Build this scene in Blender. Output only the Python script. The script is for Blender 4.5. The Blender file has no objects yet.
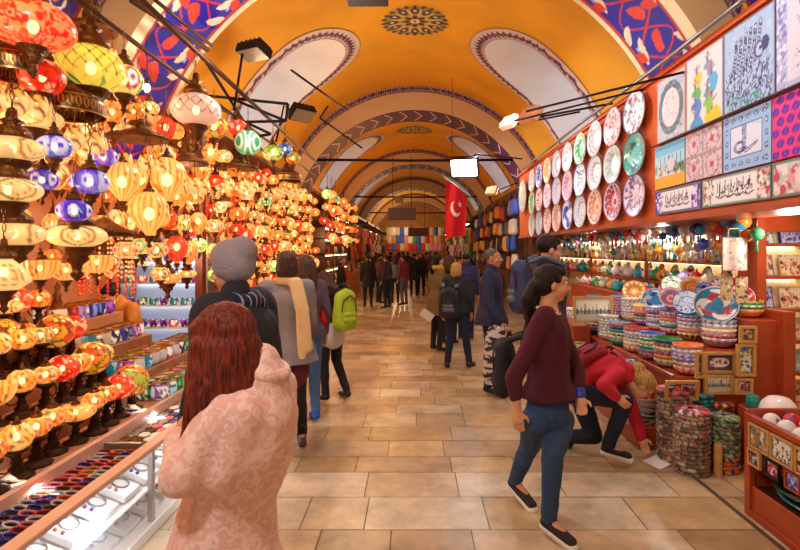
import bpy, bmesh, math, random
import numpy as np
from mathutils import Vector, Matrix, Euler
random.seed(7); RNG = np.random.default_rng(7)
SC = bpy.context.scene; COL = SC.collection
PI = math.pi
F, U0, V0, H = 520.0, 415.0, 250.0, 1.70

def P(u, v, D): return Vector(((u-U0)/F*D, D, H-(v-V0)/F*D))
def PX(u, v, X): return P(u, v, X*F/(u-U0))
def PF(u, v): return P(u, v, H*F/(v-V0))
def lin(c):
    if isinstance(c, str):
        c = c.lstrip('#'); c = [int(c[i:i+2], 16)/255 for i in (0, 2, 4)]
    return tuple((x/12.92 if x <= .04045 else ((x+.055)/1.055)**2.4) for x in c[:3])

# ---------------------------------------------------------------- materials
def newmat(name):
    m = bpy.data.materials.new(name); m.use_nodes = True
    return m, m.node_tree, m.node_tree.nodes['Principled BSDF']
def mat(name, col, rough=.6, metal=0, emit=0, emcol=None, var=0, vscale=8, bump=0, bscale=40, spec=.5, coat=0, sheen=0):
    m, nt, b = newmat(name); c = lin(col)
    b.inputs['Base Color'].default_value = (*c, 1)
    b.inputs['Roughness'].default_value = rough; b.inputs['Metallic'].default_value = metal
    b.inputs['Specular IOR Level'].default_value = spec
    b.inputs['Coat Weight'].default_value = coat; b.inputs['Sheen Weight'].default_value = sheen
    if emit:
        b.inputs['Emission Color'].default_value = (*lin(emcol or col), 1); b.inputs['Emission Strength'].default_value = emit
    tc = None
    if var or bump:
        tc = nt.nodes.new('ShaderNodeTexCoord')
    if var:
        n = nt.nodes.new('ShaderNodeTexNoise'); n.inputs['Scale'].default_value = vscale; n.inputs['Detail'].default_value = 5
        nt.links.new(tc.outputs['Object'], n.inputs['Vector'])
        r = nt.nodes.new('ShaderNodeValToRGB')
        r.color_ramp.elements[0].position = .3; r.color_ramp.elements[1].position = .7
        r.color_ramp.elements[0].color = (*[x*(1-var) for x in c], 1)
        r.color_ramp.elements[1].color = (*[min(1, x*(1+var)) for x in c], 1)
        nt.links.new(n.outputs['Fac'], r.inputs[0]); nt.links.new(r.outputs[0], b.inputs['Base Color'])
    if bump:
        n = nt.nodes.new('ShaderNodeTexNoise'); n.inputs['Scale'].default_value = bscale; n.inputs['Detail'].default_value = 4
        nt.links.new(tc.outputs['Object'], n.inputs['Vector'])
        bp = nt.nodes.new('ShaderNodeBump'); bp.inputs['Strength'].default_value = bump; bp.inputs['Distance'].default_value = .02
        nt.links.new(n.outputs['Fac'], bp.inputs['Height']); nt.links.new(bp.outputs[0], b.inputs['Normal'])
    return m
def vmat(name, rough=.5, emit=0, tint=None, metal=0, bump=0, bscale=30, coat=0, var=0):
    m, nt, b = newmat(name)
    a = nt.nodes.new('ShaderNodeVertexColor'); a.layer_name = 'Col'; out = a.outputs['Color']
    if tint is not None:
        x = nt.nodes.new('ShaderNodeMix'); x.data_type = 'RGBA'; x.blend_type = 'MULTIPLY'; x.inputs[0].default_value = 1
        nt.links.new(out, x.inputs[6]); x.inputs[7].default_value = (*lin(tint), 1); out = x.outputs[2]
    if var:
        tc = nt.nodes.new('ShaderNodeTexCoord')
        n = nt.nodes.new('ShaderNodeTexNoise'); n.inputs['Scale'].default_value = 3; n.inputs['Detail'].default_value = 8; n.inputs['Roughness'].default_value = .65
        nt.links.new(tc.outputs['Object'], n.inputs['Vector'])
        mr = nt.nodes.new('ShaderNodeMapRange'); mr.inputs[1].default_value = .35; mr.inputs[2].default_value = .65
        mr.inputs[3].default_value = 1-var; mr.inputs[4].default_value = 1
        nt.links.new(n.outputs['Fac'], mr.inputs[0])
        x = nt.nodes.new('ShaderNodeMix'); x.data_type = 'RGBA'; x.blend_type = 'MULTIPLY'; x.inputs[0].default_value = 1
        nt.links.new(out, x.inputs[6]); nt.links.new(mr.outputs[0], x.inputs[7]); out = x.outputs[2]
    nt.links.new(out, b.inputs['Base Color'])
    b.inputs['Roughness'].default_value = rough; b.inputs['Metallic'].default_value = metal; b.inputs['Coat Weight'].default_value = coat
    if emit:
        nt.links.new(out, b.inputs['Emission Color']); b.inputs['Emission Strength'].default_value = emit
    if bump:
        tc = nt.nodes.new('ShaderNodeTexCoord')
        n = nt.nodes.new('ShaderNodeTexNoise'); n.inputs['Scale'].default_value = bscale; n.inputs['Detail'].default_value = 6
        nt.links.new(tc.outputs['Object'], n.inputs['Vector'])
        bp = nt.nodes.new('ShaderNodeBump'); bp.inputs['Strength'].default_value = bump; bp.inputs['Distance'].default_value = .01
        nt.links.new(n.outputs['Fac'], bp.inputs['Height']); nt.links.new(bp.outputs[0], b.inputs['Normal'])
    return m

# ---------------------------------------------------------------- objects
GLASSY = None
USED = {}
def tag(o, label=None, cat=None, group=None, kind=None):
    if label:
        n = len(label.split())
        if n < 4 or n > 16: print('LABEL LEN', n, label)
        k = (label)
        if k in USED and (group is None or USED[k] != group): print('DUP LABEL', label)
        USED[k] = group
        o['label'] = label
    if cat: o['category'] = cat
    if group: o['group'] = group
    if kind: o['kind'] = kind
    return o
def link(name, data, parent=None, loc=None, m=None):
    o = bpy.data.objects.new(name, data); COL.objects.link(o)
    if parent is not None: o.parent = parent
    if loc is not None: o.location = loc
    if m is not None and data is not None and not data.materials: data.materials.append(m)
    return o
def empty(name, loc, rz=0):
    o = bpy.data.objects.new(name, None); COL.objects.link(o); o.location = loc; o.rotation_euler = (0, 0, rz); o.empty_display_size = .05
    return o
def kids(o): return [c for c in CH.get(o.name, [])]
CH = {}
def reg(o):
    if o.parent is not None: CH.setdefault(o.parent.name, []).append(o)
    return o
def part(name, data, m, parent, loc=None):
    return reg(link(name, data, parent, loc, m))
def setmat(o, m):
    if o.material_slots:
        o.material_slots[0].link = 'OBJECT'; o.material_slots[0].material = m
def dup(root, loc, rz=0, sc=1, mats=None, rot=None, data=None):
    r = root.copy(); COL.objects.link(r); r.location = loc
    r.rotation_euler = rot if rot is not None else (0, 0, rz)
    r.scale = (sc, sc, sc) if not isinstance(sc, (tuple, list)) else sc
    for k in ('label', 'category', 'group'):
        if k in r: del r[k]
    base = root.name.split('.')[0]
    if data is not None: r.data = data
    if mats and base in mats: setmat(r, mats[base])
    for ch in kids(root):
        c = ch.copy(); COL.objects.link(c); c.parent = r; reg(c)
        b = ch.name.split('.')[0]
        if mats and b in mats: setmat(c, mats[b])
        for g in kids(ch):
            d = g.copy(); COL.objects.link(d); d.parent = c; reg(d)
            b = g.name.split('.')[0]
            if mats and b in mats: setmat(d, mats[b])
    return r
def drop(root):
    for ch in kids(root):
        for g in kids(ch): bpy.data.objects.remove(g)
        bpy.data.objects.remove(ch)
    bpy.data.objects.remove(root)

ORD = ['first', 'second', 'third', 'fourth', 'fifth', 'sixth', 'seventh', 'eighth', 'ninth', 'tenth', 'eleventh', 'twelfth', 'thirteenth', 'fourteenth', 'fifteenth', 'sixteenth', 'seventeenth', 'eighteenth', 'nineteenth', 'twentieth']
def ordw(i):
    if i < 20: return ORD[i]
    t = ['twenty', 'thirty', 'forty', 'fifty'][(i+1)//10-2]
    k = (i+1) % 10
    return (t[:-1]+'ieth') if k == 0 else t+'-'+ORD[k-1]

# ---------------------------------------------------------------- mesh builder
class MB:
    def __init__(s): s.v = []; s.f = []; s.sm = []
    def add(s, vs, fs, smooth=False):
        n = len(s.v); s.v += [tuple(v) for v in vs]; s.f += [tuple(i+n for i in f) for f in fs]; s.sm += [smooth]*len(fs); return s
    def box(s, x0, x1, y0, y1, z0, z1, M=None, taper=0):
        t = taper
        vs = [Vector(p) for p in ((x0, y0, z0), (x1, y0, z0), (x1, y1, z0), (x0, y1, z0), (x0+t, y0+t, z1), (x1-t, y0+t, z1), (x1-t, y1-t, z1), (x0+t, y1-t, z1))]
        if M is not None: vs = [M @ v for v in vs]
        return s.add(vs, [(0, 3, 2, 1), (4, 5, 6, 7), (0, 1, 5, 4), (1, 2, 6, 5), (2, 3, 7, 6), (3, 0, 4, 7)])
    def tube(s, pts, r, n=8, closed=False, cap=True):
        pts = [Vector(p) for p in pts]; m = len(pts)
        rs = r if isinstance(r, (list, tuple)) else [r]*m
        rings = []; up = None
        for i, p in enumerate(pts):
            a = pts[(i-1) % m] if (i > 0 or closed) else p; b = pts[(i+1) % m] if (i < m-1 or closed) else p
            t = (b-a).normalized() if (b-a).length > 1e-9 else Vector((0, 0, 1))
            if up is None: up = Vector((0, 0, 1)) if abs(t.z) < .9 else Vector((1, 0, 0))
            x = t.cross(up).normalized(); y = x.cross(t).normalized(); up = y
            rings.append([p+x*math.cos(2*PI*k/n)*rs[i]+y*math.sin(2*PI*k/n)*rs[i] for k in range(n)])
        vs = [v for q in rings for v in q]; fs = []
        for i in range(m if closed else m-1):
            j = (i+1) % m
            for k in range(n): fs.append((i*n+k, i*n+(k+1) % n, j*n+(k+1) % n, j*n+k))
        s.add(vs, fs, True)
        if cap and not closed:
            n0 = len(s.v)-len(vs)
            s.f.append(tuple(n0+k for k in range(n))[::-1]); s.f.append(tuple(n0+(m-1)*n+k for k in range(n))); s.sm += [False, False]
        return s
    def lathe(s, prof, n=24, M=None, lobes=0, amp=0, axis=(0, 0)):
        vs = []; m = len(prof)
        for (r, z) in prof:
            for k in range(n):
                a = 2*PI*k/n; q = r*(1+(amp*abs(math.cos(lobes*a/2)) if lobes else 0))
                vs.append(Vector((axis[0]+q*math.cos(a), axis[1]+q*math.sin(a), z)))
        if M is not None: vs = [M @ v for v in vs]
        fs = [(i*n+k, i*n+(k+1) % n, (i+1)*n+(k+1) % n, (i+1)*n+k) for i in range(m-1) for k in range(n)]
        return s.add(vs, fs, True)
    def sph(s, c, r, n=12, m=8, M=None):
        rr = r if isinstance(r, (tuple, list, Vector)) else (r, r, r); c = Vector(c); vs = []
        for i in range(m+1):
            t = PI*i/m
            for k in range(n):
                a = 2*PI*k/n
                v = Vector((rr[0]*math.sin(t)*math.cos(a), rr[1]*math.sin(t)*math.sin(a), rr[2]*math.cos(t)))
                if M is not None: v = M @ v
                vs.append(c+v)
        fs = [(i*n+k, (i+1)*n+k, (i+1)*n+(k+1) % n, i*n+(k+1) % n) for i in range(m) for k in range(n)]
        return s.add(vs, fs, True)
    def cap(s, p0, p1, r0, r1, side=None, e=1.0, n=12):
        """tapered capsule; e scales the section along axis `side`"""
        p0 = Vector(p0); p1 = Vector(p1); d = p1-p0; L = d.length
        t = d.normalized() if L > 1e-6 else Vector((0, 0, 1))
        sd = Vector(side) if side is not None else (Vector((1, 0, 0)) if abs(t.x) < .8 else Vector((0, 1, 0)))
        x = (sd-t*sd.dot(t)).normalized(); y = t.cross(x)
        vs = []; prof = []
        for i in range(5): a = PI/2*i/4; prof.append((-math.cos(a)*r0, math.sin(a)*r0))
        for i in range(1, 4): q = i/4; prof.append((L*q, r0+(r1-r0)*q))
        for i in range(5): a = PI/2*i/4; prof.append((L+math.sin(a)*r1, math.cos(a)*r1))
        for (h, r) in prof:
            for k in range(n):
                a = 2*PI*k/n; vs.append(p0+t*h+x*(r*e*math.cos(a))+y*(r*math.sin(a)))
        m = len(prof)
        return s.add(vs, [(i*n+k, i*n+(k+1) % n, (i+1)*n+(k+1) % n, (i+1)*n+k) for i in range(m-1) for k in range(n)], True)
    def mesh(s, name='m', weld=False, smooth=None):
        me = bpy.data.meshes.new(name); me.from_pydata(s.v, [], s.f)
        me.polygons.foreach_set('use_smooth', s.sm if smooth is None else [smooth]*len(s.f))
        if weld:
            bm = bmesh.new(); bm.from_mesh(me); bmesh.ops.remove_doubles(bm, verts=bm.verts, dist=1e-5); bm.to_mesh(me); bm.free()
        me.update(); return me
def bevbox(x0, x1, y0, y1, z0, z1, b=.006):
    me = MB().box(x0, x1, y0, y1, z0, z1).mesh()
    bm = bmesh.new(); bm.from_mesh(me); bmesh.ops.bevel(bm, geom=bm.edges[:], offset=b, segments=1, affect='EDGES'); bm.to_mesh(me); bm.free(); return me
def voxel(mb, size, smooth=4, name='m'):
    me = mb.mesh(); o = bpy.data.objects.new('tmp', me); COL.objects.link(o)
    r = o.modifiers.new('r', 'REMESH'); r.mode = 'VOXEL'; r.voxel_size = size; r.use_smooth_shade = True
    if smooth:
        s = o.modifiers.new('s', 'SMOOTH'); s.factor = .5; s.iterations = smooth
    dg = bpy.context.evaluated_depsgraph_get()
    out = bpy.data.meshes.new_from_object(o.evaluated_get(dg)); out.name = name
    bpy.data.objects.remove(o); bpy.data.meshes.remove(me)
    out.polygons.foreach_set('use_smooth', [True]*len(out.polygons)); return out

# ---------------------------------------------------------------- painted grids
class Cv:
    """a painted rectangle w x h metres, nu x nv vertices"""
    def __init__(s, nu, nv, w, h, bg):
        s.nu, s.nv, s.w, s.h = nu, nv, w, h
        s.X, s.Y = np.meshgrid(np.linspace(0, w, nu), np.linspace(0, h, nv)); s.C = np.empty((nv, nu, 3)); s.C[:] = lin(bg)
    def ell(s, cx, cy, rx, ry, ang, col):
        c, k = math.cos(ang), math.sin(ang); dx, dy = s.X-cx, s.Y-cy
        s.C[((dx*c+dy*k)/rx)**2+((-dx*k+dy*c)/ry)**2 < 1] = lin(col)
    def ring(s, cx, cy, r, t, col, asp=1):
        d = np.hypot(s.X-cx, (s.Y-cy)/asp); s.C[np.abs(d-r) < t/2] = lin(col)
    def rect(s, x0, x1, y0, y1, col): s.C[(s.X >= x0) & (s.X <= x1) & (s.Y >= y0) & (s.Y <= y1)] = lin(col)
    def frame(s, t, col): 
        s.C[(s.X < t) | (s.X > s.w-t) | (s.Y < t) | (s.Y > s.h-t)] = lin(col)
    def stroke(s, pts, w, col):
        L = lin(col)
        for i in range(len(pts)-1):
            (x0, y0), (x1, y1) = pts[i], pts[i+1]; dx, dy = x1-x0, y1-y0; q = dx*dx+dy*dy+1e-12
            t = np.clip(((s.X-x0)*dx+(s.Y-y0)*dy)/q, 0, 1)
            s.C[np.hypot(s.X-x0-t*dx, s.Y-y0-t*dy) < w/2] = L
    def leaf(s, x, y, l, wd, ang, col):
        c, k = math.cos(ang), math.sin(ang); dx, dy = s.X-x, s.Y-y
        a = (dx*c+dy*k)/l; b = (-dx*k+dy*c)
        ok = (a > 0) & (a < 1); hw = wd*np.sin(np.clip(a, 0, 1)*PI)**.8
        s.C[ok & (np.abs(b-.25*wd*np.sin(a*5)) < hw)] = lin(col)
    def vor(s, n, pal, edge=None, et=.004, seed=1, wrap=False, asp=1):
        r = np.random.default_rng(seed); px = r.uniform(0, s.w, n); py = r.uniform(0, s.h, n); ci = r.integers(0, len(pal), n)
        pc = np.array([lin(p) for p in pal])
        if wrap: px = np.concatenate([px, px-s.w, px+s.w]); py = np.tile(py, 3); ci = np.tile(ci, 3)
        best = np.full(s.X.shape, 1e9); sec = best.copy(); idx = np.zeros(s.X.shape, int)
        for i in range(len(px)):
            d = np.hypot((s.X-px[i])*asp, s.Y-py[i]); m = d < best
            sec = np.where(m, best, np.minimum(sec, d)); idx[m] = ci[i]; best = np.where(m, d, best)
        s.C[:] = pc[idx]
        if edge: s.C[(sec-best) < et] = lin(edge)
    def speck(s, n, r, pal, seed=1, x0=0, x1=None, y0=0, y1=None):
        q = random.Random(seed); x1 = s.w if x1 is None else x1; y1 = s.h if y1 is None else y1
        for i in range(n):
            a = q.uniform(.5, 1.3)*r
            s.ell(q.uniform(x0, x1), q.uniform(y0, y1), a, a*q.uniform(.4, 1), q.uniform(0, 3), q.choice(pal))
    def mesh(s, pos, name='m', thick=None, closeu=False, smooth=True):
        nu, nv = s.nu, s.nv
        vs = [pos(s.X[j, i], s.Y[j, i]) for j in range(nv) for i in range(nu)]
        fs = [(j*nu+i, j*nu+i+1, (j+1)*nu+i+1, (j+1)*nu+i) for j in range(nv-1) for i in range(nu-1)]
        cc = s.C.reshape(-1, 3)
        if thick is not None:            # closed slab: add the back and the edges
            t = Vector(thick); n0 = len(vs)
            cs = [0, nu-1, nv*nu-1, (nv-1)*nu]; vs += [Vector(vs[c])+t for c in cs]
            a, b, c, d = n0, n0+1, n0+2, n0+3
            fs += [(d, c, b, a), (cs[0], a, b, cs[1]), (cs[1], b, c, cs[2]), (cs[2], c, d, cs[3]), (cs[3], d, a, cs[0])]
            cc = np.vstack([cc, np.tile(cc[0]*.6, (4, 1))])
        me = bpy.data.meshes.new(name); me.from_pydata([tuple(v) for v in vs], [], fs)
        at = me.color_attributes.new('Col', 'FLOAT_COLOR', 'POINT')
        buf = np.ones((len(vs), 4)); buf[:, :3] = cc; at.data.foreach_set('color', buf.ravel())
        if smooth: me.polygons.foreach_set('use_smooth', [True]*len(me.polygons))
        me.update(); return me
def smoothprof(pts, n):
    """resample a profile evenly"""
    p = [Vector((a, b)) for a, b in pts]; L = [0]
    for i in range(1, len(p)): L.append(L[-1]+(p[i]-p[i-1]).length)
    out = []
    for k in range(n):
        t = L[-1]*k/(n-1); i = max(j for j in range(len(L)) if L[j] <= t+1e-9); i = min(i, len(p)-2)
        q = (t-L[i])/max(L[i+1]-L[i], 1e-9); out.append(p[i].lerp(p[i+1], q))
    return out
def lathe_cv(cv, prof, ribs=0, amp=0, name='m'):
    pr = smoothprof(prof, cv.nv)
    def pos(x, y):
        a = 2*PI*x/cv.w; j = min(cv.nv-1, int(round(y/cv.h*(cv.nv-1)))); r, z = pr[j]
        if ribs: r *= 1+amp*abs(math.cos(ribs*a/2))
        return (r*math.cos(a), r*math.sin(a), z)
    return cv.mesh(pos, name)
def ellprof(rx, rz, z=0, a0=8, a1=172, n=16): # top -> bottom
    return [(rx*math.sin(math.radians(a0+(a1-a0)*i/(n-1))), z+rz*math.cos(math.radians(a0+(a1-a0)*i/(n-1)))) for i in range(n)]
def tubeobj(name, pts, r, m, n=8, parent=None):
    return part(name, MB().tube(pts, r, n).mesh(), m, parent) if parent is not None else link(name, MB().tube(pts, r, n).mesh(), None, None, m)
# ================================================================ camera, world, base materials
cam = bpy.data.cameras.new('camera'); cam.lens = 23.4; cam.sensor_width = 36; cam.shift_x = -15/800; cam.shift_y = -25/800
cam.clip_start = .05
co = bpy.data.objects.new('camera', cam); COL.objects.link(co); co.location = (0, 0, H); co.rotation_euler = (PI/2, 0, 0); SC.camera = co
w = bpy.data.worlds.new('w'); SC.world = w; w.use_nodes = True
w.node_tree.nodes['Background'].inputs[0].default_value = (*lin('#fff2e4'), 1); w.node_tree.nodes['Background'].inputs[1].default_value = .35
SC.view_settings.view_transform = 'Standard'; SC.view_settings.look = 'None'; SC.view_settings.gamma = 1; SC.view_settings.exposure = .3
SC.view_settings.use_curve_mapping = False
try: SC.cycles.max_bounces = 6; SC.cycles.diffuse_bounces = 3; SC.cycles.glossy_bounces = 3; SC.cycles.sample_clamp_indirect = 6; SC.cycles.use_denoising = True
except Exception: pass

M = {}
M['yellow'] = mat('yellow_plaster', '#e8a416', .75, var=.10, vscale=1.2, bump=.15, bscale=6)
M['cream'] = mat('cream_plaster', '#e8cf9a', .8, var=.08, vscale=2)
M['tan'] = mat('tan_plaster', '#b98f58', .8, var=.12, vscale=2)
M['white'] = mat('white_plaster', '#ece6dc', .8, var=.05, vscale=2)
M['rose'] = mat('rose_wall', '#e8a274', .8, var=.15, vscale=3)
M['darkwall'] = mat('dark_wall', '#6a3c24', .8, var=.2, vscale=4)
M['paint'] = vmat('painted_plaster', .6)
M['glaze'] = vmat('glazed_ceramic', .3, coat=.15)
M['tilep'] = vmat('picture_tile', .6)
M['cloth'] = vmat('printed_cloth', .9)
M['iron'] = mat('black_iron', '#1c1512', .5, .6)
M['brownm'] = mat('brown_rail', '#4a2a18', .5, .5)
M['brass'] = mat('brass', '#b07a34', .32, 1, var=.25, vscale=30, bump=.4, bscale=90)
M['dbrass'] = mat('aged_brass', '#6b431f', .42, .9, var=.3, vscale=30, bump=.5, bscale=80)
M['bronze'] = mat('dark_bronze', '#3c2414', .45, .85, bump=.4, bscale=80)
M['wood'] = mat('red_lacquer_wood', '#a8421c', .38, var=.12, vscale=6, coat=.3)
M['orange'] = mat('orange_board', '#d8612a', .6, var=.06, vscale=3)
M['lwood'] = mat('pale_wood', '#c99a52', .5, var=.15, vscale=14)
M['dwood'] = mat('dark_wood', '#4a2513', .45, var=.2, vscale=10)
M['wlam'] = mat('white_laminate', '#e9e4de', .35)
M['glass'] = mat('clear_glass', '#ffffff', .05)
g = M['glass'].node_tree.nodes['Principled BSDF']; g.inputs['Alpha'].default_value = .12; g.inputs['Specular IOR Level'].default_value = .8
M['pinkledge'] = mat('pink_laminate', '#e0b296', .35, var=.05)
M['black'] = mat('black_plastic', '#16161a', .5)
M['steel'] = mat('steel', '#9a9690', .35, .8)
M['red'] = mat('red_cloth', '#c4141c', .8)
M['litwhite'] = mat('floodlight_face', '#ffffff', .3, emit=14, emcol='#f4fbff')
M['litbulb'] = mat('lit_bulb', '#fff2d0', .3, emit=18, emcol='#ffe0a0')
M['striplamp'] = mat('cabinet_strip_lamp', '#ffffff', .3, emit=16, emcol='#eef4ff')
M['warmstrip'] = mat('shelf_strip_lamp', '#ffffff', .3, emit=5, emcol='#ffedc8')
def struct(name, me, m, parent=None):
    o = link(name, me, parent, None, m)
    if parent is None: o['kind'] = 'structure'
    else: reg(o)
    return o

# ---------------------------------------------------------------- floor: worn stone slabs in uneven rows
fm = vmat('worn_stone_slabs', .3, bump=.5, bscale=9, var=.42)
def build_floor():
    vs = []; fs = []; cs = []; rr = random.Random(3)
    pal = ['#e6cfa6', '#dcc294', '#d2b280', '#e9d8b6', '#c9a878', '#dfc7a0', '#e2c48c', '#cbb089']
    y = -3.0; g = .0035
    rows = {}
    while y < 46:
        d = rr.choice([.27, .30, .36, .40, .42]); x = -4.2-rr.uniform(0, .5)
        if y > 14: d = .42
        while x < 4.3:
            wd = rr.uniform(.38, .85); c = lin(rr.choice(pal)); k = rr.uniform(.88, 1.06); n = len(vs)
            z = rr.uniform(-.0015, 0)
            vs += [(x+g, y+g, z), (x+wd-g, y+g, z), (x+wd-g, y+d-g, z), (x+g, y+d-g, z)]; fs.append((n, n+1, n+2, n+3)); cs += [tuple(min(1, q*k) for q in c)]*4
            x += wd
        y += d
    n = len(vs); vs += [(-4.8, -3, -.012), (4.8, -3, -.012), (4.8, 46, -.012), (-4.8, 46, -.012)]; fs.append((n, n+1, n+2, n+3)); cs += [lin('#8a6c48')]*4
    me = bpy.data.meshes.new('floor'); me.from_pydata(vs, [], fs)
    at = me.color_attributes.new('Col', 'FLOAT_COLOR', 'POINT'); at.data.foreach_set('color', np.array([(*c, 1) for c in cs]).ravel()); me.update()
    return me
struct('floor', build_floor(), fm)
gut = struct('trim_1', MB().box(2.075, 2.105, 2, 6, .0, .004).mesh(), mat('dark_groove', '#55402c', .7))

# ---------------------------------------------------------------- vault, ribs, lunette windows
RV, ZV, RI, ZI = 3.1, 2.3, 2.75, 2.1
AV = math.radians(70); AR = math.radians(80)
ribs = [(4.35, 5.42), (11.7, 12.77), (19.05, 20.12), (26.4, 27.47), (33.75, 34.82)]
bays = [(-3.0, 4.35), (5.42, 11.7), (12.77, 19.05), (20.12, 26.4), (27.47, 33.75), (34.82, 41.5)]
def vp(a, d, r=RV): return (r*math.sin(a), d, ZV+r*math.cos(a))
WC = [8.85, 16.2, 23.5, 30.8]; WW = .9; A_STR = math.radians(39); A_BASE = math.radians(66)
def inwin(a, d, grow=0):
    for c in WC:
        w_ = WW+grow; s = (abs(a)-A_STR)*RV
        if abs(d-c) < w_ and abs(a) < A_BASE+.02:
            if s > 0 or (s*s+(d-c)**2) < w_*w_: return True
    return False
def bay_mesh(d0, d1):
    nd = max(4, int((d1-d0)/.08)); na = 130; vs = []; fs = []
    for j in range(nd+1):
        for i in range(na+1): vs.append(vp(-AV+2*AV*i/na, d0+(d1-d0)*j/nd))
    for j in range(nd):
        for i in range(na):
            a = -AV+2*AV*(i+.5)/na; d = d0+(d1-d0)*(j+.5)/nd
            if not inwin(a, d, .05): fs.append((j*(na+1)+i, (j+1)*(na+1)+i, (j+1)*(na+1)+i+1, j*(na+1)+i+1))
    me = bpy.data.meshes.new('bay'); me.from_pydata(vs, [], fs); me.polygons.foreach_set('use_smooth', [True]*len(fs)); me.update(); return me
ceil = bpy.data.objects.new('ceiling', None); COL.objects.link(ceil); ceil['kind'] = 'structure'
for b in bays: struct('vault_bay', bay_mesh(*b), M['yellow'], ceil)
# flat soffits over the shops
for s in (-1, 1):
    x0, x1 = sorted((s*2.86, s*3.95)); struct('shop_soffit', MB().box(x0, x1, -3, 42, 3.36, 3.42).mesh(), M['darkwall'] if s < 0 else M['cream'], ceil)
# painted lunette borders + reveals + windows
def win_curve(c, s, w_, n=40):
    """opening outline as (angle, depth) list, base -> over the top -> base"""
    out = []
    for i in range(10): out.append((A_BASE-(A_BASE-A_STR)*i/10, c-w_))
    for i in range(n+1):
        t = PI*i/n; out.append((A_STR-w_*math.sin(t)/RV, c-w_*math.cos(t)))
    for i in range(1, 11): out.append((A_STR+(A_BASE-A_STR)*i/10, c+w_))
    return [(s*a, d) for a, d in out]
def border_mesh(c, s, w0, w1):
    A = win_curve(c, s, w0, 60); Bc = win_curve(c, s, w1, 60); n = len(A)
    cv = Cv(n*4-3, 13, (n-1)*.06, w1-w0, '#d9c3b0')
    k = int(cv.w/.13)
    for i in range(k+1):
        x = cv.w*i/k
        cv.leaf(x, .02, .16, .03, 1.1, '#5a2448'); cv.leaf(x+.06, .2, .16, .03, -1.2, '#4a3068'); cv.ell(x, .12, .022, .03, .3, '#7a2030'); cv.ell(x+.065, .05, .016, .016, 0, '#8a86b8')
    cv.rect(0, cv.w, 0, .022, '#5c1828'); cv.rect(0, cv.w, cv.h-.022, cv.h, '#5c1828')
    def pos(x, y):
        q = x/cv.w*(n-1); i = min(n-2, int(q)); f = q-i; t = y/cv.h
        a = (A[i][0]*(1-f)+A[i+1][0]*f)*(1-t)+(Bc[i][0]*(1-f)+Bc[i+1][0]*f)*t
        d = (A[i][1]*(1-f)+A[i+1][1]*f)*(1-t)+(Bc[i][1]*(1-f)+Bc[i+1][1]*f)*t
        return vp(a, d, RV-.012)
    return cv.mesh(pos)
sky = mat('window_daylight', '#dfe8ff', .4, emit=1.6, emcol='#cfdcff')
wn = 1
for ci, c in enumerate(WC):
    for s in (-1, 1):
        struct('lunette_border', border_mesh(c, s, WW-.02, WW+.26), M['paint'], ceil)
        cu = win_curve(c, s, WW-.02); XO = s*4.3
        vs = [vp(a, d, RV-.02) for a, d in cu]+[(XO, d, ZV+RV*math.cos(a)) for a, d in cu]; n = len(cu)
        me = bpy.data.meshes.new('rv'); me.from_pydata(vs, [], [(i, i+1, n+i+1, n+i) for i in range(n-1)]+[(0, n, 2*n-1, n-1)]); me.polygons.foreach_set('use_smooth', [True]*n); me.update()
        struct('lunette_reveal', me, M['white'], ceil)
        wo = empty('window_%d' % wn, (XO, c, 3.55)); wo['kind'] = 'structure'; wn += 1
        me = bpy.data.meshes.new('pane'); pv = [(0, d-c, ZV+RV*math.cos(a)-3.55) for a, d in cu]; me.from_pydata(pv, [], [tuple(range(n))]); me.update()
        part('window_pane', me, sky, wo)
        fb = MB()
        for k in range(9): y = -WW+.2*k+.1; fb.box(-.03 if s > 0 else 0, 0 if s > 0 else .03, y-.022, y+.022, 0, 1.0)
        fb.box(-.035 if s > 0 else 0, 0 if s > 0 else .035, -WW, WW, .55, .6)
        part('window_bars', fb.mesh(), mat('window_bar_paint', '#8d90b8', .6), wo)

# ribs: painted soffit, cream edges, tan face
def soffit_canvas(k):
    L = 2*AR*RI; W = 1.07
    nu, nv = (1000, 60) if k == 0 else ((520, 28) if k == 1 else (200, 14))
    cv = Cv(nu, nv, L, W, '#1c128c' if k == 0 else '#48144c')
    r = random.Random(5)
    if k == 0:
        n = int(L/.33)
        for i in range(n+1):
            x = L*i/n; sg = 1 if i % 2 else -1
            p = [(x+.33*t, W/2+sg*.26*math.sin(PI*t)) for t in np.linspace(0, 1, 9)]; cv.stroke(p, .025, '#c22a20')
            p = [(x+.33*t, W/2-sg*.3*math.sin(PI*t)) for t in np.linspace(0, 1, 9)]; cv.stroke(p, .02, '#c22a20')
            cv.leaf(x+.02, .5+.22*sg, .3, .055, .5*sg, '#e6cfa8'); cv.leaf(x+.2, .5-.24*sg, .28, .05, -1.0*sg, '#e6cfa8')
            cv.leaf(x+.08, .5-.1*sg, .26, .07, .9*sg, '#d23a22'); cv.leaf(x+.26, .5+.3*sg, .22, .06, 2.2, '#cf3320')
            cv.ell(x+.21, .5+.02*sg, .05, .06, .4, '#d8402a'); cv.ell(x+.1, .5+.36*sg, .025, .025, 0, '#8fa8e0')
        cv.rect(0, L, 0, .15, '#ead9a8'); cv.rect(0, L, .15, .19, '#b52a20'); cv.rect(0, L, W-.13, W-.09, '#b52a20'); cv.rect(0, L, W-.09, W, '#ead9a8')
    else:
        n = int(L/.34)
        for i in range(n+1):
            x = L*i/n; col = '#c9b9c4'
            cv.stroke([(x, .1), (x+.16, W/2), (x, W-.1)], .028, '#e0d0d8'); cv.ell(x+.05, W/2, .05, .08, 0, '#8a1d2a')
        cv.rect(0, L, 0, .05, '#5a1420'); cv.rect(0, L, W-.05, W, '#5a1420')
    return cv
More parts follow.
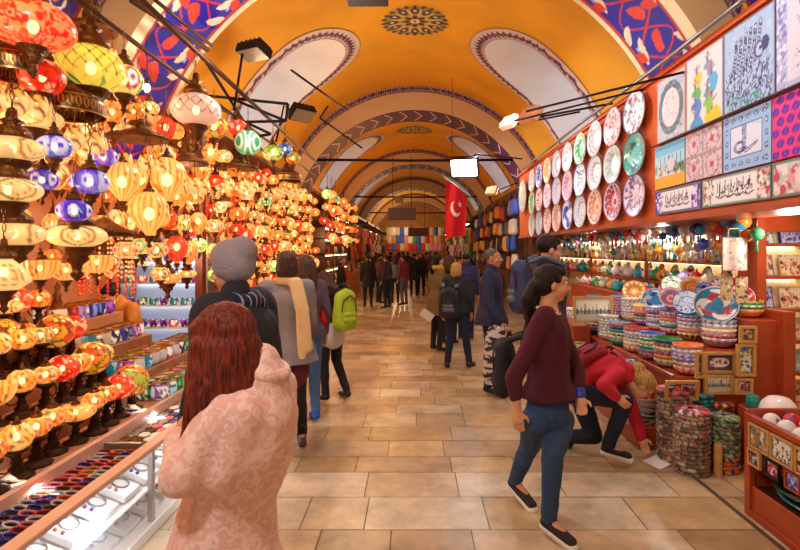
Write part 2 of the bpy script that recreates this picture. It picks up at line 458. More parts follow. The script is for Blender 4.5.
for k, (d0, d1) in enumerate(ribs):
    cv = soffit_canvas(k); L = cv.w
    struct('rib_soffit', cv.mesh(lambda x, y: (RI*math.sin(-AR+2*AR*x/L), d0+y, ZI+RI*math.cos(-AR+2*AR*x/L))), M['paint'], ceil)
    for dd in (d0, d1):
        n = 96; fcv = Cv(n*6+1, 25, L, 1, '#d0b07c')
        fcv.rect(0, L, .74, 1, '#c4a898'); m_ = int(L/.1)
        for i in range(m_+1): fcv.ell(L*i/m_, .87, .03, .08, 0, '#5a2448'); fcv.ell(L*i/m_+.05, .87, .018, .12, 0, '#4a3068')
        fcv.rect(0, L, .97, 1, '#5a1828'); fcv.rect(0, L, .73, .76, '#5a1828')
        def pos(x, y, dd=dd):
            a = -AR+2*AR*x/L; p = Vector((RI*math.sin(a), dd, ZI+RI*math.cos(a))); av = max(-AV, min(AV, a*.9)); q = Vector(vp(av, dd, RV+.01))
            return p.lerp(q, y)
        struct('rib_face', fcv.mesh(pos), M['paint'], ceil)
    # pilaster under each end of the rib
    for s in (-1, 1):
        x0, x1 = sorted((s*2.66, s*3.1))
        if k == 0: continue
        pc = Cv(24, 60, .44, 2.6, '#6b4a34'); pc.speck(90, .06, ['#8a5a3a', '#3a2430', '#c0a080', '#54303a'], 4)
        o = struct('pilaster', MB().box(x0, x1, d0, d1, 0, 2.75).mesh(), M['darkwall'], ceil)
        struct('pilaster_tile', pc.mesh(lambda x, y, x0=x0: (x0+x, d0-.01, .2+y)), M['paint'], ceil)
# painted scroll band on the near bay beside the first rib
def band(d0, d1, ground, seed):
    L = 2*AV*RV; cv = Cv(900, 34, L, d1-d0, ground); n = int(L/.3); W = cv.h
    for i in range(n+1):
        x = L*i/n; sg = 1 if i % 2 else -1
        t_ = np.linspace(0, 5, 14); cv.stroke([(x+.1*math.cos(t)*(1-t/7), W/2+sg*.13*math.sin(t)*(1-t/7)) for t in t_], .028, '#eadfc8')
        cv.leaf(x+.12, W/2, .16, .04, sg*.8, '#eadfc8'); cv.ell(x+.02, W/2, .03, .03, 0, '#c99a30')
    cv.rect(0, L, 0, .035, '#8a1a28'); cv.rect(0, L, W-.035, W, '#8a1a28')
    return cv.mesh(lambda x, y: vp(-AV+2*AV*x/L, d0+y, RV-.008))
struct('scroll_band', band(3.75, 4.3, '#34206e', 1), M['paint'], ceil)
struct('scroll_band', band(2.6, 3.0, '#34206e', 1), M['paint'], ceil)
# ceiling medallions
def medallion(d, R):
    n = 61; cv = Cv(n, n, 2*R, 2*R, '#e8a416'); c = R
    cv.ell(c, c, R*.93, R*.93, 0, '#9a8636')
    for k in range(24):
        a = 2*PI*k/24; cv.ell(c+R*.9*math.cos(a), c+R*.9*math.sin(a), R*.09, R*.05, a, '#3c2050')
    for k in range(12):
        a = 2*PI*k/12; cv.ell(c+R*.66*math.cos(a), c+R*.66*math.sin(a), R*.17, R*.12, a, '#4a1a38'); cv.ell(c+R*.66*math.cos(a), c+R*.66*math.sin(a), R*.07, R*.05, a, '#d8c8b0')
        cv.leaf(c+R*.3*math.cos(a+.26), c+R*.3*math.sin(a+.26), R*.5, R*.04, a+.26, '#d9c060')
    cv.ell(c, c, R*.42, R*.42, 0, '#c9b04a')
    for k in range(8):
        a = 2*PI*k/8; cv.ell(c+R*.26*math.cos(a), c+R*.26*math.sin(a), R*.13, R*.08, a, '#5a2040')
    cv.ell(c, c, R*.13, R*.13, 0, '#e8d8a0'); cv.ell(c, c, R*.06, R*.06, 0, '#5a2040')
    me = cv.mesh(lambda x, y: vp((x-c)/RV, d+y-c, RV-.008))
    bm = bmesh.new(); bm.from_mesh(me)   # trim to a scalloped disc
    kill = []
    for f in bm.faces:
        q = f.calc_center_median(); x = math.asin(max(-1, min(1, q.x/RV)))*RV; y = q.y-d; a = math.atan2(y, x)
        if math.hypot(x, y) > R*(.95+.04*math.cos(24*a)): kill.append(f)
    bmesh.ops.delete(bm, geom=kill, context='FACES'); bm.to_mesh(me); bm.free(); return me
struct('ceiling_medallion', medallion(8.4, .56), M['paint'], ceil)
struct('ceiling_medallion', medallion(16.0, .56), M['paint'], ceil)
struct('ceiling_medallion', medallion(23.4, .5), M['paint'], ceil)
# walls
struct('wall_left', MB().box(-4.0, -3.9, -3, 42, 0, 3.4).mesh(), M['rose'])
struct('wall_right', MB().box(3.9, 4.0, -3, 42, 0, 3.4).mesh(), M['cream'])
ew = MB(); n = 24; vs = [(-3.9, 41.5, 0), (3.9, 41.5, 0), (3.9, 41.5, 3.4)]+[(RV*math.sin(AV-2*AV*i/n), 41.5, ZV+RV*math.cos(AV-2*AV*i/n)) for i in range(n+1)]+[(-3.9, 41.5, 3.4)]
me = bpy.data.meshes.new('e'); me.from_pydata(vs, [], [tuple(range(len(vs)))]); me.update(); struct('wall_back', me, M['tan'])
# iron tie rods across the springing of the ribs
for i, (d, z, lb) in enumerate([(11.75, 3.74, 'dark iron tie rod spanning the vault beneath the second painted arch'), (19.1, 3.66, 'dark iron tie rod spanning the vault beneath the third arch'), (26.45, 3.6, 'thin dark tie rod beneath the fourth arch, far along the vault')]):
    tag(tubeobj('tie_rod', [(-2.35, d, z), (0, d, z-.02), (2.35, d, z)], .03, M['iron']), lb, 'tie rod', 'tie rods under the arches')
# rails along both shops
def rail(name, p, q, r, m, label, cat='rail', mids=None):
    return tag(tubeobj(name, [p]+(mids or [])+[q], r, m), label, cat)
rail('hanging_rail', (-2.0, 2.0, 3.18), (-2.0, 10.5, 3.18), .018, M['brownm'], 'dark brown rail along the left shop carrying the hooks of the lanterns')
rail('hanging_rail', (-1.78, 2.6, 3.33), (-1.78, 9.5, 3.28), .022, M['brownm'], 'thick brown pipe running above the lantern rail at the ceiling edge')
rail('hanging_rail', (-2.6, 1.4, 3.25), (-2.6, 14, 3.22), .02, M['brownm'], 'dark rail deeper in the lantern shop near its ceiling')
rail('conduit_pipe', (2.26, 2.5, 3.44), (2.26, 10.9, 3.40), .02, M['steel'], 'pale metal conduit sagging along the top edge of the tile pictures', 'pipe', [(2.26, 4.6, 3.41), (2.26, 7, 3.43)])
rail('conduit_pipe', (2.31, 2.6, 2.70), (2.31, 5.08, 2.70), .010, M['dwood'], 'thin dark rod between upper and middle rows of tile pictures', 'rod')
# ================================================================ LEFT SHOP: lanterns
def shade_mat(name, tint, e):
    m = vmat(name, .22, emit=e, tint=tint, coat=.3); b = m.node_tree.nodes['Principled BSDF']; b.inputs['Alpha'].default_value = .8
    return m
BULB = mat('warm_bulb', '#fff0c8', .3, emit=6, emcol='#ffdc9a')
BULBM = MB().sph((0, 0, 0), (.015, .015, .02), 12, 8).mesh()
E0 = 1.15
SM = {'cream': shade_mat('lit_cream_glass', '#ffe0a8', .5), 'amber': shade_mat('lit_amber_glass', '#ffba6c', .5), 'gold': shade_mat('lit_gold_glass', '#ffd08a', .5),
      'red': shade_mat('lit_red_glass', '#ff4428', .5), 'orange': shade_mat('lit_orange_glass', '#ff9c50', .5), 'pink': shade_mat('lit_pink_glass', '#ffc8a8', .8),
      'green': shade_mat('lit_green_glass', '#a8e8a0', .9), 'self': shade_mat('lit_mosaic_glass', '#ffffff', .22), 'selfhot': shade_mat('lit_bright_mosaic_glass', '#ffffff', .5), 'white': shade_mat('lit_white_glass', '#fff0c8', .6)}
def vm(prof, painter, nu=40, nv=20, ribs=0, amp=0, Wd=.6, bg='#ffffff'):
    L = sum(math.dist(prof[i], prof[i+1]) for i in range(len(prof)-1)); cv = Cv(nu+1, nv, Wd, L, bg); painter(cv); return lathe_cv(cv, prof, ribs, amp)
def p_cream(cv):
    cv.C[:] = lin('#fff0d0')
    for k in range(3):
        cx = cv.w*(k+.5)/3; cy = cv.h/2; r = cv.h*.3
        for i in range(14): a = 2*PI*i/14; cv.ell(cx+r*.8*math.cos(a), cy+r*math.sin(a), .008, .011, a, '#8a6a3a')
        for i in range(8): a = 2*PI*i/8; cv.ell(cx+r*.42*math.cos(a), cy+r*.5*math.sin(a), .007, .01, a, '#b08850')
def p_mosaic(pal, n=60, seed=1, edge='#5a3010', et=.004):
    def f(cv): cv.vor(n, pal, edge, et, seed, True)
    return f
def p_floral(pal, ground, seed):
    def f(cv):
        cv.C[:] = lin(ground); q = random.Random(seed)
        for k in range(6):
            cx = cv.w*(k+.5)/6; cy = cv.h*.5
            cv.ell(cx, cy, cv.w/13, cv.h*.3, 0, q.choice(pal)); cv.ell(cx, cy, cv.w/22, cv.h*.18, 0, '#f4f0ff'); cv.ell(cx, cy, cv.w/50, cv.h*.08, 0, pal[0])
        cv.speck(40, .008, pal, seed)
    return f
def p_lattice(ground, line, extra=None):
    def f(cv):
        cv.C[:] = lin(ground); n = 14; k = cv.w/n
        for i in range(-8, n+8):
            m = (np.abs(((cv.X-i*k)-cv.Y*.9)) < .0045) | (np.abs(((cv.X-i*k)+cv.Y*.9)) < .0045); cv.C[m & (cv.Y < cv.h*.62)] = lin(line)
        if extra:
            for j in range(10): cv.leaf(cv.w*j/10, cv.h*.95, cv.h*.3, .02, -PI/2+.3*(-1)**j, extra[j % len(extra)])
    return f
def p_ribs(cv):
    cv.C[:] = lin('#ffedc4')
    for k in range(18): cv.rect(cv.w*k/18-.003, cv.w*k/18+.004, 0, cv.h, '#cc8c44'); cv.rect(cv.w*k/18+.004, cv.w*k/18+.009, 0, cv.h, '#f0c078')
    for k in range(3):
        for i in range(10): a = 2*PI*i/10; cv.ell(cv.w*(k+.5)/3+.03*math.cos(a), cv.h*.45+.035*math.sin(a), .006, .008, a, '#7a4414')
SH = {}
SH['disc'] = vm([(.035, .045)]+[(.125*math.sin(math.radians(a)), .055*math.cos(math.radians(a))) for a in range(25, 160, 9)]+[(.035, -.05)], p_cream, 60, 18)
SH['cone'] = vm([(.03, .07), (.10, .0), (.115, -.05), (.06, -.09)], p_cream, 48, 14)
bl = ['#4a2ae0', '#3018b0', '#7a5af0', '#a0c8f8', '#c8e0ff', '#6a20c0']
SH['blue'] = vm(ellprof(.085, .062), p_floral(bl, '#3c1fc8', 3), 60, 18)
SH['blue2'] = vm(ellprof(.085, .062), p_floral(['#3420b8', '#a060e0', '#a8e0f0'], '#5a3ae8', 9), 60, 18)
SH['ribbed'] = vm([(.03, .13), (.075, .10), (.10, .05), (.095, -.01), (.06, -.07), (.025, -.11), (.015, -.13)], p_ribs, 90, 20, 9, .14)
SH['bowl'] = vm([(.11, .05), (.105, 0), (.08, -.05), (.04, -.08)], p_ribs, 90, 12, 12, .12)
SH['globe'] = vm(ellprof(.075, .07), p_mosaic(['#ffffff', '#ffe6b0', '#ffd080', '#ffb860', '#fff4d8'], 46, 2), 36, 14)
SH['globe2'] = vm(ellprof(.075, .055), p_floral(['#c03018', '#e08a30', '#409050'], '#ffe8b8', 12), 40, 14)
SH['tulip'] = vm([(.03, .07), (.065, .03), (.07, -.01), (.05, -.06), (.01, -.11)], p_mosaic(['#ffffff', '#ffd890', '#ffc070'], 36, 6), 32, 14)
SH['reddome'] = vm(ellprof(.24, .16, 0, 6, 120)+[(.16, -.10), (.08, -.13)], p_mosaic(['#ff2a12', '#e81c0c', '#ff4a28', '#ff9050', '#d81408'], 420, 3, '#ffa060', .004), 130, 46, Wd=1.5)
SH['redball'] = vm(ellprof(.1, .085), p_mosaic(['#ff2a12', '#e81c0c', '#ff5030', '#ffb080'], 120, 5, '#b01008', .003), 60, 24)
SH['ydome'] = vm(ellprof(.18, .13), p_lattice('#f6d850', '#5a3a10', ['#3c9a40', '#2f8a3a', '#d8e060']), 120, 40, Wd=1.1)
SH['yflower'] = vm(ellprof(.14, .12), p_floral(['#c83418', '#3a9a38', '#e8c030'], '#f4e070', 8), 90, 30)
SH['lattice'] = vm(ellprof(.16, .11), p_lattice('#ffd0b8', '#4a3038'), 110, 36, Wd=1.0)
def p_target(cols):
    def f(cv):
        cv.C[:] = lin(cols[0])
        for k in range(4):
            cx = cv.w*(k+.5)/4
            for j, c in enumerate(cols[1:]): cv.ell(cx, cv.h/2, cv.w/8*(1-j*.22), cv.h*.42*(1-j*.22), 0, c)
    return f
SH['target'] = vm(ellprof(.13, .13), p_target(['#3a9a70', '#d8f0c0', '#38a880', '#d8f4c8', '#2a8a6a']), 80, 30)
SH['multi'] = vm(ellprof(.12, .115), p_mosaic(['#f0c030', '#f08a28', '#e04a20', '#f4e070', '#a8c850'], 60, 14, '#7a3a10', .006), 70, 26)
SH['lime'] = vm(ellprof(.11, .09), p_mosaic(['#b8e030', '#d8f060', '#80c030', '#f0f4a0'], 40, 15, '#4a6a10', .006), 50, 20)
SH['bluey'] = vm(ellprof(.10, .09), p_mosaic(['#4a80d8', '#a0c8f0', '#3060c0', '#f0e080'], 40, 16, '#203060', .006), 50, 20)
SH['cand'] = vm([(.035, .06), (.05, .02), (.045, -.02), (.02, -.05)], p_mosaic(['#ffffff', '#ffd890'], 20, 6), 16, 8)
CAPM = MB().lathe([(.004, .09), (.012, .085), (.015, .06), (.03, .05), (.02, .042), (.045, .022), (.05, .008), (.046, .0), (.03, -.004)], 20).mesh()
CONEM = MB().lathe([(.05, .0), (.048, -.012), (.03, -.03), (.034, -.04), (.016, -.055), (.012, -.075), (.02, -.085), (.004, -.105), (0.0005, -.11)], 20).mesh()
def chain_mesh(L):
    b = MB(); n = int(L/.035)
    for i in range(n):
        c = L*(i+.5)/n; pts = []
        for k in range(8):
            a = 2*PI*k/8; q = .008*math.cos(a); pts.append((q if i % 2 else 0, 0 if i % 2 else q, c+.021*math.sin(a)))
        b.tube(pts, .0022, 4, closed=True)
    return b.mesh()
CH_S, CH_L = chain_mesh(.16), chain_mesh(.45)
TASM = MB().lathe([(.002, 0), (.006, -.01), (.01, -.03), (.006, -.07), (.0005, -.072)], 8).mesh()
def hang_proto(kind, top, bot, smat, capsc=1, chainmesh=None, metal='brass'):
    r = empty('hanging_lantern', (0, 0, -50))
    s = part('glass_shade', SH[kind], SM[smat], r)
    c = part('metal_cap', CAPM, M[metal], r, (0, 0, top)); c.scale = (capsc,)*3
    f = part('metal_finial', CONEM, M[metal], r, (0, 0, bot)); f.scale = (capsc,)*3
    part('hanging_chain', chainmesh or CH_S, M['dbrass'], r, (0, 0, top+.085*capsc))
    bs_ = max(1, (top-bot)/.13); q = part('light_bulb', BULBM, BULB, r, (0, 0, .0)); q.scale = (bs_,)*3
    return r
HP = {'disc': hang_proto('disc', .045, -.05, 'cream', 1.5, CH_S, 'dbrass'), 'cone': hang_proto('cone', .07, -.09, 'cream', 1.1, None, 'dbrass'),
      'blue': hang_proto('blue', .058, -.058, 'self', .8), 'blue2': hang_proto('blue2', .058, -.058, 'self', .8),
      'ribbed': hang_proto('ribbed', .13, -.13, 'gold', .7), 'bowl': hang_proto('bowl', .06, -.08, 'gold', .9),
      'globe': hang_proto('globe', .066, -.066, 'amber', .6), 'globe2': hang_proto('globe2', .052, -.052, 'cream', .7), 'tulip': hang_proto('tulip', .07, -.105, 'gold', .5),
      'reddome': hang_proto('reddome', .16, -.13, 'selfhot', 1.8), 'redball': hang_proto('redball', .082, -.08, 'selfhot', 1.0),
      'ydome': hang_proto('ydome', .125, -.125, 'selfhot', 2.0), 'yflower': hang_proto('yflower', .115, -.115, 'selfhot', 1.4), 'lattice': hang_proto('lattice', .105, -.105, 'self', 1.6),
      'target': hang_proto('target', .125, -.125, 'self', .9), 'multi': hang_proto('multi', .11, -.11, 'self', .9), 'lime': hang_proto('lime', .085, -.085, 'self', .8), 'bluey': hang_proto('bluey', .085, -.085, 'self', .8)}
BW = {'disc': .25, 'cone': .23, 'blue': .17, 'blue2': .17, 'ribbed': .215, 'bowl': .235, 'globe': .15, 'globe2': .15, 'tulip': .14, 'reddome': .48, 'redball': .2, 'ydome': .36, 'yflower': .28, 'lattice': .32, 'target': .26, 'multi': .24, 'lime': .22, 'bluey': .2}
def hang(kind, u, v, X, wpx, label, group=None, mats=None, tilt=0):
    p = PX(u, v, X); sc = wpx/F*p.y/BW[kind]
    o = dup(HP[kind], p, random.uniform(0, 6), sc, {'glass_shade': SM[mats]} if mats else None, rot=(tilt, 0, random.uniform(0, 6)) if tilt else None)
    return tag(o, label, 'lantern', group)
near = [
 ('disc', 33, 119, -1.95, 54, 'flat cream glass lantern high in the left column of disc lanterns'),
 ('disc', 12, 149, -1.85, 58, 'flat cream glass lantern second in the left column of disc lanterns'),
 ('disc', 46, 157, -2.3, 40, 'small flat cream lantern tucked behind the left column of disc lanterns'),
 ('disc', 8, 190, -1.85, 60, 'wide cream disc lantern at the left edge under the second disc lantern'),
 ('disc', 14, 234, -1.85, 56, 'cream disc lantern lowest in the left column of disc lanterns'),
 ('disc', 77, 236, -1.8, 54, 'flat cream disc lantern hanging under the lowest blue mosaic lantern'),
 ('cone', 4, 272, -1.8, 46, 'bright cream cone lantern at the left edge, below the disc lanterns'),
 ('blue', 54, 147, -1.8, 33, 'blue and violet mosaic lantern just right of the second cream disc'),
 ('blue2', 42, 180, -1.85, 30, 'blue mosaic lantern nearest the left column of cream discs'),
 ('blue2', 103, 157, -1.8, 28, 'small blue mosaic lantern highest and farthest right of the blue ones'),
 ('blue', 90, 182, -1.75, 36, 'largest blue mosaic lantern, centre of the blue group'),
 ('blue2', 74, 211, -1.75, 32, 'lowest blue mosaic lantern directly above a flat cream disc'),
 ('ribbed', 122, 182, -1.8, 32, 'ribbed clear amber onion lantern right of the blue mosaic group'),
 ('ribbed', 167, 180, -1.8, 36, 'largest ribbed amber onion lantern under the brown dish canopy'),
 ('ribbed', 149, 214, -1.75, 36, 'lowest ribbed amber onion lantern, below and between its two neighbours'),
 ('ribbed', 143, 182, -2.05, 22, 'narrow ribbed amber onion lantern squeezed between two wider ones'),
 ('bowl', 40, 268, -1.95, 34, 'ribbed golden bowl lantern left of the lower disc lanterns'),
 ('bowl', 66, 270, -1.9, 30, 'ribbed pale bowl lantern below the disc lantern under the blue ones'),
 ('bowl', 97, 262, -1.95, 32, 'ribbed clear bowl lantern hanging over the drop pendants'),
 ('reddome', 33, 27, -1.75, 76, 'huge glowing red mosaic dome lantern in the top left corner'),
 ('redball', 42, 77, -1.85, 42, 'round red mosaic lantern directly under the huge red dome'),
 ('ydome', 91, 68, -1.8, 62, 'large yellow dome lantern with brown lattice and green leaves'),
 ('yflower', 124, 80, -1.8, 36, 'yellow lantern with red and green flowers beside the lattice dome'),
 ('lattice', 196, 110, -1.7, 48, 'pale pink lantern with dark diamond lattice under the ceiling rails'),
 ('multi', 214, 127, -1.75, 26, 'orange and yellow mosaic ball lantern right of the pink lattice lantern'),
 ('redball', 238, 128, -1.95, 20, 'reddish mosaic ball lantern behind the orange and yellow ball'),
 ('target', 248, 143, -1.7, 26, 'green ball lantern with concentric rings'),
 ('lime', 273, 153, -1.75, 20, 'lime green mosaic ball lantern right of the ringed green ball'),
 ('bluey', 285, 149, -1.75, 15, 'small blue mosaic ball lantern beside the lime one'),
 ('multi', 293, 158, -1.7, 14, 'small yellow mosaic ball lantern at the right end of coloured balls'),
 ('globe', 112, 112, -1.95, 24, 'pale amber globe lantern below the yellow flowered lantern'),
 ('globe', 134, 112, -1.95, 20, 'small amber globe lantern over the brown dish canopy'),
 ('globe2', 85, 130, -2.3, 26, 'cream flowered globe lantern behind the ornate brass hoop'),
 ('cone', 28, 160, -2.7, 30, 'cream cone lantern deep behind the left column of discs'),
 ('globe2', 150, 108, -2.1, 18, 'cream flowered globe lantern right above the brown dish canopy'),
]
for k, u, v, X, w_, lb in near: hang(k, u, v, X, w_, lb)

# ornate brass hoops and dish canopies with their own drops
def hoop(u, v, X, wpx, label, style):
    p = PX(u, v, X); R = wpx/F*p.y/2
    r = empty('brass_chandelier', p)
    if style == 'hoop':
        cv = Cv(121, 9, 1.5, .1, '#5a3a20')
        for i in range(30): cv.ell(.05*i+.025, .05, .017, .028, 0, '#c89040'); cv.ell(.05*i+.025, .05, .008, .015, 0, '#2a1408')
        cv.rect(0, 1.5, .0, .012, '#d0a050'); cv.rect(0, 1.5, .088, .1, '#d0a050')
        part('pierced_rim', lathe_cv(cv, [(R*.9, .05), (R, .03), (R*.98, -.04)]), vmat('pierced_brass', .35, metal=.7), r)
        part('crown_dome', MB().lathe([(.01, .22), (.03, .2), (.05, .15), (R*.5, .11), (R*.85, .07), (R*.9, .05), (R*.84, .045), (R*.4, .08), (.01, .1)], 32).mesh(), M['dbrass'], r)
    else:
        part('dish_canopy', MB().lathe([(.012, .2), (.05, .19), (.06, .15), (.05, .14), (R*.36, .12), (R*.38, .09), (R*.34, .08), (R*.45, .05), (R*.95, .02), (R, .0), (R*.96, -.012), (R*.4, .0), (.01, .005)], 36).mesh(), M['dbrass'], r)
    part('hanging_chain', CH_L, M['dbrass'], r, (0, 0, .2))
    dc = MB().tube([(0, 0, 0), (0, 0, -.12)], .003, 5).lathe([(.004, -.12), (.012, -.125), (.014, -.14), (.004, -.15)], 8).mesh()
    for i in range(8):
        a = 2*PI*i/8; q = part('drop_lamp', dc, M['brass'], r, (R*.8*math.cos(a), R*.8*math.sin(a), 0))
        s = part('drop_glass', SH['cand'], SM['gold'], q, (0, 0, -.2))
    return tag(r, label, 'chandelier')
hoop(68, 108, -1.9, 68, 'ornate pierced brass hoop chandelier under the red and yellow domes', 'hoop')
hoop(138, 138, -1.95, 58, 'brown brass dish canopy chandelier over the ribbed amber lanterns', 'dish')
hoop(188, 163, -1.9, 40, 'smaller brown dish canopy chandelier under the pink lattice lantern', 'dish')
hoop(236, 168, -1.85, 44, 'dish canopy chandelier beneath the ringed green ball lantern', 'dish')
hoop(287, 178, -1.8, 30, 'pierced brass hoop chandelier below the small coloured balls', 'hoop')
hoop(14, 68, -1.95, 60, 'dark pierced brass hoop chandelier at the left edge below the red dome', 'hoop')
hoop(92, 30, -2.3, 46, 'brass dish canopy chandelier behind the red dome, near the ceiling', 'dish')
b = empty('bare_bulb', PX(147, 88, -2.0)); part('lit_bulb', MB().sph((0, 0, 0), (.022, .022, .032), 16, 10).mesh(), M['litbulb'], b)
part('bulb_socket', MB().lathe([(.012, .07), (.018, .06), (.018, .03), (.012, .026)], 12).mesh(), M['black'], b); part('bulb_flex', MB().tube([(0, 0, .07), (0, 0, .36)], .004, 6).mesh(), M['black'], b)
tag(b, 'bare glowing light bulb dangling from the rail beside the yellow lantern', 'light bulb')

# ranks of small hanging lanterns filling the shop, on a regular grid along the rail
tints = [('amber', .27, 'amber'), ('gold', .25, 'golden'), ('cream', .12, 'cream'), ('orange', .15, 'orange'), ('red', .11, 'red'), ('green', .05, 'green'), ('pink', .05, 'pale pink')]
forms = [('globe', 'mosaic globe'), ('globe2', 'flowered oval'), ('tulip', 'pointed tulip'), ('disc', 'flat disc')]
rowsname = ['top', 'second', 'third', 'fourth', 'fifth', 'lowest']
def rank(X, D0, dD, n, Zs, rname, group, zj=.05, sc0=1, rn=None):
    for j, z in enumerate(Zs):
        for i in range(n):
            t = random.random(); acc = 0
            for tn, pr, tw in tints:
                acc += pr
                if t < acc: break
            f, fn = random.choices(forms, [5, 3, 3, 1.2])[0]
            D = D0+dD*(i+.35*(j % 2)+random.uniform(-.15, .15)); s = sc0*random.uniform(.85, 1.25)*(.7 if f == 'disc' else 1)
            o = dup(HP[f], (X+random.uniform(-.08, .08), D, z+random.uniform(-zj, zj)), random.uniform(0, 6), s, {'glass_shade': SM[tn]})
            tag(o, f'{tw} {fn} lantern, {rname} rank, {rowsname[j] if len(Zs) == 6 else rn[j]} row, {ordw(i)} from the near end', 'lantern', group)
rank(-1.95, 3.75, .34, 19, [2.62, 2.38, 2.14, 1.92, 1.72, 1.5], 'front', 'small hanging lanterns of the front rank')
rank(-2.25, 5.9, .36, 15, [1.74, 1.5, 1.26, 1.02], 'low', 'small hanging lanterns of the low rank', rn=['top', 'second', 'third', 'lowest'])
rank(-1.75, 10.4, .42, 12, [2.85, 2.55, 2.25, 1.95], 'far end', 'small hanging lanterns of the far rank', sc0=1.3, rn=['top', 'second', 'third', 'lowest'])
# the uncountable rest of the lanterns, deeper in the shop: one object
def lantern_mass():
    bm = bmesh.new(); mats_ = []
    def put(me, T, m):
        if m not in mats_: mats_.append(m)
        n0 = len(bm.faces); v0 = len(bm.verts); bm.from_mesh(me); bm.verts.ensure_lookup_table(); bm.faces.ensure_lookup_table()
        for v in bm.verts[v0:]: v.co = T @ v.co
        for f in bm.faces[n0:]: f.material_index = mats_.index(m); f.smooth = True
    cap2 = MB().lathe([(.004, .20), (.012, .09), (.03, .05), (.02, .042), (.048, .015), (.046, 0)], 10).mesh(); fin2 = MB().lathe([(.05, 0), (.03, -.03), (.012, -.07), (.001, -.1)], 10).mesh()
    kinds = {'globe': (.066, -.066), 'globe2': (.052, -.052), 'tulip': (.07, -.105)}
    for X_, y0, y1, dy, zs in [(-2.55, 2.4, 12.5, .33, (2.98, 2.72, 2.46, 2.2, 1.95)), (-3.1, 2.0, 13, .36, (2.95, 2.6, 2.25, 1.9, 1.6)), (-2.9, 6.2, 12, .36, (1.6, 1.3, 1.0)), (-1.7, 12.5, 13, .4, ())]:
        y = y0
        while y < y1:
            for z in zs:
                k = random.choice(list(kinds)); s_ = random.uniform(.9, 1.35); T = Matrix.Translation((X_+random.uniform(-.1, .1), y+random.uniform(-.08, .08), z+random.uniform(-.07, .07))) @ Matrix.Rotation(random.uniform(0, 6), 4, 'Z') @ Matrix.Scale(s_, 4)
                put(SH[k], T, SM[random.choice(['amber', 'gold', 'orange', 'cream', 'red', 'amber', 'gold'])]); put(cap2, T @ Matrix.Translation((0, 0, kinds[k][0])) @ Matrix.Scale(.6, 4), M['dbrass']); put(fin2, T @ Matrix.Translation((0, 0, kinds[k][1])) @ Matrix.Scale(.6, 4), M['dbrass']); put(BULBM, T, BULB)
            y += dy
    me = bpy.data.meshes.new('mass'); bm.to_mesh(me); bm.free()
    for m in mats_: me.materials.append(m)
    return me
tag(link('lantern_backdrop', lantern_mass(), None), 'mass of small amber and gold lanterns crowding the depth of the left shop', 'lanterns', kind='stuff')
# cream drum lanterns with red flowers, in one row
for i, u in enumerate((126, 142, 157, 171, 184)):
    hang('globe2', u, 250-(i % 2)*4, -1.95, 24-i, f'cream oval lantern with red flowers, {ordw(i)} from the left above the lit bowl shelves', 'cream flowered lanterns above the bowl shelves')

# post with bead strings
tag(link('shop_post', bevbox(-2.16, -2.08, 5.1, 5.18, 0, 3.2), None, None, mat('dark_red_post', '#5a1410', .5)), 'dark red upright post beside the lit bowl shelves, behind the grey beanie', 'post')

# ---------------------------------------------------------------- stepped display table
STEP = mat('step_cloth', '#b07850', .8, var=.15)
dt = empty('display_table', (-2.3, 3.9, 0))
def dpart(n, x0, x1, y0, y1, z0, z1, m): return part(n, bevbox(x0+2.3, x1+2.3, y0-3.9, y1-3.9, z0, z1), m, dt)
T_Z = [.56, .74, .94, 1.14]; T_X = [-1.88, -2.14, -2.4, -2.66, -3.0]
for k in range(4): dpart('display_step', T_X[k+1], T_X[k], 1.9, 5.35 if k < 2 else 4.75, .02 if k else .4, T_Z[k], STEP)
tag(dt, 'stepped display table crowded with table lamps along the left', 'display table')
# table lamps
def lamp_proto(kind, smat):
    r = empty('table_lamp', (0, 0, -50))
    part('lamp_base', MB().lathe([(.0, .0), (.07, 0), (.072, .01), (.05, .02), (.028, .035), (.035, .05), (.018, .065), (.024, .08), (.016, .1), (.02, .12), (.045, .135), (.05, .145), (.02, .15)], 24, None, 10, .12).mesh(), M['bronze'], r)
    part('glass_shade', SH[kind], SM[smat], r, (0, 0, .205))
    c = part('metal_cap', CAPM, M['dbrass'], r, (0, 0, .255)); c.scale = (.6,)*3
    arm = [(0, .03, .08)]+[(0, .03+.06*math.sin(a), .12+.05*math.cos(a)) for a in np.linspace(2.6, -.8, 9)]
    part('light_bulb', BULBM, BULB, r, (0, 0, .205))
    part('curled_arm', MB().tube(arm, .004, 6).mesh(), M['bronze'], r)
    return r
LP = {'globe': lamp_proto('globe', 'amber'), 'globe2': lamp_proto('globe2', 'cream'), 'disc': lamp_proto('disc', 'cream'), 'redball': lamp_proto('redball', 'self'), 'multi': lamp_proto('multi', 'self'), 'bowl': lamp_proto('bowl', 'gold')}
names = {'globe': 'mosaic globe', 'globe2': 'flowered oval', 'disc': 'flat disc', 'redball': 'red ball', 'multi': 'multicoloured ball', 'bowl': 'ribbed bowl'}
stepn = ['front step', 'second step', 'third step', 'top step']
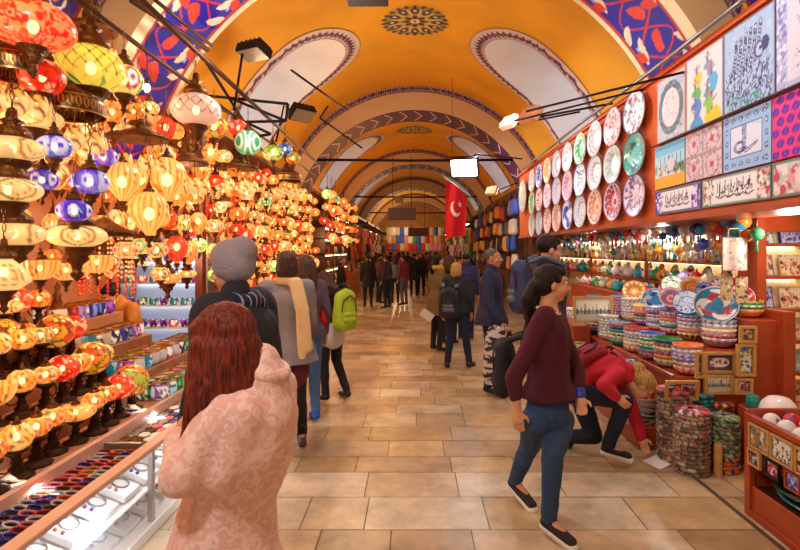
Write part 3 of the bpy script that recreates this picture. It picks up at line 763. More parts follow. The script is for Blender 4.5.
for k, row_ in ((0, 0), (1, 0), (2, 0), (2, 1), (3, 0), (3, 1)):
    xc = (T_X[k]+T_X[k+1])/2+(.06 if k > 1 else 0)-.15*row_
    n = [11, 11, 11, 11][k]; dD = .16
    for i in range(n):
        D = 2.12+dD*i+.08*((k+row_) % 2); f = random.choices(['globe', 'globe2', 'disc', 'redball', 'multi', 'bowl'], [5, 4, 1.5, 1 if k < 2 else 2, 1.6, 1])[0]
        tn, tw = random.choice([('amber', 'amber'), ('gold', 'golden'), ('cream', 'cream'), ('orange', 'orange')])
        if f in ('redball', 'multi'): mats = None; nm = names[f]
        else: mats = {'glass_shade': SM[tn]}; nm = tw+' '+names[f]
        o = dup(LP[f], (xc+random.uniform(-.03, .03), D, T_Z[k]), random.uniform(0, 6), .88 if f in ('disc', 'bowl') else 1.0, mats)
        tag(o, f'{nm} table lamp, {stepn[k]}{", rear line" if row_ else ""}, {ordw(i)} from the near end', 'table lamp', 'table lamps on the stepped display')
for r in LP.values(): drop(r)
for r in HP.values(): drop(r)
# candle glasses
cpal = {'purple': ['#7a2a9a', '#a850c0', '#40105a'], 'green': ['#1f8a4a', '#60c070', '#0a5a2a'], 'pink': ['#e05a9a', '#f8a0c8', '#b02a6a'], 'amber': ['#d88020', '#f0c050', '#a04a10'],
        'turquoise': ['#40b0c0', '#a0e0e0', '#207a90'], 'blue': ['#3040b0', '#7090e0', '#181c70'], 'red': ['#c02020', '#f06040', '#80100c'], 'lilac': ['#b090c8', '#e0d0f0', '#806098'], 'lime': ['#a8c830', '#e0f080', '#688a18']}
cupm = vmat('mosaic_candle_glass', .15, emit=.3, coat=.5)  # glow put into the glass for richer colour, no flame inside
CUP = {}
for n_, pl in cpal.items():
    CUP[n_] = vm([(.046, .085), (.05, .06), (.052, .035), (.046, .01), (.03, .0), (.001, .0)], p_mosaic(pl+['#f0e8e0'], 34, len(n_), '#3a2a20', .005), 28, 10)
cup0 = empty('candle_glass', (0, 0, -50)); part('glass_cup', CUP['purple'], cupm, cup0); part('cup_rim', MB().lathe([(.046, .083), (.05, .088), (.046, .093), (.042, .088), (.046, .083)], 20).mesh(), M['brass'], cup0)
for k in range(4):
    for q in range(2):
        xc = T_X[k]-.07-.12*q
        for i in range(11 if k < 2 else 6):
            n_ = random.choice(list(cpal)); D = 3.98+.125*i+random.uniform(-.01, .01)
            if k == 0: D = 3.98+.125*i
            o = dup(cup0, (xc, D, T_Z[k]), random.uniform(0, 6), 1.3)
            for c in kids(o):
                if c.name.startswith('glass_cup'): c.data = CUP[n_]
            tag(o, f'{n_} mosaic candle glass, {stepn[k]}, {"outer" if q == 0 else "inner"} line, {ordw(i)} from the near end', 'candle glass', 'mosaic candle glasses on the display steps')
drop(cup0)
# two conical perfume stands and a pendant cascade behind the glasses
for i, (x, y, s) in enumerate([(-2.75, 4.0, 1.2), (-2.8, 3.55, 1.0)]):
    o = tag(link('brass_ewer', MB().lathe([(0, 0), (.07, 0), (.08, .01), (.075, .04), (.04, .1), (.02, .16), (.026, .18), (.012, .2), (.018, .23), (.001, .27)], 24).mesh(), None, (x, y, 1.14), M['dbrass']), ['tall tapering metal ewer on the top step beside the tan coat', 'shorter tapering metal ewer on the top step nearer the lamps'][i], 'ewer'); o.scale = (s,)*3
def cascade(x, y, z, R, n, label):
    r = empty('drop_pendant_lamp', (x, y, z)); part('crown_ring', MB().lathe([(.01, .12), (R*.6, .06), (R, .03), (R*1.02, 0), (R*.9, 0), (R*.5, .04), (.01, .08)], 28).mesh(), M['dbrass'], r)
    for i in range(n):
        a = 2*PI*i/n; b_ = MB()
        for j in range(9): b_.sph((0, 0, -.03*j-.015), .009, 6, 4)
        part('bead_string', b_.mesh(), BEAD, r, (R*.92*math.cos(a), R*.92*math.sin(a), 0))
    part('hanging_chain', CH_L, M['dbrass'], r, (0, 0, .12)); return tag(r, label, 'pendant lamp')
BEAD = mat('amber_bead', '#ffb070', .2, emit=.5)
RBEAD = BEAD
p = PX(104, 236, -1.95); cascade(p.x, p.y, p.z, .17, 16, 'beaded pendant lamp with a brown crown above the clear bowl lanterns')
BEAD = mat('red_bead', '#d02818', .2, emit=.35)
p = PX(108, 258, -2.2); cascade(p.x, p.y, p.z, .19, 18, 'red beaded pendant lamp hanging over the shopkeeper in tan')

# ---------------------------------------------------------------- lit glass shelves with bowls (facing the aisle end)
sh = empty('lit_shelf_unit', (-2.75, 5.75, 0))
for z in (.35, .62, .86, 1.1, 1.34, 1.58): part('glass_shelf', MB().box(-.42, .5, -.16, .16, z-.01, z).mesh(), M['wlam'], sh)
part('back_panel', MB().box(-.42, .5, .16, .18, .02, 1.85).mesh(), mat('bluish_panel', '#a8bce8', .5, emit=.15), sh)  # faint glow put into the panel so the shelf back looks lit
for x in (-.43, .51): part('side_post', MB().box(x-.015, x+.015, -.16, .18, .0, 1.85).mesh(), M['steel'], sh)
for z in (.84, 1.08, 1.32, 1.56): part('strip_lamp', MB().box(-.40, .48, .12, .15, z-.006, z+.004).mesh(), M['warmstrip'], sh)
tag(sh, 'white lit shelf unit holding small coloured bowls behind the red-haired woman', 'shelf unit')
for j, z in enumerate((.62, .86, 1.1, 1.34, 1.58)):
    for i in range(8):
        n_ = random.choice(['purple', 'turquoise', 'blue', 'pink', 'lilac', 'green', 'red'])
        o = link('small_bowl', CUP[n_], None, (-3.09+.113*i, 5.68, z), cupm); o.scale = (1, 1, .95)
        setmat(o, cupm); tag(o, f'{n_} mosaic bowl on lit shelf, {ordw(4-j)} shelf from the top, {ordw(i)} from the left', 'bowl', 'small bowls on the lit shelves')

# ---------------------------------------------------------------- front glass counter and trays
ct = empty('glass_counter', (-1.7, 2.9, 0))
def cpart(n, x0, x1, y0, y1, z0, z1, m, b=.004): return part(n, bevbox(x0+1.7, x1+1.7, y0-2.9, y1-2.9, z0, z1, b), m, ct)
YA, YB = 1.75, 5.3
cpart('top_ledge', -1.635, -1.56, YA, YB, .50, .53, M['pinkledge']); cpart('inner_ledge', -1.9, -1.865, YA, YB, .50, .575, M['pinkledge'])
cpart('tray_floor', -1.865, -1.635, YA, YB, .485, .50, mat('dark_velvet', '#2a1c1c', .9))
for y in (2.0, 3.13, 4.25, 5.28): cpart('counter_post', -1.605, -1.57, y-.015, y+.015, 0, .5, M['steel'])
cpart('plinth', -1.9, -1.56, YA, YB, 0, .07, M['wlam']); cpart('back_panel', -1.9, -1.885, YA, YB, .07, .485, M['wlam']); cpart('middle_shelf', -1.885, -1.6, YA, YB, .25, .262, M['wlam'])
cpart('glass_front', -1.568, -1.563, YA, YB, .07, .5, M['glass'], .001); cpart('strip_lamp', -1.66, -1.64, YA, YB, .47, .483, M['striplamp'])
for y in (2.0, 3.13, 4.25): cpart('tray_divider', -1.865, -1.635, y-.012, y+.012, .5, .545, M['steel'])
tag(ct, 'long low glass-fronted jewellery counter with bright white inside', 'counter')
def ring_mesh(R, r, n=16, m=10, beads=0):
    b = MB()
    if beads:
        for i in range(beads): a = 2*PI*i/beads; b.sph((R*math.cos(a), R*.55*math.sin(a), r), r, 6, 5)
    else: b.tube([(R*math.cos(2*PI*i/n), R*math.sin(2*PI*i/n), r) for i in range(n)], r, 6, closed=True)
    return b.mesh()
brm = ring_mesh(.05, .0075, beads=22); bcol = {'red': '#b02018', 'purple': '#5a2a8a', 'amber': '#c88030', 'silver': '#c0b8b0', 'blue': '#2a3a90', 'pink': '#d87a80', 'brown': '#6a3018', 'orange': '#d85a20'}
BM = {k: mat('beads_'+k, c, .25) for k, c in bcol.items()}
bl_ = ['outer line', 'middle line', 'inner line']
for q in range(3):
    for i in range(22):
        cn = random.choice(list(bcol)); y = 2.06+.048*i
        o = link('beaded_bracelet', brm, None, (-1.675-.075*q, y, .502), None); 
        if not brm.materials: brm.materials.append(BM['red'])
        setmat(o, BM[cn]); o.rotation_euler = (.12*random.random(), .1, random.uniform(-.35, .35)); o.scale = (.75, .75, 1)
        tag(o, f'{cn} beaded bracelet, near tray, {bl_[q]}, {ordw(i)} from the near end', 'bracelet', 'bracelets in the counter tray')
pend = MB().lathe([(0, 0), (.036, 0), (.036, .006), (.03, .009), (.022, .006), (0, .008)], 18).mesh(); pend.materials.append(M['dbrass'])
pm = {'silver': M['steel'], 'brown': M['dbrass'], 'pale': M['wlam'], 'blue': BM['blue'], 'pink': BM['pink']}
for q in range(3):
    for i in range(13):
        cn = random.choice(list(pm)); o = link('pocket_mirror', pend, None, (-1.675-.075*q, 3.2+.082*i, .502)); setmat(o, pm[cn]); o.rotation_euler = (.1, 0, 0)
        tag(o, f'round {cn} pocket mirror, second tray, {bl_[q]}, {ordw(i)} from the near end', 'pocket mirror', 'round mirrors in the counter tray')
for q in range(3):
    for i in range(12):
        cn = random.choice(list(bcol)); o = link('beaded_bracelet', brm, None, (-1.675-.075*q, 4.33+.075*i, .502)); setmat(o, BM[cn]); o.scale = (.75, .75, 1)
        tag(o, f'{cn} beaded bracelet, far tray, {bl_[q]}, {ordw(i)} from the near end', 'bracelet', 'bracelets in the counter tray')
# white gift boxes inside
gb = empty('bangle_box', (0, 0, -50)); part('box_tray', MB().box(-.1, .1, -.085, .085, 0, .03, taper=.006).mesh(), M['wlam'], gb)
part('bangle', ring_mesh(.045, .006), M['steel'], gb, (0, 0.02, .03))
lab = part('coloured_stones', MB().sph((-.06, -.055, .036), .011, 8, 6).sph((-.02, -.055, .036), .011, 8, 6).sph((.02, -.055, .036), .011, 8, 6).mesh(), BM['purple'], gb)
for lv, z in enumerate((.262, .07)):
    for i in range(13):
        y = 2.12+.225*i
        if abs(y-3.13) < .1 or abs(y-4.25) < .1: y += .06
        cn = random.choice(['red', 'purple', 'pink', 'blue'])
        o = dup(gb, (-1.735, y, z), 0, 1, {'coloured_stones': BM[cn], 'bangle': random.choice([M['steel'], BM['purple'], BM['pink'], M['wlam']]) if lv else M['steel']}, rot=(0, .38, PI/2*0))
        o.location.z += .045
        tag(o, f'white bangle box with {cn} stones on the counter {"upper" if lv == 0 else "lower"} shelf, {ordw(i)} from the near end', 'jewellery box', 'jewellery boxes inside the counter')
drop(gb)
# ================================================================ RIGHT SHOP
XF = 2.35; KF = XF/2.7
def ZF(z): return H+(z-H)*KF
fas = empty('display_fascia', (XF+.03, 8.2*KF, ZF(2.06)))
part('backing_board', MB().box(0, .05, -4.7, 4.7, 0, 1.56*KF).mesh(), M['orange'], fas)
part('top_moulding', MB().box(-.04, .07, -4.7, 4.7, 1.55*KF, 1.6*KF).mesh(), M['orange'], fas)
part('bottom_moulding', MB().box(-.03, .45, -4.7, 4.7, -.05, 0).mesh(), M['wood'], fas)
tag(fas, 'orange display board above the ceramics stall carrying plates and tile pictures', 'display board')
struct('trim_2', MB().box(2.84, 3.88, 2.4, 13.6, 2.06, 2.1).mesh(), M['wood'])
# flat painted panels on the fascia. canvas x runs away from the aisle view: left = far, right = near
def panel(name, D1, D0, z0, z1, paint, label, cat, x=XF, res=.011, group=None):
    w_, h_ = D1-D0, z1-z0; cv = Cv(int(w_/res), int(h_/res), w_, h_, '#f4f4fa'); paint(cv)
    me = cv.mesh(lambda a, b: (-.0, (w_/2-a), b-h_/2), thick=(.022, 0, 0), smooth=False); me.materials.append(M['tilep'])
    o = link(name, me, None, (x, (D0+D1)/2, (z0+z1)/2)); return tag(o, label, cat, group)
def dervish(cv, x, y, s, col):
    cv.leaf(x, y+s*.2, s*1.25, s*.5, -1.2, col); cv.ell(x, y, s*.62, s*.3, .25, col); cv.ell(x+.1*s, y-.1*s, s*.5, s*.26, -.5, col)
    cv.ell(x-.05*s, y+s*.42, s*.16, s*.28, .2, '#7a7aa0'); cv.stroke([(x-.4*s, y+.75*s), (x, y+.55*s), (x+.4*s, y+.8*s)], s*.1, '#8a8ab0'); cv.ell(x-.02*s, y+s*.8, s*.1, s*.13, 0, '#c06a50'); cv.rect(x-.08*s, x+.06*s, y+.9*s, y+1.05*s, '#b02a20')
def pt_der(cv):
    cv.C[:] = lin('#e4e2dc'); W, Hh = cv.w, cv.h; cv.frame(.012, '#c8c8d8')
    for x, y, s, c in [(.62, .78, .1, '#9a9ab8'), (.32, .70, .1, '#e8c838'), (.72, .58, .12, '#58b0e0'), (.28, .50, .11, '#58c050'), (.62, .42, .1, '#70a8b0'), (.28, .33, .12, '#4a8ad0'), (.72, .12, .17, '#f0cc20'), (.6, .30, .1, '#8ac840'), (.28, .08, .15, '#48a0d8')]: dervish(cv, x*W, y*Hh, s, c)
def pt_oval(cv):
    cv.C[:] = lin('#c4ccd6'); cv.speck(160, .012, ['#98a8c0', '#dfe4ea', '#b0a8a8'], 3); W, Hh = cv.w, cv.h
    cv.ell(W/2, Hh/2, W*.43, Hh*.40, 0, '#6a7a84'); cv.speck(90, .01, ['#3a4a5a', '#a8b8b0'], 4, W*.15, W*.85, Hh*.12, Hh*.88); cv.ell(W/2, Hh/2, W*.3, Hh*.29, 0, '#ecdcd8'); cv.speck(50, .009, ['#b08a98', '#d8b0b0'], 5, W*.28, W*.72, Hh*.27, Hh*.73); cv.frame(.02, '#e08a5a')
def pt_pea(cv): # figure built of feather-like script strokes on pale blue
    cv.C[:] = lin('#a9c4de'); W, Hh = cv.w, cv.h; cv.speck(80, .02, ['#b8d0e8', '#98b4d8'], 2)
    q = random.Random(8)
    for k in range(6):
        x0 = W*(.16+.085*k); x1 = W*(.30+.095*k)
        pts = [(x0+(x1-x0)*t+.03*W*math.sin(t*4), Hh*(.40+.5*t-.10*(t**3)*(1-k/6))) for t in np.linspace(0, 1, 12)]
        cv.stroke(pts, .034, '#2c3160'); cv.stroke(pts, .020, '#c4cfe8')
        for i in range(11): cv.ell(pts[i][0], pts[i][1], .007, .011, .4, '#31386a')
    cv.ell(W*.72, Hh*.58, .05, .06, 0, '#3c4478'); cv.ell(W*.72, Hh*.58, .036, .046, 0, '#b8c4e4'); cv.ell(W*.74, Hh*.59, .012, .014, 0, '#20244a')
    for i in range(300):
        x, y = q.uniform(.05, .93)*W, q.uniform(.02, .5)*Hh
        if y/Hh < .5-.25*abs(x/W-.45): cv.stroke([(x, y), (x+q.uniform(-.03, .03), y+q.uniform(.01, .04))], .009, q.choice(['#20224a', '#303c70', '#b8c8e4', '#58409a']))
    cv.speck(40, .016, ['#30a890', '#70c8b0', '#4a50b0'], 6, .05*W, .9*W, 0, Hh*.18); cv.ell(W*.83, Hh*.62, .04, .05, 0, '#3a4070'); cv.frame(.012, '#7a80a0')
def scribble(cv, x0, x1, y0, y1, n, w_, col, seed, lw=.05):
    q = random.Random(seed)
    for k in range(n):
        x = x0+(x1-x0)*(k+.5)/n+q.uniform(-.01, .01); y = (y0+y1)/2+q.uniform(-.25, .25)*(y1-y0); s = (y1-y0)
        a = q.choice([0, 1, 2, 3])
        if a == 0: cv.stroke([(x, y-.35*s), (x+.005, y+.45*s)], w_, col)
        elif a == 1: cv.stroke([(x+lw*math.cos(t), y+.22*s*math.sin(t)) for t in np.linspace(2.8, 6.6, 8)], w_, col)
        elif a == 2: cv.stroke([(x-lw, y-.2*s), (x, y), (x+lw*.4, y-.12*s), (x+lw, y+.1*s)], w_, col)
        else: cv.stroke([(x+lw*.6*math.cos(t), y+.14*s*math.sin(t)) for t in np.linspace(0, 5.4, 8)], w_, col)
        if q.random() < .6: cv.ell(x+q.uniform(-.03, .03), y+q.choice([-.42, .42])*s, w_*.8, w_*.8, 0, col)
def besmele(cv, x0, x1, yc, s, w_, col, seed):
    # long flowing line of script: tall strokes, sweeping bowls, dots
    L = x1-x0; q = random.Random(seed)
    for k in range(4):
        xa = x0+L*k/4; cv.stroke([(xa+L*.25*t, yc-.25*s-.14*s*math.sin(PI*t)) for t in np.linspace(0, 1, 8)], w_*1.2, col)
    scribble(cv, x0, x1, yc-.3*s, yc+.5*s, 15, w_, col, seed, L*.045)
    for k in range(6): xa = x0+L*(.1+.16*k); cv.stroke([(xa, yc-.1*s), (xa+.006, yc+.6*s)], w_, col)
def pt_mecca(cv):
    cv.C[:] = lin('#d8d8e4'); W, Hh = cv.w, cv.h; cv.rect(0, W*.16, 0, Hh, '#b4b8dc'); cv.rect(0, W, Hh*.9, Hh, '#b4b8dc'); cv.rect(0, W, 0, Hh*.08, '#b4b8dc'); cv.speck(90, .014, ['#7a82c0', '#e0e4f4'], 3, 0, W*.15); cv.speck(90, .014, ['#7a82c0', '#e0e4f4'], 3, 0, W, Hh*.9)
    for k in range(6): scribble(cv, W*.3, W*.9, Hh*(.16+.12*k), Hh*(.24+.12*k), 5, .007, '#8a7a90', 20+k, .03)
def pt_city(cv):
    cv.C[:] = lin('#7cc8e8'); W, Hh = cv.w, cv.h; cv.rect(0, W, Hh*.5, Hh*.75, '#b0e0ee'); cv.rect(0, W, .0, Hh*.28, '#e8b030'); cv.rect(0, W, Hh*.26, Hh*.32, '#d8e8f0'); cv.speck(60, .03, ['#3c7a40', '#6a9a50', '#e8dcc0', '#c89a80', '#4a6a50'], 5, 0, W, Hh*.33, Hh*.48)
    for x in (.2, .35, .5, .62, .75, .88): cv.rect(W*x-.006, W*x+.006, Hh*.45, Hh*.72, '#5a5a70')
    cv.ell(W*.56, Hh*.5, .07, .06, 0, '#d8d8e0'); cv.ell(W*.3, Hh*.48, .045, .04, 0, '#c8ccd8')
def pt_four(cv):
    cv.C[:] = lin('#dcc8c8'); W, Hh = cv.w, cv.h; cv.speck(260, .012, ['#b89aa0', '#f0e0dc', '#a8a0b8', '#c87a80'], 4); cv.rect(W/2-.006, W/2+.006, 0, Hh, '#a89aa0'); cv.rect(0, W, Hh/2-.006, Hh/2+.006, '#a89aa0')
    for i in range(2):
        for j in range(2): cv.ring(W*(.25+.5*i), Hh*(.25+.5*j), .09, .01, '#a07888'); cv.ell(W*(.25+.5*i), Hh*(.25+.5*j), .03, .025, .5, '#d04858')
    cv.frame(.01, '#a08890')
def pt_tugra(cv):
    cv.C[:] = lin('#9cc4ea'); W, Hh = cv.w, cv.h; t = .085
    k = 0
    for x in np.arange(.04, W, .085):
        for y in (t/2, Hh-t/2): cv.ell(x, y, .022, .016, 0, '#2c5aa8'); cv.ell(x, y, .008, .008, 0, '#e8f0ff')
    for y in np.arange(.04, Hh, .085):
        for x in (t/2, W-t/2): cv.ell(x, y, .016, .022, 0, '#2c5aa8'); cv.ell(x, y, .008, .008, 0, '#e8f0ff')
    cv.rect(t, W-t, t, Hh-t, '#3a68b0'); cv.rect(t+.008, W-t-.008, t+.008, Hh-t-.008, '#dfe8f6')
    c = '#48548a'; x, y, k_ = W*.40, Hh*.40, W/1.25
    for r in (.12, .085): cv.stroke([(x-.04*k_+r*1.25*k_*math.cos(a), y+r*.8*k_*math.sin(a)) for a in np.linspace(.5, 6.0, 24)], .009, c)
    for i in range(3): cv.stroke([(x+(.03+.035*i)*k_, y-.05*k_), (x+(.05+.04*i)*k_, y+.16*k_), (x+(.045+.04*i)*k_, y+.34*k_)], .009, c)
    for i in range(2): cv.stroke([(x, y-.03+.02*i), (x+.14*k_, y-.05+.02*i), (x+.42*k_, y+.012*i)], .009, c)
    scribble(cv, x-.07*k_, x+.12*k_, y-.12*k_, y, 5, .007, c, 50, .03)
    scribble(cv, W*.68, W*.8, Hh*.68, Hh*.76, 3, .005, '#7a88b0', 8, .015)
def pt_hex(cv):
    cv.C[:] = lin('#e8308a'); W, Hh = cv.w, cv.h; j = 0
    for y in np.arange(.03, Hh, .07):
        for x in np.arange(.03+(j % 2)*.045, W*.45, .09): cv.ell(x, y, .034, .028, 0, '#5a1a9a'); cv.ell(x, y, .016, .014, 0, '#8030c0')
        j += 1
    cv.rect(W*.45, W*.55, 0, Hh, '#d83a20'); cv.rect(W*.55, W, 0, Hh, '#e8b84a'); cv.rect(W*.5, W, 0, Hh*.08, '#e06a20')
    for y in np.arange(.06, Hh, .16): cv.ell(W*.75, y, .07, .06, 0, '#8a3a18'); cv.ell(W*.75, y, .045, .04, 0, '#f4d890')
def pt_cal(border, dots):
    def f(cv):
        W, Hh = cv.w, cv.h; cv.C[:] = lin(border); cv.rect(.05, W-.05, .025, Hh-.025, '#eef0ee')
        cv.speck(60, .016, dots, 6, 0, W*.2); cv.speck(60, .016, dots, 7, W*.82, W); cv.frame(.012, '#6a7a80')
        cv.rect(W*.2, W*.82, .03, Hh-.03, '#f2f2f4'); besmele(cv, W*.24, W*.78, Hh*.48, Hh*.55, .009, '#20242c', 5)
    return f
def pt_rose(cv):
    cv.C[:] = lin('#c8dcd0'); cv.speck(120, .03, ['#d04858', '#e8a0a8', '#b8d0c0', '#f0e8e8'], 6); cv.ell(cv.w*.6, cv.h/2, .16, .09, 0, '#f0d8dc'); cv.frame(.015, '#6a8a7a')
zt, zm, zl, zb = ZF(3.58), ZF(2.86), ZF(2.37), ZF(2.09)
def Dx(u): return XF*F/(u-U0)
panel('tile_picture', Dx(657), Dx(685.5), zm, zt-.02, pt_oval, 'tall grey tile picture with an oval medallion, top row beside the plates', 'tile picture')
panel('tile_picture', Dx(686.5), Dx(722.5), zm, zt-.01, pt_der, 'tall white tile picture of whirling dancers in coloured skirts', 'tile picture')
panel('tile_picture', Dx(724), Dx(775), zm, zt, pt_pea, 'large pale blue tile picture of a dark feathered calligraphic figure', 'tile picture', res=.008)
panel('tile_picture', Dx(776.5), Dx(850), zm, zt, pt_mecca, 'white tile picture with lines of script and lilac border, top right corner', 'tile picture')
panel('tile_picture', Dx(655), Dx(684.5), zl, zm-.02, pt_city, 'tile picture of a mosque city under a turquoise sky', 'tile picture')
panel('tile_picture', Dx(685.5), Dx(722), zl, zm-.02, pt_four, 'dusty pink tile picture made of four flowered tiles', 'tile picture')
panel('tile_picture', Dx(723.5), Dx(771), zl, zm-.02, pt_tugra, 'square tile picture of a looping monogram in a blue border', 'tile picture', res=.008)
panel('tile_picture', Dx(772.5), Dx(850), zl, zm-.02, pt_hex, 'magenta and violet hexagon tile picture with an orange edge', 'tile picture')
panel('tile_picture', Dx(655), Dx(700.5), zb, zl-.015, pt_cal('#5c3aa8', ['#9a6ad8', '#3a2a80', '#e8e0f8']), 'narrow calligraphy tile panel with violet flowered ends', 'tile picture', res=.008)
panel('tile_picture', Dx(702), Dx(771), zb, zl-.015, pt_cal('#a8c8a0', ['#c83a48', '#3a8a50', '#f0f0e8', '#e8a0a0']), 'long calligraphy tile panel with green border and red blossoms', 'tile picture', res=.008)
panel('tile_picture', Dx(772), Dx(850), zb, zl-.015, pt_rose, 'pale green tile panel with pink roses beside the long calligraphy panel', 'tile picture')

# plates
def plate_cv(style, a, b, c, seed, n=29):
    R = .25; cv = Cv(73, n, 2*PI*R, R, a)  # x angle, y radius
    q = random.Random(seed); X = cv.w
    cv.rect(0, X, R*.93, R, b)
    if style == 'radial':
        k = 12
        for i in range(k): cv.leaf(X*i/k, .05, .17, X/k*.5, PI/2, b); cv.ell(X*(i+.5)/k, .2, X/k*.25, .02, 0, c)
        cv.rect(0, X, 0, .04, c)
    elif style == 'speck': cv.speck(70, .028, [b, c, b], seed, y1=R*.9); cv.rect(0, X, .135, .145, b)
    elif style == 'rings':
        for y in (.06, .12, .17, .21): cv.rect(0, X, y, y+.014, q.choice([b, c]))
        for i in range(16): cv.ell(X*i/16, .15, .03, .014, 0, c)
    elif style == 'fish':
        for i in range(3): cv.leaf(X*i/3, .08, .5, .05, .3, b); cv.leaf(X*i/3+.3, .16, .4, .04, -.2, c)
        cv.speck(24, .02, [c], seed)
    me = lathe_cv(cv, [(.002, -.012), (.12, -.012), (.15, .0), (.235, .022), (.25, .03)]); me.materials.append(M['glaze']); return me
foot = MB().lathe([(.25, .03), (.24, .015), (.14, -.02), (.13, -.03), (.001, -.03)], 36).mesh()
PR = [ # row, u, v, (style, ground, b, c), colour words
 [('638', 'speck', '#f4f2ee', '#5a7aa0', '#c05060', 'white plate with fine blue and red sprigs'), ('614', 'speck', '#f0e0dc', '#d02030', '#e04048', 'red speckled plate'), ('596', 'radial', '#f4f0ea', '#c8c0c0', '#a89898', 'plain white plate with pale grey petals'), ('582', 'radial', '#f0f4e8', '#2a9a4a', '#5abf60', 'white plate with green leaves'),
  ('570', 'speck', '#f4ece8', '#c0a0a8', '#8a98b0', 'white plate with faint pink sprigs'), ('560', 'rings', '#eef0f4', '#8a98b8', '#c0c8d8', 'white plate with grey-blue rings'), ('551', 'radial', '#f4eedc', '#e0a030', '#c88020', 'white plate with an orange rim'), ('542', 'radial', '#eef0fa', '#4050b0', '#7080d0', 'white plate with dark blue petals'), ('534', 'speck', '#f0f0ee', '#b8c0c8', '#a0a8b0', 'small pale grey plate')],
 [('638', 'fish', '#2aa898', '#0a6a60', '#8adcc8', 'turquoise plate with dark leaves'), ('614', 'radial', '#e8ece8', '#a8c0b8', '#c8d8d0', 'white plate with pale green petals'), ('596', 'rings', '#e4e4e8', '#a8b0b8', '#88a0a8', 'grey-white plate with thin rings'), ('582', 'speck', '#e8ecf4', '#3060a8', '#50a0b8', 'white plate with blue birds'),
  ('570', 'radial', '#f0e4ec', '#c890b0', '#a8b0d0', 'white plate with pink petals'), ('560', 'rings', '#e0e4f0', '#98a4c8', '#b8c0dc', 'bluish plate with fine rings'), ('551', 'speck', '#efe6f0', '#a888b8', '#d0a8c0', 'lilac speckled plate'), ('542', 'speck', '#f0e8e8', '#c04858', '#705880', 'white plate with red and violet sprigs'), ('534', 'radial', '#eef4ee', '#60b878', '#a8d8b0', 'small plate with pale green petals')],
 [('638', 'speck', '#e0dcf0', '#705898', '#98648c', 'lilac plate with dark violet sprigs'), ('614', 'radial', '#e4dce8', '#b83a58', '#404878', 'plate with a crimson flower centre'), ('596', 'radial', '#f4e8dc', '#e0a080', '#c07868', 'cream plate with salmon petals'), ('582', 'rings', '#dce8f0', '#88a8c0', '#a8c0c8', 'pale blue ringed plate'),
  ('570', 'fish', '#e8f0fa', '#2058c8', '#4080e0', 'white plate with strong blue fish'), ('560', 'radial', '#f2e6dc', '#d09a90', '#c8b0a8', 'cream plate with dusty rose petals'), ('551', 'speck', '#ecdcd8', '#a04050', '#d08868', 'cream plate with dark red sprigs'), ('542', 'rings', '#d8e4f4', '#90b0d8', '#b8cce8', 'sky blue ringed plate'), ('534', 'radial', '#eaf2ea', '#b0c8b8', '#c8d8d0', 'small whitish green plate')]]
zr = [3.36, 2.86, 2.36]; rn_ = ['top', 'middle', 'bottom']
for j, row in enumerate(PR):
    for i, (u, st, a, b_, c_, words) in enumerate(row):
        D = (6.28+.685*i)*KF; o = empty('wall_plate', (XF-.03, D, ZF(zr[j]-.012*i))); o.rotation_euler = (0, -PI/2, 0)
        o.scale = (.9, 1.08, 1)
        pm_ = part('painted_face', plate_cv(st, a, b_, c_, i*7+j), M['glaze'], o)
        part('foot_ring', foot, M['glaze'] if False else M['wlam'], o)
        tag(o, f'{words}, {rn_[j]} row of wall plates', 'plate', 'plates on the orange board')
o = empty('oval_platter', (XF-.035, 12.75*KF, ZF(3.02))); o.rotation_euler = (0, -PI/2, 0); o.scale = (1.4, 1.5, 1)
part('painted_face', plate_cv('speck', '#dfe2d8', '#98a898', '#b0b8a8', 5), M['glaze'], o); part('foot_ring', foot, M['wlam'], o)
tag(o, 'very large pale oval platter at the far end of the wall plates', 'platter')

# ---------------------------------------------------------------- stepped stall
st = empty('ceramics_stall', (2.5, 6.6, 0))
def spart(n, x0, x1, y0, y1, z0, z1, m, b=.006): return part(n, bevbox(x0-2.5, x1-2.5, y0-6.6, y1-6.6, z0, z1, b), m, st)
spart('front_step', 2.16, 2.42, 4.32, 9.2, 0, .64, M['wood']); spart('front_lip', 2.14, 2.165, 4.32, 9.2, .62, .665, M['wood'])
spart('middle_step', 2.42, 2.76, 4.30, 9.2, 0, .86, M['wood']); spart('rear_step', 2.76, 3.06, 4.28, 9.2, 0, 1.12, M['wood'])
spart('side_cheek', 2.98, 3.08, 4.2, 4.5, 0, 1.2, M['wood']); spart('low_foot', 2.12, 2.2, 4.5, 9.2, 0, .1, M['wood'])
spart('back_wall', 3.5, 3.53, 4.7, 13.3, .02, 2.0, mat('warm_shelf_back', '#f0d8a0', .7)); 
tag(st, 'red-brown stepped wooden stall piled with ceramic bowls', 'stall')

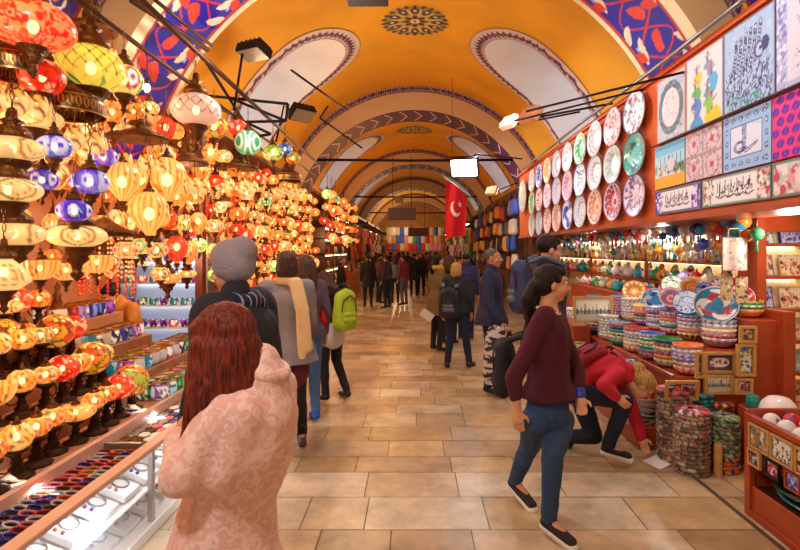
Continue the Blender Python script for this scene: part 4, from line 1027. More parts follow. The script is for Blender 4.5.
rims = {'orange': '#e87a20', 'green': '#3aa040', 'blue': '#2a70c8', 'teal': '#1f9a9a', 'red': '#c83020', 'purple': '#7a3a98', 'yellow': '#e8c030', 'white': '#e4e4e0', 'pink': '#d85a90', 'dark': '#38304a', 'lime': '#98c838', 'grey': '#98a0a0'}
bodyp = ['#e8e0d0', '#c83020', '#2a60b0', '#e8a030', '#28282c', '#3a9a5a', '#d86090', '#f4f0e4']
def bowl_mesh(rim, seed, R=.11, h=.07):
    q = random.Random(seed); cv = Cv(41, 11, 2*PI*R, .2, rims[rim])
    pal = q.sample(bodyp, 3)+[rims[rim]]
    n = 14
    for i in range(n+1):
        cv.ell(cv.w*i/n, .055, .016, .02, 0, pal[0]); cv.ell(cv.w*(i+.5)/n, .085, .014, .014, 0, pal[1]); cv.ell(cv.w*i/n, .03, .012, .01, 0, pal[2])
    cv.rect(0, cv.w, .1, .12, rims[rim]); cv.rect(0, cv.w, .16, .2, pal[0])
    me = lathe_cv(cv, [(.001, .006), (R*.55, .01), (R*.5, 0), (R*.62, .0), (R*.95, h*.55), (R, h), (R*.96, h*1.02), (R*.9, h*.6), (R*.5, .02), (.001, .014)][2:]); me.materials.append(M['glaze']); return me
BMSH = {k: [bowl_mesh(k, hash(k) % 100 if False else sum(map(ord, k))+s) for s in range(2)] for k in rims}
def stack(x, y, z, colours, desc, sc=1.0, group='stacked bowls on the stall', lift=.032, jx=.004):
    n = len(colours)
    for i, c in enumerate(colours):  # listed from the top
        zz = z+(n-1-i)*lift*sc; me = BMSH[c][i % 2]
        o = link('ceramic_bowl', me, None, (x+random.uniform(-jx, jx), y+random.uniform(-jx, jx), zz)); o.scale = (sc, sc, sc); o.rotation_euler = (0, 0, random.uniform(0, 6))
        tag(o, f'{c} patterned bowl, {ordw(i)} from the top of the {desc}', 'bowl', group)
def cols(n, top): return [top]+random.choices(list(rims), k=n-1)
S1 = [(2.34, 4.46, 'orange', 6, 'nearest front stack'), (2.31, 4.75, 'green', 6, 'second front stack from the near end'), (2.30, 5.05, 'blue', 6, 'third front stack'), (2.30, 5.42, 'red', 6, 'fourth front stack'), (2.29, 5.8, 'grey', 6, 'fifth front stack'), (2.29, 6.15, 'white', 7, 'white front stack'), (2.29, 6.55, 'dark', 6, 'seventh front stack'), (2.29, 7.0, 'green', 6, 'eighth front stack'), (2.29, 7.5, 'white', 5, 'ninth front stack')]
for x, y, t, n, d in S1: stack(x, y, .645, cols(n, t) if t != 'white' else ['white']*n, d, 1.12)
S2 = [(2.64, 4.52, 'purple', 5, 'nearest middle stack', 1.25), (2.58, 4.87, 'teal', 6, 'second middle stack', 1.05), (2.56, 5.2, 'purple', 6, 'third middle stack', 1), (2.56, 5.5, 'blue', 6, 'fourth middle stack', 1), (2.56, 5.82, 'yellow', 6, 'fifth middle stack', 1), (2.56, 6.15, 'white', 7, 'white middle stack', 1.05), (2.56, 6.5, 'grey', 7, 'grey middle stack', 1.05), (2.56, 6.95, 'orange', 5, 'eighth middle stack', 1), (2.56, 7.45, 'teal', 5, 'ninth middle stack', 1)]
for x, y, t, n, d, s in S2: stack(x, y, .865, cols(n, t) if t not in ('white', 'grey') else [t]*n, d, s)
stack(2.88, 4.5, 1.125, ['lime', 'green', 'orange'], 'small stack on the rear step', 1.1)
# tilted show bowls
def show(u, v, X, wpx, st_, a, b_, c_, label, seed, D=None):
    p = P(u, v, D) if D else PX(u, v, X); me = plate_cv(st_, a, b_, c_, seed); o = empty('show_bowl', p); s = wpx/F*p.y/.5
    part('painted_face', me, M['glaze'], o); part('foot_ring', foot, M['wlam'], o)
    o.scale = (s, s, s*2.0); o.rotation_euler = (math.radians(58), 0, math.radians(-28)); tag(o, label, 'bowl', 'tilted show bowls'); return o
show(716, 306, 2.62, 40, 'fish', '#1f8ab0', '#f4f0e8', '#c83a40', 'teal show bowl with red tulips leaning on the nearest middle stack', 3)
show(687, 303, 2.62, 26, 'speck', '#e4ecf8', '#2a60c0', '#88a8d8', 'white show bowl with blue sprigs, left of the teal one', 4)
show(740, 298, 2.88, 26, 'speck', '#e0404c', '#f8f0f0', '#c81828', 'red show bowl with white spots on top of the small rear stack', 5)
show(671, 298, 2.68, 22, 'rings', '#d8605a', '#f4e8e0', '#3a80c0', 'coral ringed show bowl near the row of middle stacks', 6)
show(655, 300, 2.66, 24, 'fish', '#3a90c8', '#e8f0f4', '#1f5a90', 'sky blue fish show bowl over the middle stacks', 7)
show(634, 291, 2.7, 22, 'radial', '#e8b860', '#c87a28', '#f4e4b8', 'honey coloured show bowl tipped towards the aisle', 8)
show(705, 291, 2.95, 18, 'fish', '#2a50b8', '#a8c0f0', '#182a80', 'deep blue show bowl behind the teal tulip bowl', 9)
show(720, 287, 3.0, 20, 'radial', '#a85a68', '#e8c8c8', '#6a2a48', 'plum petalled show bowl high on the rear step', 10)
show(692, 287, 3.0, 22, 'rings', '#e89a40', '#f4e4c0', '#c85a20', 'amber ringed show bowl high on the rear step', 11)
show(672, 285, 3.0, 20, 'speck', '#f0ece0', '#3a8a50', '#c83a40', 'white show bowl with green and red specks on the rear step', 12)

# wooden frames on the ends of the steps
def framed(u0, v0, u1, v1, D, paint, label, tilt=0, wood='lwood', t=.022, rz=0):
    a = P(u0, v1, D); b_ = P(u1, v0, D); w_, h_ = b_.x-a.x, b_.z-a.z; r = empty('framed_tile', ((a.x+b_.x)/2, D, (a.z+b_.z)/2))
    mb = MB(); mb.box(-w_/2, w_/2, -.02, .008, -h_/2, -h_/2+t).box(-w_/2, w_/2, -.02, .008, h_/2-t, h_/2).box(-w_/2, -w_/2+t, -.02, .008, -h_/2+t, h_/2-t).box(w_/2-t, w_/2, -.02, .008, -h_/2+t, h_/2-t)
    part('wooden_frame', mb.mesh(), M[wood], r); w2, h2 = w_-2*t+.004, h_-2*t+.004
    cv = Cv(max(12, int(w2/.006)), max(12, int(h2/.006)), w2, h2, '#f0ece4'); paint(cv); part('painted_tile', cv.mesh(lambda x, y: (x-w2/2, 0, y-h2/2), smooth=False), M['tilep'], r)
    r.rotation_euler = (tilt, 0, rz); return tag(r, label, 'framed tile', 'framed tiles on the stall')
def q_pat(g_, pal, n, seed, inner=None):
    def f(cv):
        cv.C[:] = lin(g_); cv.speck(n, .014, pal, seed)
        if inner: cv.ell(cv.w/2, cv.h/2, cv.w*.38, cv.h*.3, 0, inner); cv.speck(12, .01, pal, seed+1, cv.w*.2, cv.w*.8, cv.h*.3, cv.h*.7)
        cv.frame(.008, '#5a3a48')
    return f
def q_sky(cv):
    cv.C[:] = lin('#f4ead4'); cv.rect(0, cv.w, 0, cv.h*.45, '#c8c0a8')
    for k in range(9): x = cv.w*(k+.5)/9; cv.rect(x-.004, x+.004, cv.h*.3, cv.h*(.55+.2*(k % 3)/2), '#4a5a60'); cv.ell(x, cv.h*.4, cv.w*.05, cv.h*.12, 0, ['#5a7a60', '#8a8a90', '#6a6a70'][k % 3])
    cv.frame(.006, '#8a6a40')
D0_ = 4.27
framed(695, 352, 704, 378, D0_, q_pat('#e0d8e8', ['#5a4a80', '#b04860'], 30, 1), 'narrow upright framed tile at the left of the frame block')
framed(704, 352, 735, 373, D0_, q_pat('#5a3a50', ['#8a4a58', '#483048'], 20, 2, '#f0e4e0'), 'wide framed tile with a white cartouche under the nearest middle stack')
framed(704, 374, 733, 394, D0_, q_sky, 'framed tile of dark ships below the cartouche tile')
framed(739, 326, 756, 343, D0_-.04, q_pat('#a85a50', ['#e8c8a0', '#4a5a70'], 26, 3), 'small brown framed tile at the top of the frame block')
framed(736, 344, 755, 376, D0_-.04, q_pat('#e8e0c0', ['#2a50a8', '#3a8a50', '#d8a030', '#7080c0'], 34, 4), 'tall framed tile with blue and gold scene beside the cartouche tile')
framed(735, 378, 752, 394, D0_-.04, q_pat('#e4dcd8', ['#7a3a50', '#b8606a', '#3a3a60'], 30, 5), 'small square framed tile under the tall blue and gold one')
framed(665, 380, 698, 400, 4.12, lambda cv: (cv.C.__setitem__(slice(None), lin('#e8e0e0')), cv.vor(26, ['#c83a30', '#e86a40', '#3a3a70', '#d0d0e8', '#a03050'], '#2a2030', .004, 5), cv.rect(cv.w*.49, cv.w*.52, 0, cv.h, '#f0e8e0')), 'framed pair of red and blue tiles leaning above the wicker-look coaster stacks', .12)
fs_ = framed(573, 296, 613, 323, 6.3, q_sky, 'wide framed skyline drawing standing beside the face of the walking woman', -.1, 'lwood', .03)
stand = tag(link('wooden_stand', bevbox(1.92, 2.13, 6.3, 7.2, 0, .78, .01), None, None, M['wood']), 'low wooden stand under the framed skyline drawing', 'stand')
for i in range(5):
    me = Cv(10, 18, .14, .24, '#e8d8b0'); me.speck(20, .03, random.sample(['#c83a30', '#2a5aa0', '#3a7a50', '#e8b040', '#5a3a30'], 3), i); mm = me.mesh(lambda x, y: (x-.07, 0, y), thick=(0, .02, 0), smooth=False); mm.materials.append(M['tilep'])
    o = link('guide_book', mm, None, (1.74+.1*(i % 2), 6.05-.07*i, .0+.0)); o.location = (2.0-.03*i, 6.22-.05*i, 0.02); o.scale = (1.3, 1, 2.4); o.rotation_euler = (-.08, 0, -.5)
    tag(o, f'upright picture book leaning before the wooden stand, {ordw(i)} from the back', 'book', 'books before the wooden stand')

# show wall shelves: D 5 - 13
sw = empty('wall_shelf_unit', (3.3, 9.2, 0))
for z in (1.3, 1.56, 1.86): part('shelf_board', MB().box(-.2, .2, -4.3, 4.1, z-.02, z).mesh(), M['wood'], sw); 
for z in (1.54, 1.84): part('shelf_strip_lamp', MB().box(.12, .15, -4.2, 4.0, z-.02, z-.005).mesh(), M['warmstrip'], sw)
for y in (-4.3, -2.2, 0, 2.1, 4.08): part('shelf_upright', MB().box(-.2, -.16, y, y+.03, .9, 2.0).mesh(), M['wood'], sw)
tag(sw, 'long red wooden shelves behind the stepped stall, full of ceramics', 'shelves')
orn = {'turquoise': '#20a8c0', 'white': '#f0ece8', 'blue': '#3048b0', 'red': '#d02830', 'green': '#3a9a60', 'lilac': '#b0a0d8', 'orange': '#e88a30', 'tan': '#d8b070', 'pink': '#e8a0a8', 'cream': '#f0e0b8'}
OM = {k: mat('glaze_'+k, c, .2, coat=.5, var=.35, vscale=25) for k, c in orn.items()}
ball = MB().sph((0, 0, 0), .055, 16, 10).tube([(0, 0, .05), (0, 0, .12)], .003, 5).lathe([(.004, -.05), (.009, -.07), (.012, -.14), (.001, -.145)], 8).mesh(); ball.materials.append(OM['white'])
cats = MB().sph((0, 0, .035), (.045, .03, .035), 12, 8).sph((.035, 0, .08), .022, 10, 6).cap((-.04, 0, .03), (-.06, 0, .09), .01, .006, n=6).mesh(); cats.materials.append(OM['white'])
jug = MB().lathe([(0, 0), (.035, 0), (.05, .03), (.055, .07), (.03, .12), (.02, .15), (.032, .17), (.028, .17), (.001, .14)], 18).tube([(.02, 0, .15), (.06, 0, .13), (.07, 0, .09), (.05, 0, .06)], .007, 6).mesh(); jug.materials.append(OM['white'])
tea = MB().lathe([(0, 0), (.04, 0), (.065, .04), (.06, .08), (.02, .11), (.008, .12), (.012, .13), (.001, .14)], 18).tube([(.06, 0, .04), (.1, 0, .07), (.12, 0, .1)], [.012, .009, .006], 6).tube([(-.06, 0, .07), (-.1, 0, .07), (-.09, 0, .02), (-.06, 0, .03)], .006, 6).mesh(); tea.materials.append(OM['white'])
spoon = MB().tube([(0, 0, .12), (0, 0, -.06)], .005, 6).sph((0, 0, -.085), (.022, .01, .035), 10, 6).mesh(); spoon.materials.append(OM['tan'])
def line(name, me, x, y0, dy, n, z, words, where, cat, group, pal, sc=1, jz=.0, rz=None):
    for i in range(n):
        c = random.choice(pal); o = link(name, me, None, (x+random.uniform(-.02, .02), y0+dy*i, z+random.uniform(-jz, jz))); setmat(o, OM[c]); o.scale = (sc,)*3
        o.rotation_euler = (0, 0, random.uniform(0, 6) if rz is None else rz)
        tag(o, f'{c} {words}, {where}, {ordw(i)} from the near end', cat, group)
ac = list(orn)
line('hanging_bauble', ball, 2.86, 4.5, .145, 46, 1.93, 'hanging ceramic bauble', 'under the display board', 'bauble', 'baubles under the display board', ['turquoise', 'white', 'blue', 'red', 'white', 'lilac', 'orange', 'green', 'pink', 'white'], 1.15, .03)
line('hanging_spoon', spoon, 2.95, 4.7, .12, 46, 1.98, 'hanging wooden spoon', 'behind the baubles', 'spoon', 'spoons behind the baubles', ['tan', 'cream', 'tan', 'orange'], 1.1, .02)
line('cat_figurine', cats, 3.18, 5.1, .16, 40, 1.56, 'cat figurine', 'on the middle wall shelf', 'figurine', 'figurines on the middle wall shelf', ['white', 'white', 'cream', 'pink', 'orange', 'turquoise'], 1.3)
line('ceramic_jug', jug, 3.32, 5.1, .16, 40, 1.57, 'ceramic jug', 'behind the figurines on the middle shelf', 'jug', 'jugs on the middle wall shelf', ['cream', 'tan', 'orange', 'white', 'tan', 'green'], 1.25)
line('teapot', tea, 3.2, 5.1, .26, 26, 1.30, 'teapot', 'on the lower wall shelf', 'teapot', 'teapots on the lower wall shelf', ac, 1.35)
line('ceramic_jug', jug, 3.25, 5.1, .19, 34, 1.86, 'slim jug', 'on the upper wall shelf', 'jug', 'jugs on the upper wall shelf', ac, .8)
line('teapot', tea, 2.9, 5.0, .3, 14, 1.125, 'round teapot', 'on the rear step of the stall', 'teapot', 'teapots on the rear step', ac, 1.1)
line('hanging_spoon', spoon, 3.05, 4.75, .14, 44, 1.74, 'hanging wooden ladle', 'over the cat figurines', 'spoon', 'ladles over the cat figurines', ['tan', 'cream', 'tan', 'orange'], 1.4, .02)
line('hanging_bauble', ball, 2.72, 4.62, .16, 40, 1.86, 'small hanging bauble', 'nearer the aisle below the board', 'bauble', 'small baubles nearer the aisle', ['white', 'cream', 'turquoise', 'pink', 'white', 'red', 'blue'], .8, .05)
line('hanging_bauble', ball, 3.0, 4.9, .21, 30, 1.72, 'low hanging bauble', 'over the show bowls', 'bauble', 'low baubles over the show bowls', ['white', 'orange', 'cream', 'lilac', 'tan', 'green'], 1.0, .05)
line('cat_figurine', cats, 2.98, 4.95, .17, 22, 1.125, 'cat figurine', 'on the rear step', 'figurine', 'figurines on the rear step', ['white', 'cream', 'pink', 'turquoise', 'orange'], 1.5)
shp = [plate_cv('speck', '#f0ece8', '#2a60b0', '#d04040', 61), plate_cv('radial', '#e8b080', '#c04030', '#f4e8d0', 62), plate_cv('rings', '#e8f0f0', '#20908a', '#3060a0', 63), plate_cv('fish', '#f4e8e0', '#c03048', '#308a60', 64)]
for i in range(22):
    r = empty('standing_plate', (3.36, 5.2+.37*i, 1.30+.11)); r.rotation_euler = (0, math.radians(-76), 0); r.scale = (.42, .42, 1)
    part('painted_face', shp[i % 4], M['glaze'], r); part('foot_ring', foot, M['wlam'], r)
    tag(r, f'{["blue sprigged", "orange petalled", "teal ringed", "crimson leafed"][i % 4]} plate standing behind the teapots, {ordw(i)} from the near end', 'plate', 'plates standing on the lower wall shelf')
o = tag(link('hanging_bauble', ball, None, PX(737, 231, 2.75)), 'large turquoise bauble hanging at the near corner of the ceramics shop', 'bauble'); setmat(o, OM['turquoise']); o.scale = (1.3,)*3
for i, (u, v, c, w_) in enumerate([(727, 236, 'white', 'white bauble touching the large turquoise one on its left'), (746, 236, 'orange', 'orange and red bauble right of the large turquoise one'), (757, 234, 'green', 'greenish yellow bauble farthest right at the corner'), (703, 244, 'blue', 'dark blue spool-shaped bauble below the calligraphy')]):
    o = link('hanging_bauble', ball, None, PX(u, v, 2.78)); setmat(o, OM[c]); tag(o, w_, 'bauble')
# cloth bag hanging on the corner post
post = tag(link('corner_post', bevbox(2.98, 3.06, 4.52, 4.6, 1.0, 2.0), None, None, M['wood']), 'red wooden corner post between bowls and picture shelves', 'post')
cvb = Cv(24, 30, .2, .26, '#dcc8b8'); cvb.speck(60, .012, ['#b89a90', '#c8b0a0', '#a88a88'], 3); cvb.frame(.008, '#a08878')
me = cvb.mesh(lambda x, y: (x-.1, .012*math.sin(x*40)-.02, y-.13), thick=(0, .02, 0)); me.materials.append(M['cloth'])
bg = link('cotton_bag', me, None, P(734, 254, 4.3)); bg.scale = (1.05, 1, 1.05); reg(link('bag_handle', MB().tube([(-.05, 0, .13), (-.04, 0, .2), (.04, 0, .2), (.05, 0, .13)], .006, 6).mesh(), bg, None, mat('bag_strap', '#c8b09a', .9)))
tag(bg, 'pale printed cotton bag hanging from the corner post', 'bag')
for i, (u, v, w_) in enumerate([(727, 288, 'narrow'), (742, 290, 'wider')]):
    cvb = Cv(12, 26, .1, .22, '#c8a878'); cvb.speck(30, .012, ['#3a3040', '#8a6a50', '#e8dcc0'], i); me = cvb.mesh(lambda x, y: (x-.05, 0, y-.11), thick=(0, .01, 0)); me.materials.append(M['cloth'])
    tag(link('hanging_scroll', me, None, P(u, v, 4.35)), f'{w_} printed cloth scroll hanging under the cotton bag', 'scroll')

# ---------------------------------------------------------------- picture rack facing the aisle
rk = empty('picture_rack', (3.45, 4.75, 0)); ZS = [2.0, 1.76, 1.47, 1.18, .90, .62, .34]
for z in ZS[1:]: part('rack_shelf', bevbox(-.42, .45, -.16, .08, z-.03, z, .004), M['wood'], rk)
part('rack_back', MB().box(-.42, .45, .08, .1, .0, 2.0).mesh(), mat('lit_rack_back', '#fbeccb', .6), rk); part('rack_side', MB().box(-.44, -.42, -.16, .1, 0, 2.0).mesh(), M['wood'], rk)
for z in ZS[1:-1]: part('rack_strip_lamp', MB().box(-.4, .43, .05, .07, z-.045, z-.032).mesh(), M['warmstrip'], rk)
part('rack_header', bevbox(-.42, .45, -.2, -.1, 1.86, 2.06, .006), M['wood'], rk)
tag(rk, 'red wooden picture rack lit with warm strips at the right edge', 'rack')
pp = [('#d8d0e8', ['#5a40a0', '#7a68c0', '#3a3080'], 'lilac'), ('#f4e0b8', ['#c85a40', '#3a3a50', '#e8a850'], 'sand coloured'), ('#f4d8b8', ['#d8785a', '#c8a080', '#8a5a50'], 'peach'), ('#a8d8f0', ['#f4f8fa', '#d85a60', '#e8f0f4'], 'sky blue'), ('#f4eab0', ['#8a8a98', '#e8c030', '#5a6a80'], 'pale yellow'), ('#f8f0e0', ['#2a50a0', '#c8a060'], 'ivory'), ('#e8e0d8', ['#2a2a30', '#b84a40'], 'grey')]
rn = ['top', 'second', 'third', 'fourth', 'fifth', 'lowest']
order = [[5, 0, 0], [2, 1, 5], [0, 1, 6], [2, 2, 1], [4, 3, 3], [4, 1, 0]]
for j, z in enumerate(ZS[1:]):
    for i in range(3):
        g_, pl, nm = pp[order[j][i]]; w_, h_ = .22, .19
        cv = Cv(34, 28, w_, h_, g_); cv.speck(26, .018, pl, j*3+i); scribble(cv, .03, w_-.03, h_*.3, h_*.7, 6, .007, pl[0], j*5+i, .02); cv.frame(.007, pl[-1])
        me = cv.mesh(lambda x, y: (x-w_/2, 0, y), thick=(0, .012, 0), smooth=False); me.materials.append(M['tilep'])
        o = link('picture_tile', me, None, (3.14+.265*i, 4.70-.02*(i % 2), z)); o.rotation_euler = (-.22, 0, 0)
        tag(o, f'{nm} picture tile on the {rn[j]} rack shelf, {ordw(i)} from the left', 'picture tile', 'picture tiles on the rack')
# counter clutter before the rack: white bowl, teal jar
pl_ = tag(link('low_table', bevbox(2.6, 3.3, 3.66, 4.2, 0, .46, .01), None, None, M['wood']), 'low red table behind the coaster stacks carrying an upturned white bowl', 'table')
me = MB().lathe([(.13, 0), (.128, .03), (.11, .08), (.07, .12), (.03, .13), (.001, .13)], 32).mesh(); tag(link('white_bowl', me, None, (2.76, 3.95, .46), mat('white_glaze', '#f6efe4', .2)), 'plain white bowl turned upside down below the picture rack', 'bowl')
o = link('teal_jar', MB().lathe([(0, 0), (.04, 0), (.045, .01), (.045, .09), (.04, .095), (.036, .09), (.001, .085)], 20).mesh(), None, (2.66, 4.1, .46), mat('teal_glaze', '#1f8a80', .3, var=.3, vscale=30)); o.name = 'glazed_jar'; tag(o, 'small teal jar left of the upturned white bowl', 'jar')

# ---------------------------------------------------------------- coaster stacks on the floor
def coaster_mesh(pal, seed, R=.13, t=.032, lob=10):
    cv = Cv(61, 9, 2*PI*R, .1, pal[0]); cv.vor(60, pal, '#3a2e28', .003, seed, True)
    prof = [(R*.2, t), (R*.85, t*1.0), (R, t*.75), (R*1.02, t*.4), (R*.96, .0)]
    me = lathe_cv(cv, prof, lob, .05); me.materials.append(M['cloth']); return me
CM = {'brown and grey': coaster_mesh(['#a08a72', '#84705e', '#c8b498', '#6a5c50', '#a86a5c'], 1), 'brown and green': coaster_mesh(['#8a8a68', '#5a9060', '#c0c8a8', '#5a5a48', '#90b878'], 3), 'orange and blue': coaster_mesh(['#d86a30', '#2a4aa0', '#e8a040', '#802020'], 4), 'teal': coaster_mesh(['#1f8a88', '#28a898', '#0f5a60'], 5), 'purple and grey': coaster_mesh(['#7a5a6a', '#5a4a58', '#b0a0a0'], 7)}
CT = {'brown and grey': coaster_mesh(['#c8404a', '#e8dcd8', '#d87078', '#6a4a44'], 11)}
STK = [(682, 466, 18, 'brown and grey', 'left brown stack', .175), (700, 478, 15, 'brown and grey', 'nearest brown stack', .17), (733, 476, 5, 'orange and blue', 'stack before the bin', .145), (706, 460, 17, 'teal', 'teal-topped stack at the back', .16), (727, 462, 15, 'orange and blue', 'back right stack', .15)]
for si, (u, v, n, cn, d, R_) in enumerate(STK):
    base = PF(u, v); base.y += .12
    cc = [cn]*n
    if si == 2: cc = ['brown and green']*9+['orange and blue']*4
    if si == 3: cc = ['teal']*4+['purple and grey']*12
    if si == 4: cc = ['orange and blue']*6+['brown and grey']*8
    for i, c in enumerate(cc):
        k = len(cc)-1-i; me = CM[c]
        if i == 0 and si in (0, 1): me = CT['brown and grey']
        o = link('woven_coaster', me, None, (base.x+random.uniform(-.003, .003), base.y, (.0325*k))); s = R_/.17*.98; o.scale = (s, s, 1); o.rotation_euler = (0, 0, random.uniform(0, 6))
        tag(o, f'{c} woven coaster, {ordw(i)} from the top of the {d}', 'coaster', 'stacks of coasters on the floor')
tag(link('cardboard_tube', MB().lathe([(.03, 0), (.03, .24), (.026, .245), (.02, .24), (.02, 0)], 16).mesh(), None, PF(718, 476)+Vector((0, .0, 0)), M['lwood']), 'short wooden roll standing between the brown and green coaster stacks', 'roll')
# white plates stacked low by the crouching woman
wp = plate_cv('speck', '#f4f0ec', '#b83a30', '#6a6a80', 33)
sb = PX(650, 412, 2.14); 
for i in range(7):
    r = empty('painted_plate', (2.0, 4.62, .20+.024*i)); r.rotation_euler = (math.radians(8), math.radians(-12), i*.7); r.scale = (.62, .62, 1); part('painted_face', wp, M['glaze'], r); part('foot_ring', foot, M['wlam'], r)
    tag(r, f'red sprigged white plate in the pile by the crouching woman, {ordw(6-i)} from top', 'plate', 'pile of white plates by the stall')
tag(link('plate_crate', bevbox(1.9, 2.11, 4.42, 4.82, 0, .19, .008), None, None, M['wood']), 'small red crate under the pile of white plates', 'crate')
sp_ = plate_cv('radial', '#f0f0f0', '#606880', '#404858', 3)
for i in range(11):
    r = empty('striped_plate', (2.05, 5.0, .385+.022*i)); r.rotation_euler = (math.radians(6), math.radians(-9), i*.5); r.scale = (.55, .55, 1); part('painted_face', sp_, M['glaze'], r); part('foot_ring', foot, M['wlam'], r)
    tag(r, f'grey patterned plate in the tall pile behind the blonde head, {ordw(10-i)} from the top', 'plate', 'tall pile of grey plates')
for i in range(8):
    cv = Cv(16, 12, .16, .12, '#f4f0f0'); cv.speck(14, .016, ['#3a3a60', '#c83a48', '#3a8a70', '#e8c040', '#8a8a98'], i); me = cv.mesh(lambda x, y: (x-.08, y-.06, .012), thick=(0, 0, -.012), smooth=False); me.materials.append(M['tilep'])
    o = link('tile_magnet', me, None, (2.0+.08*(i % 2), 5.28+.075*(i//2)*2, .386)); o.rotation_euler = (0, 0, random.uniform(-.4, .4)); tag(o, f'loose printed tile on the low red ledge, {["outer", "inner"][i % 2]} line, {ordw(i//2)} from the plates', 'tile', 'loose tiles on the red ledge')
tag(link('plate_shelf', bevbox(1.94, 2.15, 4.85, 5.85, 0, .38, .008), None, None, M['wood']), 'low red ledge carrying the rack of striped plates', 'ledge')

# ---------------------------------------------------------------- red bin at the lower right
bn = empty('tile_bin', (2.14, 2.8, 0))
def bpart(n, x0, x1, y0, y1, z0, z1, m, b=.005): return part(n, bevbox(x0-2.14, x1-2.14, y0-2.8, y1-2.8, z0, z1, b), m, bn)
A0, A1 = 2.13, 2.85; B0, B1 = 2.0, 3.36
bpart('lower_panel', A0+.015, A0+.035, B0, B1, .03, .2, M['wood']); bpart('base_rail', A0, A0+.045, B0, B1, 0, .045, M['wood']); bpart('end_panel', A0, A1, B1-.03, B1, 0, .64, M['wood'])
bpart('corner_stile', A0-.003, A0+.04, B1-.05, B1+.003, 0, .66, M['wood']); bpart('upper_panel', A0+.01, A0+.035, B0, B1-.04, .37, .62, M['wood']); bpart('top_rim', A0-.005, A0+.03, B0, B1, .615, .655, M['wood'])
bpart('far_rim', A0, A1, B1-.03, B1, .63, .68, M['wood']); bpart('tray_floor', A0+.03, A1, B0, B1-.03, .55, .57, M['wood']); bpart('inner_shelf', A0+.03, A1, B0, B1-.03, .17, .19, M['dwood']); bpart('back_rim', A1-.03, A1, B0, B1, .0, .8, M['wood'])
tag(bn, 'red wooden bin with tiles fixed to its side in the lower right corner', 'bin')
def sidetile(y0, y1, z0, z1, paint, label, fr='lwood', t=.012):
    w_, h_ = y1-y0, z1-z0; r = empty('framed_tile', (A0-.006, (y0+y1)/2, (z0+z1)/2)); r.rotation_euler = (0, 0, -PI/2)
    mb = MB().box(-w_/2, w_/2, -.012, .004, -h_/2, -h_/2+t).box(-w_/2, w_/2, -.012, .004, h_/2-t, h_/2).box(-w_/2, -w_/2+t, -.012, .004, -h_/2+t, h_/2-t).box(w_/2-t, w_/2, -.012, .004, -h_/2+t, h_/2-t)
    part('tile_frame', mb.mesh(), M[fr], r); w2, h2 = w_-2*t+.002, h_-2*t+.002; cv = Cv(40, 40, w2, h2, '#f0e8dc'); paint(cv); part('painted_tile', cv.mesh(lambda x, y: (x-w2/2, -.004, y-h2/2), smooth=False), M['tilep'], r)
    tag(r, label, 'framed tile', 'tiles fixed on the red bin')
ups = [('#8a7a5a', ['#c89a50', '#5a6a80', '#e8d0a0'], 'brown star-patterned tile nearest the bin corner'), ('#dfe4e0', ['#3a6a58', '#c8a840', '#7a5a50'], 'white tile with a building, second along the bin'), ('#e8d8a8', ['#e8b030', '#3a3a40', '#d86a30'], 'tile with golden flowers, third along the bin'), ('#e0dcc8', ['#d04838', '#3a6a90'], 'pale tile with red dots, fourth along the bin'), ('#d0dce8', ['#2a5aa0', '#88a8c8'], 'blue sprigged tile, fifth along the bin')]
y = B1-.06
for i, (g_, pl, lb) in enumerate(ups): sidetile(y-.19, y, .46, .61, q_pat(g_, pl, 40, i+20, '#e8e0d0' if i == 1 else None), lb); y -= .2
lows = [('#d8c8b8', ['#8a3040', '#40404a'], 'small cream tile with dark red star low on the bin', 'lwood'), ('#ecdcd8', ['#a02038', '#c86070'], 'small white and crimson tile in a black frame on the bin', 'black'), ('#c8d0f0', ['#3050b0', '#8090d8'], 'small blue tile in a red frame on the bin', 'wood'), ('#d0dcc8', ['#5a7a60', '#88a890'], 'small grey-green tile low on the bin', 'lwood'), ('#e8e0f0', ['#7a60a0'], 'small lilac tile low on the bin near the frame edge', 'wood')]
y = B1-.05
for i, (g_, pl, lb, fr) in enumerate(lows): sidetile(y-.12, y, .345-.0*i, .45, q_pat(g_, pl, 26, i+40), lb, fr); y -= .165
# round trays lying in the open slot
trc = [('teal', '#1f8a90'), ('pink', '#d87a98'), ('green', '#1f5a38')]
for i, (cn, c) in enumerate(trc):
    cv = Cv(73, 14, 1.6, .3, c); cv.speck(120, .02, ['#f0f0ec', c, c], i+2); me = lathe_cv(cv, [(.001, .02), (.22, .02), (.27, .035), (.3, .05), (.302, .042), (.27, .02), (.2, .0)]); me.materials.append(M['glaze'])
    o = link('round_tray', me, None, (A0+.325-.02*i, 3.02-.015*i, .195+.042*i)); o.rotation_euler = (0, math.radians(4*i), i); tag(o, f'{cn} patterned round tray, {["bottom", "middle", "top"][i]} of three in the slot of the red bin', 'tray', 'trays in the bin')
for i in range(16):
    cn = ['white', 'red', 'white', 'pink'][i % 4]; sp = MB().sph((0, 0, 0), .052, 16, 10).mesh(); cv = Cv(33, 17, .33, .165, orn[cn]); cv.speck(16, .02, ['#f4f0ec', '#d02028', '#f0e8e8', '#3a5a90'], i)
    me = lathe_cv(cv, ellprof(.052, .052, 0, 1, 179)); me.materials.append(M['glaze']); o = link('painted_egg', me, None, (A0+.1+.13*(i % 4), B1-.11-.13*(i//4), .628)); o.rotation_euler = (i, i*.7, i)
    tag(o, f'{cn} ceramic egg in the bin, {ordw(i//4)} row from the far rim, {ordw(i % 4)} from the aisle', 'egg', 'painted eggs in the bin')
